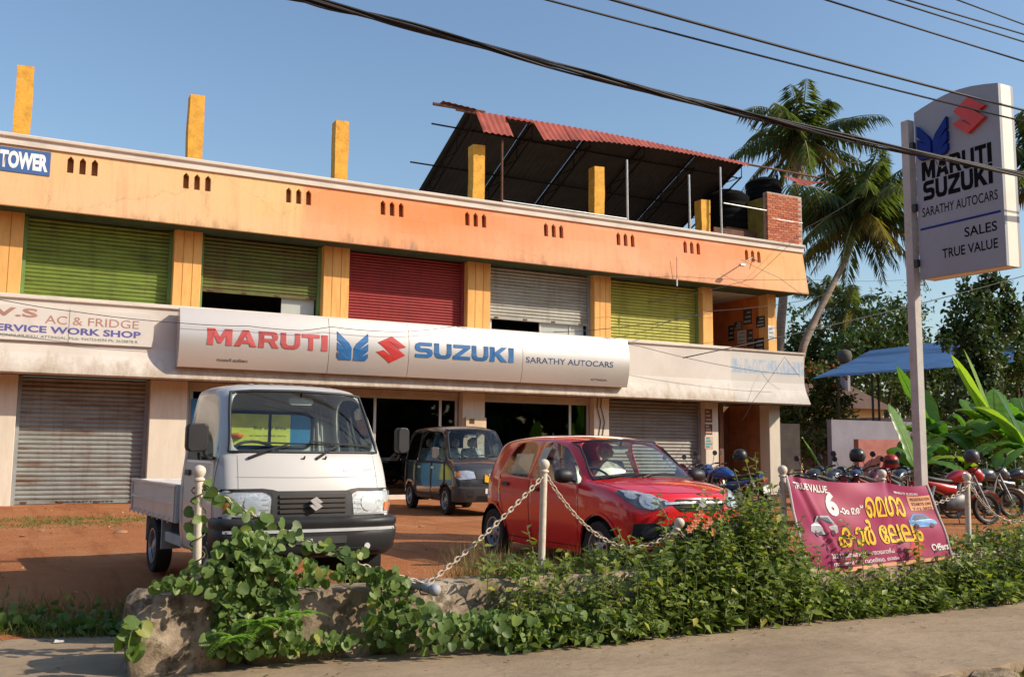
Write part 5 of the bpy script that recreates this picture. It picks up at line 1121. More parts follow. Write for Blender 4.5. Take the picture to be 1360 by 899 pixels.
for sd, (fd, rd) in ((1, (parts[0], parts[1])), (-1, (parts[2], parts[3]))):
    seam('panel_gap', BV, 's', [(OFF+1.13, .95), (OFF+1.12, .6), (OFF+1.16, .3)], .008, GAP, fd, sd); seam('panel_gap', BV, 's', [(OFF+2.23, 1.40), (OFF+2.24, .9), (OFF+2.22, .25)], .008, GAP, fd, sd)
    seam('panel_gap', BV, 's', [(OFF+3.03, 1.03), (OFF+2.97, .8), (OFF+2.86, .5), (OFF+2.80, .25)], .008, GAP, rd, sd); seam('panel_gap', BV, 's', [(OFF+1.16, .27), (OFF+2.84, .27)], .01, GAP, rd, sd)
    decal('door_handle', BV, 's', rrect(OFF+1.98, OFF+2.14, .83, .875, .02, 3), BLK, fd, .022, sd); decal('door_handle', BV, 's', rrect(OFF+2.74, OFF+2.90, .87, .915, .02, 3), BLK, rd, .022, sd)
    for pts in ([(OFF+1.16, .97), (OFF+1.42, .963), (OFF+1.72, .972), (OFF+2.19, .985)], [(OFF+2.31, .988), (OFF+2.68, 1.003), (OFF+3.0, 1.035)]): seam('window_seal', BV, 's', pts, .02, BLK, rd, sd, .005)
    decal('quarter_trim', BV, 's', [(OFF+2.86, 1.02), (OFF+3.04, 1.045), (OFF+2.96, 1.33), (OFF+2.92, 1.345)], BLK, rd, .006, sd)
    decal('sail_trim', BV, 's', [(OFF+1.14, .962), (OFF+1.42, .968), (OFF+1.42, 1.15), (OFF+1.38, 1.15)], BLK, fd, .006, sd)
    decal('side_marker', BV, 's', [(OFF+.98+.02*math.cos(t), .70+.02*math.sin(t)) for t in [i*.8 for i in range(8)]], AMB, body, .006, sd)
    # wheel arch flare and haunch line
    for c_, r_ in ((FWS, .375), (RWS, .375)):
        seam('arch_lip', BV, 's', [(OFF+c_+r_*math.cos(R(a_))*.94, .30+r_*math.sin(R(a_))*.94) for a_ in range(8, 176, 8)], .03, REDP, body, sd, .012)
    seam('shoulder_crease', BV, 's', [(OFF+1.25, .70), (OFF+1.8, .735), (OFF+2.5, .775), (OFF+3.25, .83)], .012, REDP, rd, sd, .006)
    # mirror
    c0 = Vector((sd*.905, OFF+1.26, 1.03)); b = MB()
    b.lathe([(.01, -.115), (.055, -.105), (.078, -.05), (.08, .03), (.065, .09), (.03, .115), (.005, .118)], 16, 'x', c0); b.v = [(x, c0.y+(y-c0.y)*(1.0 if y < c0.y else .55), z) for x, y, z in b.v]
    o = b.build('mirror', BLK, hc, world=False, smooth=180); MB().tube([c0+Vector((-sd*.08, .01, -.03)), Vector((sd*.76, OFF+1.24, .97))], .025, 8).build('mirror_arm', BLK, o, world=False)
    wheel(hc, sd*.715, OFF+FWS, .285, .285, .165, sd, style=2); wheel(hc, sd*.715, OFF+RWS, .285, .285, .165, sd, style=2); arch_liner(hc, OFF+FWS, .30, .33, sd*.4, sd*.79); arch_liner(hc, OFF+RWS, .30, .33, sd*.4, sd*.79)
    # lamps
    P_ = [(sd*.34, .785), (sd*.40, .735), (sd*.52, .705), (sd*.64, .73), (sd*.715, .80), (sd*.738, .865), (sd*.70, .895), (sd*.60, .89), (sd*.48, .85)]
    l_ = decal('headlight', BV, 'f', P_, mat('lamp housing', (.12, .12, .13), .3), body, .006, cuts=3); decal('lens', BV, 'f', P_, LENS, l_, .02, cuts=3, skirt=.03)
    decal('reflector_bowl', BV, 'f', [(sd*.53+.085*math.cos(t), .79+.075*math.sin(t)) for t in [i*.45 for i in range(14)]], REFL, l_, .013); decal('bulb', BV, 'f', [(sd*.53+.035*math.cos(t), .79+.035*math.sin(t)) for t in [i*.63 for i in range(10)]], CHR, l_, .018)
    decal('reflector_bowl', BV, 'f', [(sd*.66+.04*math.cos(t), .84+.03*math.sin(t)) for t in [i*.63 for i in range(10)]], REFL, l_, .013)
    decal('brow', BV, 'f', [(sd*.36, .795), (sd*.48, .847), (sd*.60, .887), (sd*.70, .892), (sd*.69, .865), (sd*.60, .86), (sd*.5, .825), (sd*.39, .78)], REFL, l_, .012)
    fb = decal('fog_bezel', BV, 'f', [(sd*.42, .42), (sd*.60, .40), (sd*.69, .46), (sd*.68, .57), (sd*.52, .585), (sd*.42, .55)], BLK, body, .008); decal('fog_lamp_blank', BV, 'f', [(sd*.555+.065*math.cos(t), .49+.055*math.sin(t)) for t in [i*.52 for i in range(12)]], mat('dark grey plastic', (.055, .055, .058), .5), fb, .02)
    decal('tail_lamp', BV, 'r', [(sd*.56, .84), (sd*.70, .80), (sd*.70, 1.02), (sd*.60, 1.06)], REDL, body, .006)
g1 = decal('grille', BV, 'f', [(-.33, .77), (-.24, .695), (.24, .695), (.33, .77), (.27, .815), (-.27, .815)], GAP, body, .006)
for z in (.715, .74, .765, .79): seam('grille_bar', BV, 'f', [(-.25, z), (.25, z)], .008, mat('grille grey', (.10, .10, .10), .4), g1, 1, .012)
seam('chrome_bar', BV, 'f', [(-.40, .772), (-.2, .785), (0, .788), (.2, .785), (.40, .772)], .022, CHR, g1, 1, .016)
slogo('badge', g1, lambda x, z, d: Vector((x, OFF+.012-d, .785+z)), .11, CHR)
lg = decal('lower_grille', BV, 'f', [(-.42, .56), (-.40, .37), (-.30, .32), (.30, .32), (.40, .37), (.42, .56), (.30, .585), (-.30, .585)], GAP, body, .006)
for z in (.36, .42, .48): seam('grille_bar', BV, 'f', [(-.38, z), (.38, z)], .018, BLK, lg, 1, .014)
decal('lower_lip', BV, 'f', [(-.6, .235), (.6, .235), (.58, .28), (-.58, .28)], BLK, body, .01)
seam('panel_gap', BV, 't', [(-.60, OFF+.31), (-.3, OFF+.16), (0, OFF+.12), (.3, OFF+.16), (.60, OFF+.31)], .007, GAP, body)
for sd in (1, -1): seam('panel_gap', BV, 't', [(sd*.62, OFF+.33), (sd*.69, OFF+.62), (sd*.705, OFF+.95)], .007, GAP, body); seam('hood_crease', BV, 't', [(sd*.33, OFF+.26), (sd*.42, OFF+.6), (sd*.46, OFF+.88)], .012, REDP, body, 1, .004)
decal('rear_glass', BV, 'r', [(-.55, 1.06), (.55, 1.06), (.46, 1.32), (-.46, 1.32)], GLT, body, .006)
MB().tube([(0, OFF+3.0, 1.455), (0, OFF+3.06, 1.53)], [.012, .006], 6).build('antenna', BLK, hc, world=False)
wiper(hc, BV, (-.15, 1.015), (.05, 1.045), (.36, 1.04)); wiper(hc, BV, (-.60, .995), (-.38, 1.03), (-.05, 1.045))
MB().box(-.68, .68, OFF+1.12, OFF+1.40, .78, .955).build('dashboard', DASH, hc, world=False, bevel=.05); steering(hc, -.36, OFF+1.48, 1.02, .18)
for u in (-.36, .36): seat(hc, u, OFF+2.15, .60, .48, None, .60)
for u in (-.36, .36): seat(hc, u, OFF+2.95, .62, .55, None, .52)
MB().box(-.72, .72, OFF+1.1, OFF+3.3, .30, .36).build('floor_pan', WELL, hc, world=False)
im = MB().prism(rrect(-.11, .11, -.032, .032, .028, 4), lambda x, z: (x, OFF+1.50, 1.33+z), lambda x, z: (x, OFF+1.525, 1.33+z)).build('rear_view_mirror', MATS['pale mirror shell'], hc, world=False, smooth=40); MB().bar((0, OFF+1.5, 1.36), (0, OFF+1.47, 1.43), .008).build('stalk', BLK, im, world=False)
hc.location = (6.444, 8.032+1.85, -.03)

# ---------------------------------------------------------------- grey van
OFF = -1.84
vn = thing('grey_van', 'dark grey metallic minivan parked in front of the showroom', 'van', (0, 0, 0))
GRYP = mat('grey van paint', (.075, .07, .068), .25, .4, coat=1., var=.04, scale=1)
st = []
S([.20, .18, .18, .20, .30], [.64, .665, .68, .68, .665], [.28, .40, .60, .78, .93], [(.32, .62, .98), (.28, .53, .985), (.23, .38, .985), (.19, .2, .98), (.17, 0, .98)])
S([.48, .48, .48, .48, .54], [.67, .695, .71, .71, .70], [.26, .40, .60, .80, 1.0], [(.55, .645, 1.06), (.50, .55, 1.065), (.44, .40, 1.07), (.40, .2, 1.075), (.38, 0, 1.075)])
S([.76, .76, .76, .76, .80], [.675, .705, .72, .72, .705], [.26, .40, .60, .80, 1.05], [(.80, .675, 1.10), (.70, .62, 1.11), (.62, .44, 1.12), (.58, .22, 1.125), (.57, 0, 1.125)])
S(1.02, [.675, .705, .722, .722, .705], [.26, .40, .60, .80, 1.06], [(1.0, .625, 1.40), (.90, .58, 1.41), (.83, .42, 1.425), (.80, .21, 1.43), (.79, 0, 1.435)])
S(1.30, [.675, .705, .722, .722, .705], [.26, .40, .60, .80, 1.06], [(1.22, .585, 1.655), (1.10, .53, 1.69), (1.04, .39, 1.705), (1.01, .2, 1.715), (1.0, 0, 1.718)])
S(1.60, [.675, .705, .722, .722, .705], [.26, .40, .60, .80, 1.06], [(1.58, .59, 1.68), (1.46, .545, 1.74), (1.40, .40, 1.77), (1.38, .2, 1.785), (1.36, 0, 1.79)])
S(1.70, [.675, .705, .722, .722, .705], [.26, .40, .60, .80, 1.06], [(1.70, .59, 1.68), (1.66, .545, 1.745), (1.66, .40, 1.778), (1.66, .2, 1.792), (1.66, 0, 1.797)])
S(2.48, [.675, .705, .722, .722, .705], [.26, .40, .60, .80, 1.06], [(2.46, .59, 1.68), (2.46, .545, 1.745), (2.46, .40, 1.785), (2.46, .2, 1.80), (2.46, 0, 1.805)])
S(2.60, [.675, .705, .722, .722, .705], [.26, .40, .60, .80, 1.06], [(2.59, .59, 1.68), (2.59, .545, 1.745), (2.59, .40, 1.785), (2.59, .2, 1.80), (2.59, 0, 1.805)])
S(3.35, [.67, .70, .718, .718, .70], [.28, .40, .60, .80, 1.06], [(3.30, .585, 1.665), (3.32, .54, 1.73), (3.32, .39, 1.77), (3.32, .2, 1.785), (3.32, 0, 1.79)])
S([3.60, 3.60, 3.60, 3.60, 3.56], [.64, .67, .69, .69, .675], [.32, .42, .60, .80, 1.06], [(3.50, .57, 1.63), (3.49, .52, 1.70), (3.48, .37, 1.735), (3.48, .19, 1.75), (3.48, 0, 1.755)])
V, Q = cloft(st, [(.04, .28), (.02, .40), (.03, .58), (.05, .76), (.10, .92)], [(3.64, .32), (3.65, .42), (3.66, .6), (3.66, .8), (3.62, 1.06)], OFF)
is_ws = lambda k: k[0] == 'ring' and k[1] in (2, 3) and k[2] >= 6
WN = {'front_door': ((2, 3, 4), (2, 3, 4)), 'sliding_door': ((6,), (5, 6, 7)), 'quarter_panel': ((8,), (8,))}
anyw = lambda k: k[0] == 'ring' and ((k[2] == 4 and k[1] in (2, 3, 4, 6, 8)) or (k[2] < 4 and k[1] in range(2, 9)))
FWS, RWS = .72, 3.07; arch = [(FWS+OFF, .28, .32, .35), (RWS+OFF, .28, .32, .35)]
body = cbuild('body', V, sel(lambda k: not is_ws(k) and not anyw(k)), GRYP, vn, 2, .012, arch); parts = {}
for sd in (1, -1):
    for nm, (wi, bi) in WN.items():
        d = cbuild(nm, V, [q for q in sel(lambda k: k[0] == 'ring' and k[2] < 4 and k[1] in bi) if V[q[0]][0]*sd > 0], GRYP, vn, 2, .02, arch); parts[(nm, sd)] = d
        cbuild('window', V, [q for q in sel(lambda k: k[0] == 'ring' and k[2] == 4 and k[1] in wi) if V[q[0]][0]*sd > 0], GLT, d, 2)
ws = cbuild('windshield', V, sel(is_ws), GLS, vn, 2); BV = bvh_of([body, ws]+list(parts.values()))
rim_loop(BV, 'f', [(-.615, 1.115), (0, 1.13), (.615, 1.115), (.58, 1.40), (.532, 1.68), (0, 1.712), (-.532, 1.68), (-.58, 1.40)], .014, BLK, 'window_seal', ws)
bp = wrapstrip('bumper', [(.27, .10, .18, .60, .36, .64), (.28, .02, .12, .68, .36, .72), (.40, -.03, .08, .70, .33, .735), (.54, -.035, .08, .70, .32, .735), (.57, .02, .12, .68, .32, .715)], mat('grey bumper plastic', (.04, .038, .037), .5), vn); BVb = bvh_of([bp])
for sd in (1, -1):
    P_ = [(sd*.30, .73), (sd*.60, .70), (sd*.665, .76), (sd*.66, .86), (sd*.45, .885), (sd*.33, .86)]; l_ = decal('headlight', BV, 'f', P_, REFL, body, .006); decal('lens', BV, 'f', P_, LENS, l_, .018, skirt=.03)
    decal('reflector_bowl', BV, 'f', [(sd*.42+.06*math.cos(t), .79+.06*math.sin(t)) for t in [i*.63 for i in range(10)]], CHR, l_, .012); decal('turn_lamp', BV, 'f', [(sd*.58, .74), (sd*.65, .77), (sd*.645, .84), (sd*.59, .85)], AMB, l_, .012)
    decal('fog_bezel', BVb, 'f', [(sd*.45+.075*math.cos(t), .44+.07*math.sin(t)) for t in [i*.63 for i in range(10)]], GAP, bp, .006)
    c0 = Vector((sd*.84, OFF+.98, 1.22)); o = MB().prism(rrect(-.08, .08, -.115, .115, .03, 3), lambda x, z: (c0.x+x, c0.y-.03, c0.z+z), lambda x, z: (c0.x+x, c0.y+.05, c0.z+z)).build('mirror', mat('mirror shell', (.10, .09, .085), .45), vn, world=False, bevel=.012); MB().bar(c0+Vector((-sd*.06, 0, -.08)), (sd*.70, OFF+1.0, 1.10), .02).build('mirror_arm', BLK, o, world=False)
    for nm, x0, x1 in (('front_door', .79, 1.65), ('sliding_door', 1.65, 2.55)):
        d = parts[(nm, sd)]
        for x in (x0, x1): seam('panel_gap', BV, 's', [(OFF+x, 1.05), (OFF+x, .35)], .008, GAP, d, sd)
        decal('door_handle', BV, 's', rrect(OFF+x1-.26, OFF+x1-.10, .90, .945, .015, 3), BLK if sd > 0 else CHR, d, .015, sd)
    seam('slide_rail', BV, 's', [(OFF+2.56, .98), (OFF+3.40, .98)], .02, GAP, parts[('quarter_panel', sd)], sd)
    seam('sill_strip', BV, 's', [(OFF+1.1, .37), (OFF+2.7, .37)], .06, BLK, parts[('sliding_door', sd)], sd, .006)
    wheel(vn, sd*.64, OFF+FWS, .28, .28, .155, sd, style=0); wheel(vn, sd*.64, OFF+RWS, .28, .28, .155, sd, style=0); arch_liner(vn, OFF+FWS, .28, .315, sd*.35, sd*.70); arch_liner(vn, OFF+RWS, .28, .315, sd*.35, sd*.70)
gr = decal('grille', BV, 'f', [(-.30, .70), (.30, .70), (.29, .85), (-.29, .85)], BLK, body, .008)
for z in (.735, .775, .815): seam('grille_bar', BV, 'f', [(-.27, z), (.27, z)], .014, mat('grille grey', (.10, .10, .10), .4), gr, 1, .014)
slogo('badge', gr, lambda x, z, d: Vector((x, OFF+.035-d, .78+z)), .11, CHR)
decal('garland', BV, 'f', [(-.13, .66), (-.02, .64), (-.05, .78), (-.12, .80)], mat('marigold garland', (.75, .38, .01), .8, var=.4, scale=30), gr, .03)
decal('number_plate', BVb, 'f', rrect(-.16, .2, .44, .54, .01, 2), mat('white plate', (.75, .75, .72), .5), bp, .01); decal('intake', BVb, 'f', rrect(-.32, .32, .31, .40, .02, 2), GAP, bp, .006)
text_fit('EECO', lambda x, z, d: cast(BV, 'r', x, z)[0]+Vector((0, .004, 0)), .3, .5, .9, .94, .01, mt=CHR, parent=body, world=False)
wiper(vn, BV, (-.45, 1.10), (-.2, 1.17), (.05, 1.17)); wiper(vn, BV, (.05, 1.11), (.25, 1.17), (.5, 1.16))
MB().box(-.62, .62, OFF+.78, OFF+1.02, .85, 1.07).build('dashboard', DASH, vn, world=False, bevel=.04); steering(vn, -.32, OFF+1.12, 1.12, .18)
for u in (-.32, .32): seat(vn, u, OFF+1.75, .72, .46, None, .62)
for u in (-.30, .30): seat(vn, u, OFF+2.7, .72, .5, None, .62)
MB().box(-.65, .65, OFF+.6, OFF+3.4, .34, .40).build('floor_pan', WELL, vn, world=False)
im = MB().prism(rrect(-.10, .10, -.03, .03, .025, 4), lambda x, z: (x, OFF+1.10, 1.58+z), lambda x, z: (x, OFF+1.12, 1.58+z)).build('rear_view_mirror', MATS['pale mirror shell'], vn, world=False); MB().bar((0, OFF+1.11, 1.60), (0, OFF+1.06, 1.69), .008).build('stalk', BLK, im, world=False)
vn.rotation_euler.z = R(-4.4); vn.location = Vector((8.704, 17.376, .0))+Matrix.Rotation(R(-4.4), 3, 'Z') @ Vector((0, 1.84, 0))
for y0, y1, z0, z1 in ((2.36, 2.80, 1.02, 1.26), (1.95, 2.12, 1.18, 1.34)): MB().hexa([(-.745, y0-1.85, z0), (-.745, y1-1.85, z0), (-.74, y1-1.85, z0), (-.74, y0-1.85, z0), (-.66, y0-1.85, z1), (-.66, y1-1.85, z1), (-.655, y1-1.85, z1), (-.655, y0-1.85, z1)]).build('window_reflection', mat('cream window reflection', (.6, .52, .38), .7, var=.15, scale=6), hc, world=False)  # cream sheets stand in for a reflection in the red car's side windows
# ================================================================ motorcycles, scooter, helmets
def loft_blob(name, secs, mt, parent, n=12):
    """secs: (y, z_centre, half_width, half_height, squareness)"""
    rows = []
    for y, zc, hw, hh, e in secs:
        rows.append([(hw*math.copysign(abs(math.cos(t))**e, math.cos(t)), y, zc+hh*math.copysign(abs(math.sin(t))**e, math.sin(t))) for t in [2*math.pi*i/n for i in range(n+1)]])
    b = MB().grid(rows)
    for rr in (rows[0], rows[-1]): k = len(b.v); b.v += rr[:-1]; b.f.append(tuple(range(k, k+n)))
    return b.build(name, mt, parent, world=False, smooth=60)
ENG = mat('engine metal', (.12, .12, .12), .5, .5, var=.3, scale=12); MCHR = mat('dull chrome', (.35, .35, .35), .35, .7)
SEATB = mat('black vinyl seat', (.018, .018, .018), .55)
def motorbike(label, loc, rz, paint, scooter=False, lean=R(8)):
    t = thing('scooter' if scooter else 'motorcycle', label, 'scooter' if scooter else 'motorcycle', loc, rz, 'motorcycles parked in the yard'); t.rotation_euler.y = lean
    r_ = .215 if scooter else .295; yf, yr = (-.60, .60) if scooter else (-.66, .64); W_ = .10 if scooter else .085
    for y in (yf, yr):
        b = MB().lathe([(r_*.80, -W_*.5), (r_*.93, -W_*.55), (r_, -W_*.2), (r_, W_*.2), (r_*.93, W_*.55), (r_*.80, W_*.5)], 24, 'x', (0, y, r_), cap=False); w = b.build('wheel', RUB, t, world=False, smooth=50)
        MB().lathe([(r_*.80, -W_*.4), (r_*.72, -W_*.3), (r_*.72, W_*.3), (r_*.80, W_*.4)], 24, 'x', (0, y, r_), cap=False).build('rim', BLK, w, world=False, smooth=30)
        MB().lathe([(.07, -.05), (.075, 0), (.07, .05)], 14, 'x', (0, y, r_)).build('hub', ENG, w, world=False, smooth=40)
        for k in range(5): a = k*2*math.pi/5; MB().bar((0, y, r_), (0, y+r_*.76*math.cos(a), r_+r_*.76*math.sin(a)), .014, 5).build('spoke', ENG, w, world=False)
    hx, hz = (-.42, .98) if scooter else (-.42, 1.0)
    for sx in (-.075, .075): MB().tube([(sx, yf, r_), (sx, hx, hz-.1)], .02, 8).build('fork_leg', MCHR, t, world=False)
    MB().tube([(-.36, hx+.10, hz+.02), (-.28, hx+.03, hz+.02), (-.12, hx, hz-.03), (.12, hx, hz-.03), (.28, hx+.03, hz+.02), (.36, hx+.10, hz+.02)], .012, 6).build('handlebar', BLK, t, world=False, smooth=180)
    for sx in (-1, 1):
        MB().tube([(sx*.26, hx+.03, hz+.03), (sx*.31, hx-.02, hz+.12), (sx*.33, hx-.02, hz+.2)], .006, 5).build('mirror_stalk', BLK, t, world=False)
        MB().lathe([(.005, -.012), (.05, -.008), (.055, .0), (.05, .008)], 14, 'y', (sx*.35, hx-.01, hz+.24)).build('mirror', BLK, t, world=False, smooth=40)
        MB().bar((sx*.30, hx+.05, hz+.02), (sx*.38, hx+.11, hz+.02), .018, 8).build('grip', BLK, t, world=False)
    MB().lathe([(.02, -.09), (.085, -.07), (.09, 0), (.06, .08)], 16, 'y', (0, hx-.17, hz-.12)).build('headlight', ENG, t, world=False, smooth=40)
    loft_blob('headlamp_cowl', [(hx-.20, hz-.1, .09, .10, .7), (hx-.12, hz-.08, .12, .14, .7), (hx-.04, hz-.05, .09, .10, .7)], paint, t)
    def fender(yc, m_):
        b = MB(); rows = []
        for i in range(9):
            a = R(20+130*i/8); rr = r_+.045; rows.append([(x, yc-rr*math.cos(a), r_+rr*math.sin(a)-abs(x)*.25) for x in (-.065, -.03, .03, .065)])
        b.grid(rows); o = b.build('fender', m_, t, world=False, smooth=180); o.modifiers.new('t', 'SOLIDIFY').thickness = .004
    fender(yf, paint)
    if scooter:
        loft_blob('leg_shield', [(-.50, .55, .16, .32, .6), (-.42, .60, .20, .36, .6), (-.34, .55, .17, .30, .6)], paint, t); loft_blob('floorboard', [(-.40, .30, .16, .05, .5), (0, .28, .17, .05, .5), (.1, .32, .16, .09, .5)], BLK, t)
        loft_blob('rear_body', [(.05, .50, .12, .16, .6), (.25, .55, .18, .20, .6), (.60, .60, .17, .15, .6), (.85, .66, .08, .07, .7)], paint, t); loft_blob('seat', [(.02, .74, .12, .05, .6), (.3, .78, .15, .06, .6), (.75, .82, .13, .05, .6), (.85, .82, .06, .03, .7)], SEATB, t)
        loft_blob('engine', [(.35, .28, .10, .10, .6), (.65, .26, .11, .11, .6)], ENG, t)
    else:
        fender(yr, BLK)
        loft_blob('fuel_tank', [(-.36, .86, .08, .07, .75), (-.28, .88, .14, .12, .75), (-.1, .89, .15, .12, .75), (.06, .84, .09, .09, .75), (.12, .80, .06, .05, .75)], paint, t, 16)
        loft_blob('seat', [(.02, .79, .08, .04, .6), (.2, .79, .12, .045, .6), (.45, .82, .13, .05, .6), (.68, .87, .11, .045, .6), (.76, .88, .05, .03, .7)], SEATB, t)
        loft_blob('side_panel', [(.0, .64, .11, .10, .7), (.2, .66, .125, .11, .7), (.5, .74, .11, .07, .7), (.78, .84, .06, .04, .7)], paint, t)
        loft_blob('engine', [(-.24, .40, .10, .12, .5), (-.1, .42, .14, .17, .5), (.14, .38, .14, .13, .5), (.24, .38, .09, .09, .5)], ENG, t)
        for k in range(5): MB().box(-.11, .11, -.27+k*.0, -.08, .50+k*.03, .512+k*.03).build('cooling_fin', ENG, t, world=False)
        MB().tube([(-.07, -.40, .88), (-.05, -.22, .5), (0, .1, .36)], .022, 7).build('frame_tube', BLK, t, world=False, smooth=180); MB().tube([(.0, -.40, .84), (0, .0, .74), (0, .70, .80)], .022, 7).build('frame_tube', BLK, t, world=False, smooth=180)
    for sx in (-.11, .11): MB().tube([(sx, yr-.02, r_+.03), (sx, yr-.16, .70)], [.022, .03], 8).build('shock_absorber', MCHR, t, world=False)
    MB().tube([(.10, -.25, .40), (.13, -.12, .22), (.14, .15, .22), (.15, .45, .30), (.15, .85, .38)], [.018, .02, .025, .045, .045], 9).build('exhaust', ENG if not scooter else BLK, t, world=False, smooth=180)
    MB().box(-.08, .08, .82 if not scooter else .86, .88, .73, .80).build('tail_lamp', REDL, t, world=False, bevel=.015); MB().box(-.10, .10, .875, .882, .52, .66).build('number_plate', mat('white plate', (.75, .75, .72), .5), t, world=False)
    MB().tube([(-.08, .05, .28), (-.22, .12, .01)], .010, 6).build('side_stand', BLK, t, world=False); MB().tube([(.0, .66, .82), (.14, .70, .88), (.12, .92, .93), (-.12, .92, .93), (-.14, .70, .88)], .011, 6).build('grab_rail', BLK, t, world=False, smooth=180)
    return t
def helmet(p, label, col, vis=True):
    t = thing('helmet', label, 'helmet', p, rng.uniform(0, 6), 'helmets left on the motorcycles'); m_ = mat('helmet %s' % (col,), col, .4, coat=.15)
    MB().lathe([(.09, 0), (.125, .03), (.14, .10), (.135, .16), (.11, .215), (.06, .245), (.005, .255)], 20).build('shell', m_, t, world=False, smooth=180)
    rows = [[(.144*math.cos(R(a))*k, .144*math.sin(R(a))*k, z) for a in range(-70, 71, 14)] for z, k in ((.07, 1.0), (.11, 1.02), (.15, .99))]; MB().grid(rows).build('visor', mat('smoke visor', (.03, .03, .035), .1), t, world=False, smooth=180)
    return t
def gp(px, Y): p = atY(px, 600, Y); return (p.x, Y, 0.0)
P_BLK = mat('black bike paint', (.015, .015, .017), .25, coat=.8); P_RED = mat('red bike paint', (.42, .012, .012), .25, coat=.8); P_BLU = mat('blue bike paint', (.015, .07, .28), .25, coat=.8); P_SIL = mat('silver bike paint', (.10, .105, .11), .3, .4, coat=.5); P_MAR = mat('maroon bike paint', (.14, .01, .012), .25, coat=.8)
motorbike('blue motorcycle with its tail light towards the road, by the stair pillar', gp(972, 15.6), R(-168), P_BLU)
motorbike('black motorcycle between the red car and the stair pillar', gp(948, 16.6), R(160), P_BLK)
motorbike('dark scooter in front of the steel shutter, behind the red car roof', gp(917, 17.4), R(150), P_MAR, True)
motorbike('black motorcycle leftmost of the row behind the banner', gp(1085, 13.4), R(118), P_BLK)
motorbike('silver motorcycle second from the left behind the banner', gp(1112, 13.1), R(112), P_SIL)
motorbike('dark blue motorcycle in the middle of the row behind the banner', gp(1140, 13.0), R(122), mat('navy bike paint', (.015, .02, .06), .25, coat=.8))
motorbike('maroon motorcycle just left of the totem post', gp(1168, 12.8), R(110), P_MAR)
motorbike('black motorcycle right behind the totem post', gp(1200, 13.3), R(116), P_BLK)
motorbike('motorcycle with a bright red tank, side on, right of the banner', gp(1268, 12.3), R(76), P_RED)
motorbike('silver motorcycle behind the red tank one', gp(1302, 13.4), R(70), P_SIL)
motorbike('black motorcycle at the right end of the row, under the banana leaves', gp(1345, 13.8), R(75), P_BLK)
def hp(px, py, Y): p = atY(px, py, Y); return (p.x, p.y, min(p.z-.24, 1.13))
helmet(hp(983, 597, 15.5), 'black helmet with silver visor on the blue motorcycle', (.02, .02, .022))
helmet(hp(1138, 591, 13.0), 'black helmet on the middle motorcycle behind the banner', (.015, .015, .016)); helmet(hp(1183, 604, 12.8), 'red helmet left of the totem post', (.40, .012, .01))
helmet(hp(1290, 596, 12.5), 'black and white helmet on the handlebar of the red tank motorcycle', (.05, .05, .055))
# ================================================================ plants
nr = np.random.default_rng(11)
def nrm(a): return a/np.maximum(np.linalg.norm(a, axis=1, keepdims=True), 1e-9)
POINTED = ([(0, 0), (-.5, .42), (0, 1), (.5, .42)], [(0, 3, 2), (0, 2, 1)])
OVATE = ([(0, 0), (-.38, .18), (-.5, .48), (-.28, .8), (0, 1), (.28, .8), (.5, .48), (.38, .18)], [(0, 7, 6, 3 + 1), (0, 4, 2, 1), (4, 3, 2), (4, 6, 5)])
HEART = ([(0, .10), (-.28, 0), (-.52, .2), (-.53, .52), (-.32, .82), (0, .95), (.32, .82), (.53, .52), (.52, .2), (.28, 0)], [(0, 5, 4, 3), (0, 3, 2, 1), (0, 7, 6, 5), (0, 9, 8, 7)])
BLADE = ([(-.5, 0), (.5, 0), (.3, .55), (-.3, .55), (0, 1)], [(0, 1, 2, 3), (3, 2, 4)])
def leaf_cloud(name, P, D, N, L, Wd, shape, mt, parent=None, fold=.25, curl=.2, tint=None, world=True):
    n = len(P); D = nrm(D); N = nrm(N-(N*D).sum(1, keepdims=True)*D); S_ = np.cross(D, N); pts, fs = shape; k = len(pts)
    V_ = np.empty((n, k, 3))
    for i, (u, v) in enumerate(pts):
        V_[:, i] = P+D*(L*v)[:, None]+S_*(Wd*u)[:, None]+N*((abs(u)*fold*Wd)-curl*L*v*v)[:, None]
    me = bpy.data.meshes.new(name); F_ = []
    base = np.arange(n)*k
    allf = [np.stack([base+i for i in f], 1).tolist() for f in fs]
    F_ = [f for grp in allf for f in grp]
    me.from_pydata(V_.reshape(-1, 3).tolist(), [], F_); me.update()
    t = nr.random(n) if tint is None else tint
    at = me.attributes.new('tint', 'FLOAT', 'POINT'); at.data.foreach_set('value', np.repeat(t, k).astype(np.float32))
    return place(name, me, mt, parent, world, smooth=180)
def rdir(n, up=0., out=None, spread=1.):
    a = nr.normal(size=(n, 3))*spread; a[:, 2] += up
    if out is not None: a = a+np.asarray(out)
    return nrm(a)
LF_WEED = leaf_mat('weed leaf', (.055, .10, .02), (.28, .35, .07)); LF_VINE = leaf_mat('vine leaf', (.05, .10, .025), (.21, .30, .08)); LF_FERN = leaf_mat('fern leaf', (.10, .24, .03), (.25, .42, .06))
LF_DARK = leaf_mat('dark tree leaf', (.016, .038, .011), (.075, .12, .03), .25); LF_MID = leaf_mat('mid tree leaf', (.022, .05, .012), (.09, .14, .03), .25); LF_BUSH = leaf_mat('bush leaf', (.03, .055, .014), (.10, .15, .035), .25)
LF_PALM = leaf_mat('palm leaflet', (.045, .075, .024), (.18, .21, .07), .35); LF_PALMY = leaf_mat('yellowing palm leaflet', (.16, .13, .03), (.34, .25, .06), .3); LF_BAN = leaf_mat('banana leaf', (.045, .13, .02), (.16, .33, .05), .4, .35); LF_BANY = leaf_mat('yellow green banana leaf', (.18, .30, .03), (.34, .46, .06), .45, .35)
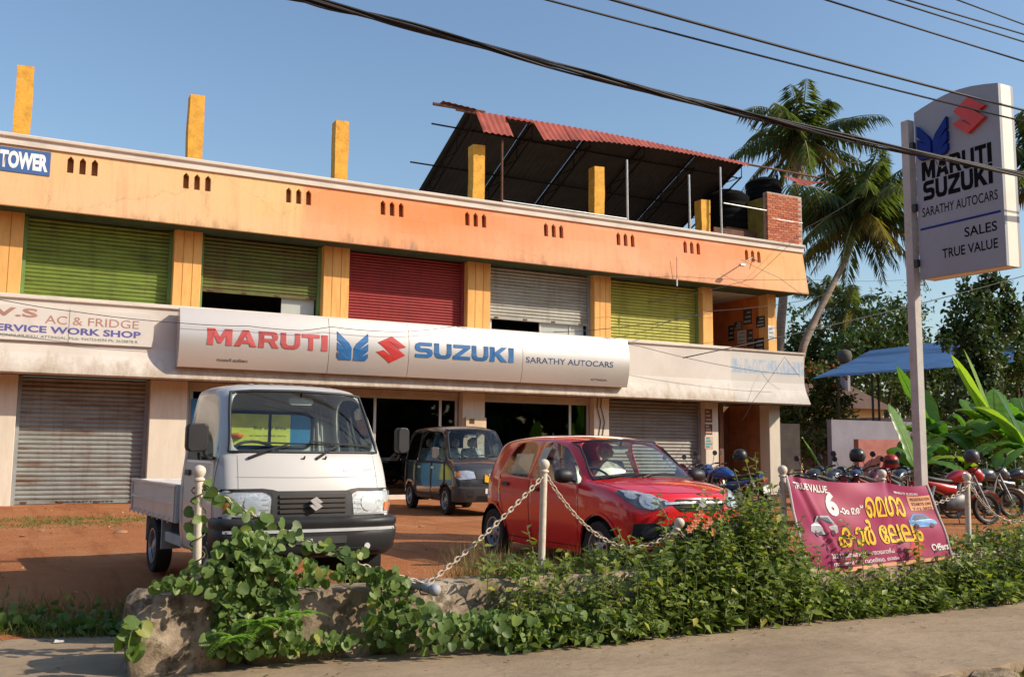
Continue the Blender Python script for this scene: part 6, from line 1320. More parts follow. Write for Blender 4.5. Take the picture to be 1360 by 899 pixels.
STEM = mat('green stem', (.09, .11, .035), .7); BARK = mat('grey bark', (.17, .13, .095), .9, var=.3, scale=8, bmp=.6, bscale=20); BARKD = mat('dark bark', (.06, .045, .03), .9, var=.3, scale=6); PALMB = mat('palm trunk', (.25, .19, .14), .9, var=.3, scale=3, bmp=.5, bscale=9, stretch=(1, 1, 4)); DRY = mat('dry grass', (.32, .24, .10), .9, var=.3, scale=20)
LF_GRASS = leaf_mat('grass blade', (.06, .10, .02), (.24, .26, .07), .3); LF_DRY = leaf_mat('dry grass blade', (.20, .15, .06), (.42, .32, .14), .2)
# ---- weed thicket in front of and on the wall (pointed leaves)
TOP = [(600, 800), (640, 765), (660, 742), (700, 735), (740, 748), (790, 735), (830, 722), (870, 722), (905, 715), (930, 690), (965, 672), (990, 655), (1020, 660), (1045, 690), (1065, 745), (1110, 752), (1170, 748), (1230, 742), (1260, 730), (1300, 712), (1340, 700), (1400, 690), (1500, 680)]
def top_z(x):     # height of the thicket above X, measured at Y 7.4
    global _tz
    try: return float(np.interp(x, _tz[0], _tz[1]))
    except NameError:
        q = [atY(a, b_, 7.4) for a, b_ in TOP]; _tz = ([p.x for p in q], [p.z for p in q]); return float(np.interp(x, _tz[0], _tz[1]))
top_z(3)
def stems_cloud(name, roots, tips, per, lsize, shape, mt, label, cat, sw=.0035, stems=True, wr=.5, parent=None, spread=.45):
    P, D, N, L = [], [], [], []; sb_ = MB()
    for r_, tp in zip(roots, tips):
        r_, tp = Vector(r_), Vector(tp); mid = r_.lerp(tp, .5)+Vector(nr.normal(size=3)*.05*(tp-r_).length)+Vector((0, -.04, .10*(tp-r_).length)); n = max(3, int(per*(tp-r_).length/.5))
        if stems: sb_.tube([r_, mid, tp], [sw*1.3, sw, sw*.6], 3, cap=False)
        ang = nr.random()*6
        for i in range(n):
            t = (.15+.85*(i+nr.random()*.6)/n); t = min(t, 1); a = r_.lerp(mid, t).lerp(mid.lerp(tp, t), t); ang += 2.4
            d = Vector((math.cos(ang), math.sin(ang), .15+nr.normal()*spread)); P.append(a); D.append(d); N.append((nr.normal()*.4, -.35+nr.normal()*.4, 1)); L.append(lsize*(.6+.7*nr.random())*(1.1-.45*t))
    P, D, N, L = map(np.array, (P, D, N, L)); root = None
    o = leaf_cloud('leaves' if parent else name, P, D, N, L, L*wr, shape, mt, parent, .2, .25)
    if stems: sb_.build('stems', STEM, parent or o, smooth=0, world=True)
    if not parent: tag(o, label, cat, kind='stuff')
    return o
def thicket(name, x0, x1, n, label, ls=.085, zk=1.):
    roots, tips = [], []
    for _ in range(n):
        x = x0+(x1-x0)*nr.random(); h = top_z(x); f = nr.random()
        if f < .72:
            y = 7.46-.42*nr.random()**1.3; z = -.34; ty_ = y+.08*nr.normal()-.05; tzv = z+(h-z)*(.35+.65*nr.random()**.8)*(1 if y > 7.2 else .55)
        else: y = 7.55+.3*nr.random(); z = .15; ty_ = y+.06*nr.normal(); tzv = max(.22, h*(.75+.33*nr.random()))
        roots.append((x, y, z)); tips.append((x+.09*nr.normal(), ty_, max(tzv, z+.1)))
    return stems_cloud(name, roots, tips, 12, ls, POINTED, LF_WEED, label, 'weeds', wr=.52)
thicket('weed_thicket', 3.75, 5.2, 210, 'thin leafy weeds on the wall below the red car doors', .11)
thicket('weed_thicket', 5.2, 7.1, 400, 'tall dense weeds in front of the red car bumper', .12)
thicket('weed_thicket', 7.1, 9.5, 400, 'leafy weeds under the magenta banner', .12)
thicket('weed_thicket', 9.5, 14.5, 620, 'leafy weeds right of the banner at the frame edge', .12)
# a few tall sprigs standing above the rest
rt, tp_ = [], []
for px, py in ((962, 640), (975, 622), (990, 610), (1003, 600), (1012, 630), (1025, 640), (1035, 655), (1048, 700), (950, 665), (1345, 660), (1352, 672), (1330, 690), (870, 655), (700, 700), (640, 715), (820, 700), (1060, 690), (1078, 720), (1215, 690), (1140, 700), (1120, 690)):
    a = atY(px, py, 7.42); rt.append((a.x+.05, 7.42, max(.0, a.z-.62))); tp_.append(tuple(a))
stems_cloud('weed_sprigs', rt, tp_, 16, .10, POINTED, LF_WEED, 'tall weed sprigs rising above the thicket and banner', 'weeds', .005)
# orange flowers on the weeds by the red car
fp = [atY(*q, 7.35) for q in ((925, 690), (936, 700), (942, 692), (915, 702), (930, 682), (958, 688), (947, 706), (990, 700), (1000, 712), (921, 697))]
fP, fD, fN = [], [], []
for c_ in fp:
    for k in range(6): a = k*1.05; fP.append(c_); fD.append((math.cos(a), -.4, math.sin(a))); fN.append((0, -1, .3))
fo = leaf_cloud('flowers', np.array(fP), np.array(fD), np.array(fN), np.full(len(fP), .045), np.full(len(fP), .035), OVATE, leaf_mat('coral petal', (.55, .14, .06), (.7, .28, .16), .3)); tag(fo, 'small coral flowers among the weeds at the red car bumper', 'flowers', kind='stuff')
# ---- heart leaved creeper on the left part of the wall
def region_vine(name, polys, n, label, ls=.085, Y0=7.22, Y1=7.46):
    from mathutils.geometry import intersect_point_tri_2d
    P = []; 
    for poly, share in polys:
        xs2 = [p[0] for p in poly]; ys2 = [p[1] for p in poly]; k = 0
        while k < int(n*share):
            x, y = nr.uniform(min(xs2), max(xs2)), nr.uniform(min(ys2), max(ys2)); ins = False; j = len(poly)-1
            for i in range(len(poly)):
                if (poly[i][1] > y) != (poly[j][1] > y) and x < (poly[j][0]-poly[i][0])*(y-poly[i][1])/(poly[j][1]-poly[i][1])+poly[i][0]: ins = not ins
                j = i
            if ins:
                q = atY(x, y, nr.uniform(Y0, Y1)); 
                if q.z < -.31: q = atZ(x, y, -.31+.03*nr.random())
                P.append(q); k += 1
    P = np.array(P); m_ = len(P); D = np.stack([nr.normal(size=m_)*.8, -.35+.3*nr.normal(size=m_), -.75+.45*nr.normal(size=m_)], 1); N = np.stack([.15+nr.normal(size=m_)*.8, np.full(m_, -.8), .8+.7*nr.normal(size=m_)], 1)
    L = ls*(.35+1.0*nr.random(m_)**1.3); o = leaf_cloud(name, P, D, N, L, L*1.02, HEART, LF_VINE, None, .34, .3); return tag(o, label, 'creeper', kind='stuff')
region_vine('creeper', [([(275, 770), (292, 716), (318, 700), (350, 725), (385, 750), (392, 800), (410, 838), (470, 838), (470, 854), (330, 870), (268, 864), (288, 810)], .55), ([(310, 705), (345, 700), (372, 730), (440, 746), (530, 752), (535, 764), (400, 772), (330, 760)], .15), ([(482, 755), (540, 765), (552, 800), (545, 855), (480, 856), (488, 800)], .16), ([(245, 752), (285, 748), (285, 776), (200, 782), (205, 772)], .05)], 1500, 'heart leaved creeper mounded over the wall in front of the truck', .068)
region_vine('creeper', [([(540, 800), (600, 812), (660, 806), (700, 812), (760, 800), (850, 815), (900, 838), (830, 842), (700, 858), (560, 857)], 1.)], 620, 'heart leaved creeper along the foot of the wall', .078, 7.0, 7.35)
region_vine('creeper', [([(150, 835), (190, 812), (196, 850), (185, 870), (165, 862)], 1.)], 22, 'small creeper tuft at the foot of the broken block', .10, 7.3, 7.38)
# creeper winding up the first post and along its chain
vp, vt = [], []
for k in range(46):
    t = k/45; c_ = Vector((1.41, 7.7, .15)).lerp(Vector((1.39, 7.7, .95)), t)+Vector((.055*math.cos(k*.7), .055*math.sin(k*.7), 0)); vp.append(c_)
for k in range(60):
    t = k/59; c_ = Vector((1.42, 7.69, .98)).lerp(Vector((2.6, 7.48, .45)), t)-Vector((0, .02, .36*t*(1-t)-.02*math.sin(k))); vt.append(c_)
root = thing('vine', 'thin vine twisting up the truck side post and along its chain', 'vine', (1.42, 7.6, .12))
MB().tube(vp, .006, 4).build('stem', STEM, root, smooth=180); MB().tube(vt, .006, 4).build('stem', STEM, root, smooth=180)
A_ = np.array([tuple(p) for p in vp[::3]+vt[::1]]); m_ = len(A_); A_ = A_+nr.normal(size=(m_, 3))*.03
L = .085*(.6+.6*nr.random(m_)); o = leaf_cloud('leaves', A_, np.stack([nr.normal(size=m_), -.4+.3*nr.normal(size=m_), -.5+.4*nr.normal(size=m_)], 1), np.stack([nr.normal(size=m_)*.4, np.full(m_, -1.), .5+.3*nr.normal(size=m_)], 1), L, L*1.02, HEART, LF_VINE, root, .12, .2)
def fern(px, py, Y, label, n=9, L_=.30):
    c_ = atY(px, py, Y); t = thing('fern', label, 'fern', c_, group='ferns on the wall')
    for k in range(n):
        a = -2.9+2.7*k/(n-1)+.15*nr.normal(); d = Vector((math.cos(a), math.sin(a)*.8-.1, .35+.2*nr.normal())).normalized(); l = L_*(.7+.5*nr.random()); P, D, N, LL = [], [], [], []
        for i in range(1, 16):
            s = i/16; p = c_+d*l*s+Vector((0, 0, -.45*l*s*s)); sd = d.cross(Vector((0, 0, 1))).normalized()
            for sg in (-1, 1): P.append(tuple(p)); D.append(tuple(sd*sg+d*.35-Vector((0, 0, .15)))); N.append((0, -.2, 1)); LL.append(.085*(1-s*.85)*(.6 if i < 3 else 1))
        P, D, N, LL = map(np.array, (P, D, N, LL)); fr_ = leaf_cloud('frond', P, D, N, LL, LL*.36, POINTED, LF_FERN, t, .1, .1)
fern(348, 826, 7.18, 'bright green fern left of the middle wall face'); fern(395, 815, 7.2, 'bright green fern right of its twin on the wall', 8, .26); fern(310, 845, 7.15, 'small bright fern low beside the broken block', 7, .24)
# ---- grass
def grass(name, pts, h, label, mt, w_=.007, lean=.5):
    P = np.array(pts); n = len(P); D = np.stack([nr.normal(size=n)*lean, nr.normal(size=n)*lean, np.ones(n)], 1); L = h*(.5+nr.random(n)); o = leaf_cloud(name, P, D, nr.normal(size=(n, 3)), L, np.full(n, w_), BLADE, mt, None, 0, .25); return tag(o, label, 'grass', kind='stuff')
def scatter(n, fn, zf=None):
    out = []
    while len(out) < n:
        p = fn()
        if p is not None: out.append(p)
    return out
def verge():
    x = nr.uniform(-3, 1.25); y = back_edge(x)+abs(nr.normal())*.45-.08; return (x, y, ground_z(x, y)-.01)
grass('verge_grass', scatter(5200, verge), .11, 'short grass along the yard edge left of the broken block', LF_GRASS, .010)
def verge_leaf():
    x = 1.2-abs(nr.normal())*1.0; y = back_edge(x)+abs(nr.normal())*.3; return (x, y, ground_z(x, y)+.03+.04*nr.random())
Pv = np.array(scatter(420, verge_leaf)); m_ = len(Pv); L = .06*(.5+nr.random(m_)); tag(leaf_cloud('ground_creeper', Pv, rdir(m_, .1), rdir(m_, 1.5), L, L*.9, HEART, LF_VINE), 'low leafy ground cover left of the broken block', 'ground cover', kind='stuff')
def patch_g():
    x, y = nr.normal()*1.2+1.2, nr.normal()*.7+18.6
    return (x, y, ground_z(x, y)-.005) if math.sin(x*5)*math.sin(y*4) > -.4 else None
grass('yard_grass', scatter(3600, patch_g), .055, 'worn grass patch in the yard before the rusty steel shutter', LF_GRASS, .010, .9)
grass('dry_grass', scatter(520, lambda: (nr.normal()*.16+3.95, 7.95+nr.random()*.3, .0)), .36, 'dry grass tuft by the red car rear wheel', LF_DRY, .006, .28)
grass('dry_grass', scatter(420, lambda: (nr.uniform(4.2, 5.5), 7.95+nr.random()*.25, .0)), .30, 'green grass behind the upright post', LF_GRASS, .007, .3)
grass('dry_grass', scatter(160, lambda: (nr.uniform(1.8, 3.6), 7.92+nr.random()*.25, .0)), .22, 'sparse dry grass below the truck bumper', LF_DRY, .005, .4)
grass('dry_grass', scatter(160, lambda: (nr.uniform(9.3, 11.5), 8.0+nr.random()*.4, .0)), .42, 'thin dry grass right of the banner', LF_DRY, .005, .4)
grass('kerb_grass', scatter(1500, lambda: (nr.uniform(4.8, 8.5), 5.04-abs(nr.normal())*.16, -.47)), .13, 'grass tufts under the broken pavement edge', LF_GRASS, .008, .5)
# ---- banana plants
def banana_leaf(base, d, L_, W_, droop, mt, parent, tear=0):
    n = 22; d = Vector(d).normalized(); side = d.cross(Vector((0, 0, 1))); side = side.normalized() if side.length > .05 else Vector((1, 0, 0)); rib = []; Lr, Rr, Li, Ri = [], [], [], []
    for i in range(n+1):
        t = i/n; p = Vector(base)+d*(L_*t)-Vector((0, 0, droop*L_*t*t)); tg = (d-Vector((0, 0, 2*droop*t))).normalized(); up = side.cross(tg).normalized()
        w_ = W_*(min(1, t/.12)**.6)*(1-max(0, (t-.62)/.38)**2.2)*.5; w1 = w_*(1-(tear*nr.random() if i % 3 == 0 else 0)); w2 = w_*(1-(tear*nr.random() if i % 3 == 1 else 0)); sh = .22*up
        rib.append(p); Li.append(p+side*w1*.5+up*w1*.22); Lr.append(p+side*w1+up*w1*.1-Vector((0, 0, .1*w1*nr.random()))); Ri.append(p-side*w2*.5+up*w2*.22); Rr.append(p-side*w2+up*w2*.1-Vector((0, 0, .1*w2*nr.random())))
    b = MB().grid([Lr, Li, rib, Ri, Rr]); me = b.mesh('leaf'); at = me.attributes.new('tint', 'FLOAT', 'POINT'); v0 = float(nr.random()); at.data.foreach_set('value', np.clip(v0*.8+.2*nr.random(len(me.vertices)), 0, 1).astype(np.float32))
    o = place('leaf', me, mt, parent, True, smooth=180); MB().tube(rib, [.022*(1-.8*i/n) for i in range(n+1)], 5).build('midrib', mat('banana midrib', (.22, .30, .08), .6), o, smooth=180)
def banana(base, h, leaves, label):
    t = thing('banana_plant', label, 'banana plant', base, group='banana plants'); B_ = Vector(base); top = B_+Vector((.05, 0, h))
    MB().tube([B_, B_.lerp(top, .5)+Vector((.03, 0, 0)), top], [.12, .10, .06], 10).build('stem', mat('banana stem', (.16, .17, .06), .7, var=.4, scale=5), t, smooth=180)
    for az, el, L_, W_, dr, yl, te in leaves: banana_leaf(top-Vector((0, 0, .05)), (math.cos(R(az))*math.cos(R(el)), math.sin(R(az))*math.cos(R(el)), math.sin(R(el))), L_, W_, dr, LF_BANY if yl else LF_BAN, t, te)
def bl(n, L0, yl=.2, e0=30, e1=78): return [(nr.uniform(0, 360), nr.uniform(e0, e1), L0*nr.uniform(.75, 1.15), .64*nr.uniform(.8, 1.2), nr.uniform(.35, .95), nr.random() < yl, .5 if nr.random() < .6 else .1) for _ in range(n)]
def B(px, Y, z=0): p = atY(px, 600, Y); return (p.x, p.y, z)
banana(B(1240, 16.5), 1.5, [(160, 68, 2.5, .55, .12, 0, 0), (185, 40, 1.7, .5, .35, 0, .3), (-60, 30, 1.6, .5, .45, 0, .35), (60, 70, 1.8, .5, .1, 0, 0), (-10, 35, 1.7, .55, .5, 0, .3)]+bl(7, 1.8, .3), 'banana plant right beside the totem post')
banana(B(1325, 15.8), 1.7, [(150, 66, 2.6, .62, .10, 1, 0), (120, 74, 2.5, .55, .05, 1, 0), (40, 60, 2.0, .6, .2, 0, 0), (200, 22, 1.9, .55, .35, 0, .4), (-40, 45, 1.7, .5, .4, 0, .3), (80, 50, 1.9, .6, .2, 0, 0)]+bl(7, 2.0, .4), 'tall banana plant with bright yellow green leaves at the right edge')
banana(B(1365, 17), 1.9, bl(13, 2.3, .25), 'banana plant cut by the right frame edge')
banana(B(1290, 18.5), 1.6, bl(12, 2.2, .25), 'banana plant standing behind the others')
banana(B(1213, 15.4), 1.0, [(100, 72, 2.0, .5, .2, 0, .2), (60, 50, 2.1, .65, .7, 0, .3), (10, 55, 2.2, .6, .7, 0, .4), (-25, 35, 1.9, .6, .6, 1, .5), (-80, 30, 1.6, .55, .7, 0, .4)], 'banana plant with wide leaves just right of the totem post base')
banana(B(1362, 14.6), 1.3, [(150, 62, 2.6, .7, .45, 1, .15), (170, 38, 2.3, .65, .75, 0, .5), (120, 74, 2.5, .6, .3, 0, 0), (195, 25, 2.0, .6, .6, 0, .5), (60, 60, 2.3, .6, .5, 0, .2), (-120, 30, 1.8, .6, .8, 0, .5), (140, 30, 2.2, .6, .7, 0, .45)], 'banana plant with broad torn leaves over the rightmost motorcycle')
banana(B(1225, 18.2), .7, bl(7, 1.4, .1), 'shorter banana plant behind the totem post')
banana(B(1104, 18.5), .35, [(140, 64, 1.7, .36, .08, 0, 0), (165, 48, 1.2, .25, .15, 0, 0), (20, 35, 1.5, .40, .12, 0, .2), (60, 60, 1.0, .3, .2, 0, 0), (-60, 40, .9, .3, .4, 0, 0)], 'young banana plant beside the building end')
# ---- coconut palms
def frond(base, d, L_, droop, mt, parent, lw=.27, n=62):
    d = Vector(d).normalized(); side = d.cross(Vector((0, 0, 1))); side = side.normalized() if side.length > .05 else Vector((1, 0, 0)); rib = []; P, D, N, LL = [], [], [], []
    for i in range(n+1):
        t = i/n; p = Vector(base)+d*(L_*t)-Vector((0, 0, droop*L_*t**2.2)); rib.append(p)
        if t > .10:
            tg = (d-Vector((0, 0, 2.2*droop*t**1.2))).normalized()
            for sg in (-1, 1):
                if nr.random() < .07: continue
                P.append(tuple(p)); D.append(tuple(side*sg*.8+tg*.45+Vector((0, 0, -.45-.35*nr.random()))+Vector(nr.normal(size=3)*.1))); N.append(tuple(Vector((0, 0, 1))+side*sg*.3)); LL.append(lw*L_*(.55+.45*math.sin(math.pi*min(1, t*.95+.12)))*(.85+.3*nr.random()))
    P, D, N, LL = map(np.array, (P, D, N, LL)); o = leaf_cloud('frond', P, D, N, LL, LL*.072, POINTED, mt, parent, .1, .28, tint=np.clip(nr.normal(.45, .25, len(P)), 0, 1))
    MB().tube(rib, [.035*(1-.85*i/n)+.004 for i in range(n+1)], 5).build('rachis', mat('palm rachis', (.22, .20, .08), .7), o, smooth=180)
def palm(pts, radii, n, L_, label, seed, nuts=6, yel=.15):
    global nr
    nr = np.random.default_rng(seed); b0 = Vector(pts[0]); t = thing('coconut_palm', label, 'palm tree', b0, group='coconut palms'); P = []
    for k in range(len(pts)-1):
        for i in range(6): P.append(Vector(pts[k]).lerp(Vector(pts[k+1]), i/6))
    P.append(Vector(pts[-1])); rr = np.interp(np.linspace(0, 1, len(P)), np.linspace(0, 1, len(radii)), radii)
    for _ in range(2): P = [P[0]]+[(P[i-1]+P[i]*2+P[i+1])/4 for i in range(1, len(P)-1)]+[P[-1]]
    MB().tube(P, list(rr), 12).build('trunk', PALMB, t, smooth=180); top = P[-1]; ga = 2.39996
    for k in range(n):
        q = k/(n-1); el = R(84-126*q+8*nr.normal()); az = k*ga+.2*nr.normal(); L1 = L_*(.72+.35*math.sin(math.pi*min(1, q+.15)))*(.9+.2*nr.random())
        frond(top+Vector((0, 0, .1)), (math.cos(az)*math.cos(el), math.sin(az)*math.cos(el), math.sin(el)), L1, .28+.32*nr.random()-.1*q, LF_PALMY if (q > .68 and nr.random() < yel*3.5) else LF_PALM, t)
    for k in range(nuts):
        a = nr.random()*6.28; c_ = top+Vector((.28*math.cos(a), .28*math.sin(a), -.25-.25*nr.random())); MB().lathe([(.01, -.13), (.08, -.10), (.11, 0), (.08, .10), (.01, .13)], 10, o=c_).build('coconut', mat('coconut husk', (.30, .22, .04), .6, var=.3), t, smooth=180)
palm([tuple(atY(1030, 470, 29))[:2]+(0,), atY(1034, 465, 29), atY(1046, 330, 29.2), atY(1066, 190, 29.5)], [.24, .19, .16, .13], 28, 3.6, 'tall coconut palm just right of the roof shed', 3)
palm([tuple(atY(1052, 480, 27))[:2]+(0,), atY(1062, 468, 27), atY(1092, 405, 27), atY(1126, 340, 27), atY(1142, 285, 27)], [.2, .15, .13, .11, .10], 38, 3.8, 'coconut palm with a leaning trunk left of the totem sign', 8, 8)
palm([tuple(atY(1400, 480, 24))[:2]+(0,), atY(1396, 300, 24), atY(1392, 225, 24)], [.22, .16, .12], 24, 4.2, 'coconut palm behind the totem sign at the right frame edge', 21)
palm([tuple(atY(1088, 470, 52))[:2]+(0,), atY(1088, 420, 52), atY(1092, 395, 52)], [.2, .15, .12], 16, 2.6, 'small far palm low between the two trunks', 5, 0)
palm([tuple(atY(1128, 470, 46))[:2]+(0,), atY(1126, 430, 46), atY(1128, 412, 46)], [.2, .15, .12], 18, 2.9, 'far palm above the blue tarpaulin', 6, 0, .3)
nr = np.random.default_rng(5)
# ---- broadleaf trees and bushes
def tree(name, base, blobs, n, ls, mt, label, cat='tree', trunk=.15, bark=BARKD, group=None, shape=OVATE, shell=.55, trunk_top=None):
    """blobs: (centre xyz, radii xyz, weight) in place coordinates"""
    t = thing(name, label, cat, base, group=group); B_ = Vector(base); W_ = sum(b[2] for b in blobs)
    for c_, r_, w_ in blobs[:6]:
        c_ = Vector(c_); f = B_+(c_-B_)*.35; f.x, f.y = B_.x*.8+c_.x*.2, B_.y*.8+c_.y*.2
        MB().tube([B_+Vector((.02, 0, -.05)), f, B_.lerp(c_, .75)+Vector((0, 0, .1)), c_], [trunk, trunk*.75, trunk*.45, trunk*.15], 8).build('limb', bark, t, smooth=180)
    P, N = [], []
    for c_, r_, w_ in blobs:
        m_ = int(n*w_/W_); clumps = max(6, m_//55); d = nrm(nr.normal(size=(clumps, 3))); cc = np.array(c_)+d*np.array(r_)*(shell+(1-shell)*nr.random((clumps, 1)))*(.82+.3*nr.random((clumps, 1)))
        k = nr.integers(0, clumps, m_); q = nr.normal(size=(m_, 3))*np.array(r_)*.17; P.append(cc[k]+q); N.append(d[k]+nr.normal(size=(m_, 3))*.55+np.array([0, 0, .35]))
    P = np.concatenate(P); N = np.concatenate(N); P[:, 2] = np.maximum(P[:, 2], B_.z+.05); m_ = len(P); L = ls*(.55+.8*nr.random(m_)); leaf_cloud('crown', P, rdir(m_, -.25), N, L, L*.55, shape, mt, t, .15, .2); return t
def at(px, py, Y): return tuple(atY(px, py, Y))
# creeper covered tree right
tree('creeper_tree', B(1300, 21), [(at(1303, 480, 21), (.85, .8, 1.6), 1.3), (at(1296, 420, 21), (.9, .8, 1.1), 1.), (at(1312, 385, 21), (.65, .6, .6), .5), (at(1335, 430, 21), (.6, .6, .9), .5), (at(1268, 455, 21), (.5, .5, .8), .35), (at(1300, 540, 21), (1.3, .9, 1.1), 1.)], 8500, .17, LF_DARK, 'dark column of a tree smothered in creeper right of the totem post')
tree('creeper_tree', B(1352, 24), [(at(1350, 470, 24), (.9, .8, 2.0), 1.), (at(1362, 430, 24), (.6, .6, 1.4), .6)], 3200, .16, LF_MID, 'lighter tree at the right frame edge behind the dark one')
tree('shrub', B(1085, 27), [(at(1083, 520, 27), (.9, .9, .95), 1.), (at(1060, 545, 27), (.8, .8, .9), .8), (at(1105, 550, 27), (.9, .9, 1.1), .9), (at(1075, 585, 27), (1.4, .9, .8), .8)], 5200, .16, LF_BUSH, 'dark garden shrub beside the building end under the blue tarpaulin', 'shrub', .06)
fl = [Vector(at(1083, 512, 27))+Vector(nr.normal(size=3)*np.array([.75, .5, .2]))+Vector((0, -.2, .55)) for _ in range(70)]; m_ = len(fl); tag(leaf_cloud('shrub_flowers', np.array([tuple(p) for p in fl]), rdir(m_), rdir(m_, 1), np.full(m_, .13), np.full(m_, .11), OVATE, leaf_mat('russet young leaf', (.22, .06, .02), (.4, .14, .05), .3)), 'russet young leaves on top of the garden shrub', 'shrub top', kind='stuff')
for q, (px, py, Y, sx, sz, mt_, lb) in enumerate(((1165, 440, 44, 2.6, 2.2, LF_MID, 'round mid green tree behind the blue tarpaulin'), (1110, 450, 48, 2.6, 2.0, LF_MID, 'tree between the leaning palm trunk and the far palm'), (1195, 430, 50, 2.6, 2.6, LF_DARK, 'dark tree just left of the totem post top half'), (1240, 470, 46, 3.0, 2.0, LF_DARK, 'dark tree right behind the totem post'), (1050, 455, 50, 2.2, 2.4, LF_MID, 'tree behind the two palm trunks'), (1330, 480, 44, 4.0, 3.0, LF_DARK, 'far dark tree at the right frame edge'))):
    c_ = Vector(at(px, py, Y)); tree('tree', (c_.x, c_.y, 0), [(tuple(c_), (sx, sx, sz), 1.), (tuple(c_+Vector((-sx*.6, 0, -sz*.7))), (sx*.8, sx*.8, sz*.7), .7), (tuple(c_+Vector((sx*.6, 0, -sz*.7))), (sx*.8, sx*.8, sz*.7), .7), (tuple(c_+Vector((0, 0, -sz*1.5))), (sx*1.3, sx, sz), .8)], 4200, .32, mt_, lb, trunk=.2, group='trees behind the yard')
# far tree belt closing the horizon, and an unseen one added to block skylight and darken glass
def belt(name, pts, n, ls, label, mt, h):
    P = []
    for _ in range(n):
        k = nr.integers(0, len(pts)-1); a, b_ = pts[k], pts[k+1]; t = nr.random(); x, y = a[0]+(b_[0]-a[0])*t, a[1]+(b_[1]-a[1])*t; hh = h*(.75+.25*math.sin(x*.35+y*.2)+.2*math.sin(x*1.1)); P.append((x+nr.normal()*1.2, y+nr.normal()*1.2, hh*nr.random()**.8))
    P = np.array(P); m_ = len(P); L = ls*(.5+nr.random(m_)); return tag(leaf_cloud(name, P, rdir(m_), rdir(m_, .8), L, L*.7, OVATE, mt), label, 'trees', kind='stuff')
belt('tree_belt', [(20, 62), (60, 58), (100, 40), (110, 10)], 5000, 1.1, 'far belt of trees closing the view at the right', LF_DARK, 6.5)
belt('tree_belt', [(-30, 70), (-40, 30), (-34, 0), (-26, -16), (0, -19), (30, -20), (60, -20)], 9500, 1.7, 'unseen trees across the street, added to block skylight and darken glass reflections', LF_MID, 10.5)
for x in (28, 33, 38): 
    tree('shrub', (x, 31.5, 0), [((x, 31.5, 1.2), (2.2, 1.2, 1.2), 1.)], 1500, .22, LF_DARK, {28: 'dark hedge shrub behind the young banana plant', 33: 'dark hedge shrub below the blue tarpaulin', 38: 'dark hedge shrub behind the banana plants'}[x], 'shrub', .05)
tree('shrub', B(1285, 16.0), [(at(1285, 640, 16.0), (1.5, .6, .8), 1.), (at(1350, 630, 16.), (1.2, .6, .9), .8), (at(1215, 625, 17.0), (1.2, .6, .6), .5)], 3600, .15, LF_DARK, 'dark undergrowth behind the motorcycles at the right', 'shrub', .04)
# ================================================================ neighbours on the right
TARP = mat('blue tarpaulin', (.025, .09, .24), .5, var=.25, scale=1.5)
ts = thing('tarpaulin_shelter', 'blue tarpaulin shelter on thin poles behind the yard', 'shelter', tuple(atY(1150, 600, 25))[:2]+(0,))
c1, c2, c3, c4 = atY(1078, 503, 24), atY(1345, 481, 21.8), atY(1350, 440, 27), atY(1155, 466, 30)
rows = []
for i in range(13):
    u = i/12; rows.append([tuple(c1.lerp(c2, u).lerp(c4.lerp(c3, u), v/8)+Vector((0, 0, .02*math.sin(u*23)*(1-v/8)+.015*math.sin(u*9+v)-.03*math.sin(math.pi*v/8)))) for v in range(9)])
MB().grid(rows).build('sheet', TARP, ts, smooth=180)
for px, py, Y in ((1113, 505, 24.1), (1158, 498, 23.6), (1166, 497, 24.6), (1228, 490, 22.6)):
    p = atY(px, py, Y); MB().bar((p.x, p.y, 0), tuple(p), .04, 8).build('pole', BARKD, ts)
def house(label, x0, x1, y, d, h, mt, rmt, roof='flat'):
    t = thing('house', label, 'house', ((x0+x1)/2, y+d/2, 0), group='neighbouring houses'); MB().box(x0, x1, y, y+d, 0, h).build('wall', mt, t)
    if roof == 'flat': MB().box(x0-.3, x1+.3, y-.3, y+d+.3, h, h+.15).build('roof', rmt, t)
    else: b = MB(); b.v = [(x0-.4, y-.5, h-.1), (x1+.4, y-.5, h-.1), (x1+.4, y+d/2, h+1.3), (x0-.4, y+d/2, h+1.3), (x0-.4, y+d+.5, h-.1), (x1+.4, y+d+.5, h-.1)]; b.f = [(0, 1, 2, 3), (3, 2, 5, 4)]; b.build('roof', rmt, t)
    for k in range(2):
        xx = x0+(x1-x0)*(.2+.45*k); w_ = MB().box(xx, xx+.9, y-.03, y-.003, .9, 2.0).build('window', mat('dark window', (.02, .025, .03), .2), t); MB().box(xx-.06, xx+.96, y-.06, y-.031, .82, .9).build('sill', mt, w_)
    return t
YEL = mat('pale yellow house paint', (.55, .38, .16), .9, var=.1); PNK = mat('faded pink house paint', (.40, .15, .12), .9, var=.2); CON = mat('grey lilac concrete', (.24, .22, .25), .9, var=.15, scale=1.5); TILE = mat('old roof tile', (.10, .055, .035), .9, var=.3, scale=5)
a = atY(1060, 500, 36); c_ = atY(1172, 500, 36); house('low yellow house with a dark tiled roof beyond the shrubs', a.x, c_.x, 36, 5, 3.7, YEL, TILE, 'gable')
a = atY(1165, 530, 27); c_ = atY(1215, 530, 27); house('faded pink house wall under the blue tarpaulin', a.x, c_.x, 27, 4, 2.55, PNK, CON)
a = atY(1150, 520, 26.6); MB().box(a.x, a.x+.35, 26.6, 26.95, 0, 2.6).build('gate_pillar', CON).__setitem__('label', 'grey gate pillar at the corner of the pink house'); bpy.data.objects['gate_pillar']['category'] = 'pillar'
def slope_wall(label, p0, p1, Y, h0, mt):
    a, b_ = atY(*p0, Y), atY(*p1, Y); o = MB().box(a.x, b_.x, Y, Y+.18, 0, a.z).build('boundary_wall', mt); return tag(o, label, 'wall')
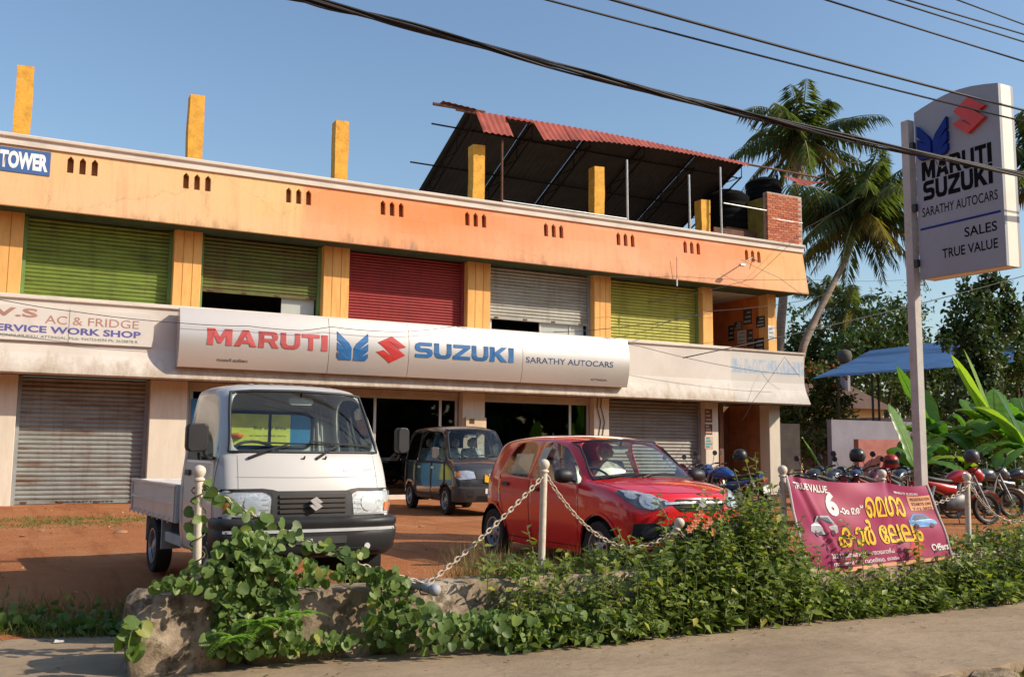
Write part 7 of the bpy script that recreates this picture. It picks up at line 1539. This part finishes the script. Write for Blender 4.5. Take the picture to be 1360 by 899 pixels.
slope_wall('grey lilac boundary wall behind the young banana plant', (1104, 557), (1225, 555), 21.5, 0, CON)
slope_wall('low pink wall just behind the row of motorcycles', (1140, 583), (1235, 583), 20.4, 0, PNK)
slope_wall('pale wall piece at the corner of the shop building', (1030, 562), (1062, 562), 25.5, 0, mat('pale wall paint', (.36, .30, .22), .9, var=.2))
tk = atY(1085, 474, 40); t = thing('water_tank', 'round grey water tank on the yellow house roof', 'water tank', (tk.x, 38, 3.7)); MB().lathe([(.2, tk.z-4.2), (.36, tk.z-4.05), (.40, tk.z-3.8), (.32, tk.z-3.55), (.06, tk.z-3.45)], 18).build('body', mat('grey tank', (.07, .07, .06), .8), t, world=False, smooth=180); MB().lathe([(.25, -.2), (.25, tk.z-4.25)], 10).build('pedestal', CON, t, world=False)
# small litter on the pavement
def litter(name, px, py, s, mt, label, cat):
    p = atZ(px, py, PZ+.012); b = MB(); b.hexa([(p.x-s, p.y-s*.5, p.z), (p.x+s, p.y-s*.6, p.z), (p.x+s*.8, p.y+s*.5, p.z), (p.x-s*.9, p.y+s*.6, p.z), (p.x-s*.8, p.y-s*.4, p.z+s*.25), (p.x+s*.9, p.y-s*.5, p.z+s*.4), (p.x+s*.7, p.y+s*.4, p.z+s*.3), (p.x-s*.7, p.y+s*.5, p.z+s*.45)]); tag(b.build(name, mt), label, cat, 'litter')
litter('plastic_scrap', 140, 832, .10, mat('teal plastic', (.02, .22, .18), .5), 'teal plastic scrap beside the broken block', 'litter'); litter('paper_scrap', 78, 852, .04, mat('white paper', (.6, .58, .54), .8), 'white paper scrap on the pavement at the left', 'litter')
litter('paper_scrap', 1032, 826, .035, MATS['white paper'], 'small pale carton at the foot of the weeds', 'litter'); litter('paper_scrap', 590, 853, .04, mat('yellow leaf', (.45, .25, .05), .8), 'yellow scrap below the creeper', 'litter')
# fallen leaves and crumbs on the pavement
m_ = 260; fx = nr.uniform(.2, 12, m_); Pf = np.stack([fx, np.array([front_edge(x)+(back_edge(x)-front_edge(x))*(1-abs(nr.normal())*.25) for x in fx])-.1, np.full(m_, PZ+.012)], 1); L = .035*(.4+nr.random(m_)); tag(leaf_cloud('fallen_leaves', Pf, np.stack([nr.normal(size=m_), nr.normal(size=m_), np.zeros(m_)], 1), np.tile([0, 0, 1.], (m_, 1)), L, L*.5, POINTED, leaf_mat('fallen leaf', (.10, .06, .03), (.30, .20, .08), .1)), 'fallen leaves and crumbs on the pavement', 'leaf litter', kind='stuff')
m_ = 1500; Pf = np.stack([nr.uniform(-4, 13, m_), nr.uniform(8, 23, m_), np.full(m_, .0)], 1); Pf[:, 2] = [ground_z(x, y)+.008 for x, y, _ in Pf]; L = .03*(.3+nr.random(m_)); tag(leaf_cloud('yard_gravel', Pf, np.stack([nr.normal(size=m_), nr.normal(size=m_), .3*nr.normal(size=m_)], 1), np.tile([0, 0, 1.], (m_, 1)), L, L*.8, HEART, leaf_mat('gravel', (.22, .10, .05), (.50, .32, .20), .02), None, .4, -.2), 'pebbles and crumbs scattered on the red yard soil', 'gravel', kind='stuff')

# broken concrete lumps along the pavement edge
for i, (x, s_) in enumerate(((5.6, .10), (6.25, .16), (6.75, .2), (7.3, .14), (7.75, .18))):
    o = rough_block('kerb_lump', x-s_, x+s_, [(4.86, -.5), (4.88, -.42), (4.95, -.36), (5.07, -.345), (5.12, -.4), (5.12, -.5)], OLDC, None, step=.06, amp=.02, seed=i*3+1, taper=1)
    tag(o, ('small', 'leftmost large', 'long', 'narrow', 'rightmost')[i]+' broken concrete lump on the pavement edge', 'kerb lump', 'broken kerb lumps')
# stones lying in the yard
STN = mat('laterite stone', (.34, .17, .09), .95, var=.35, scale=9, bmp=.6, bscale=25)
for i, (px, py, s_, lb) in enumerate(((160, 708, .10, 'flat stone left of the truck bed on the grass patch'), (55, 706, .05, 'small stone at the left of the grass patch'), (30, 712, .04, 'smallest stone at the left frame edge of the grass patch'), (560, 700, .05, 'small stone on bare soil between truck and red car'), (612, 716, .035, 'tiny stone near the red car rear wheel'))):
    p = atZ(px, py, 0); b = MB(); b.lathe([(s_*.5, -.01), (s_, .01), (s_*.85, s_*.35), (s_*.4, s_*.5), (.01, s_*.52)], 9, o=(p.x, p.y, 0)); b.v = [(x+.2*s_*hash2(x*9, y*9), y+.2*s_*hash2(y*9, z*9), z) for x, y, z in b.v]
    tag(b.build('stone', STN, smooth=50), lb, 'stone', 'loose stones in the yard')
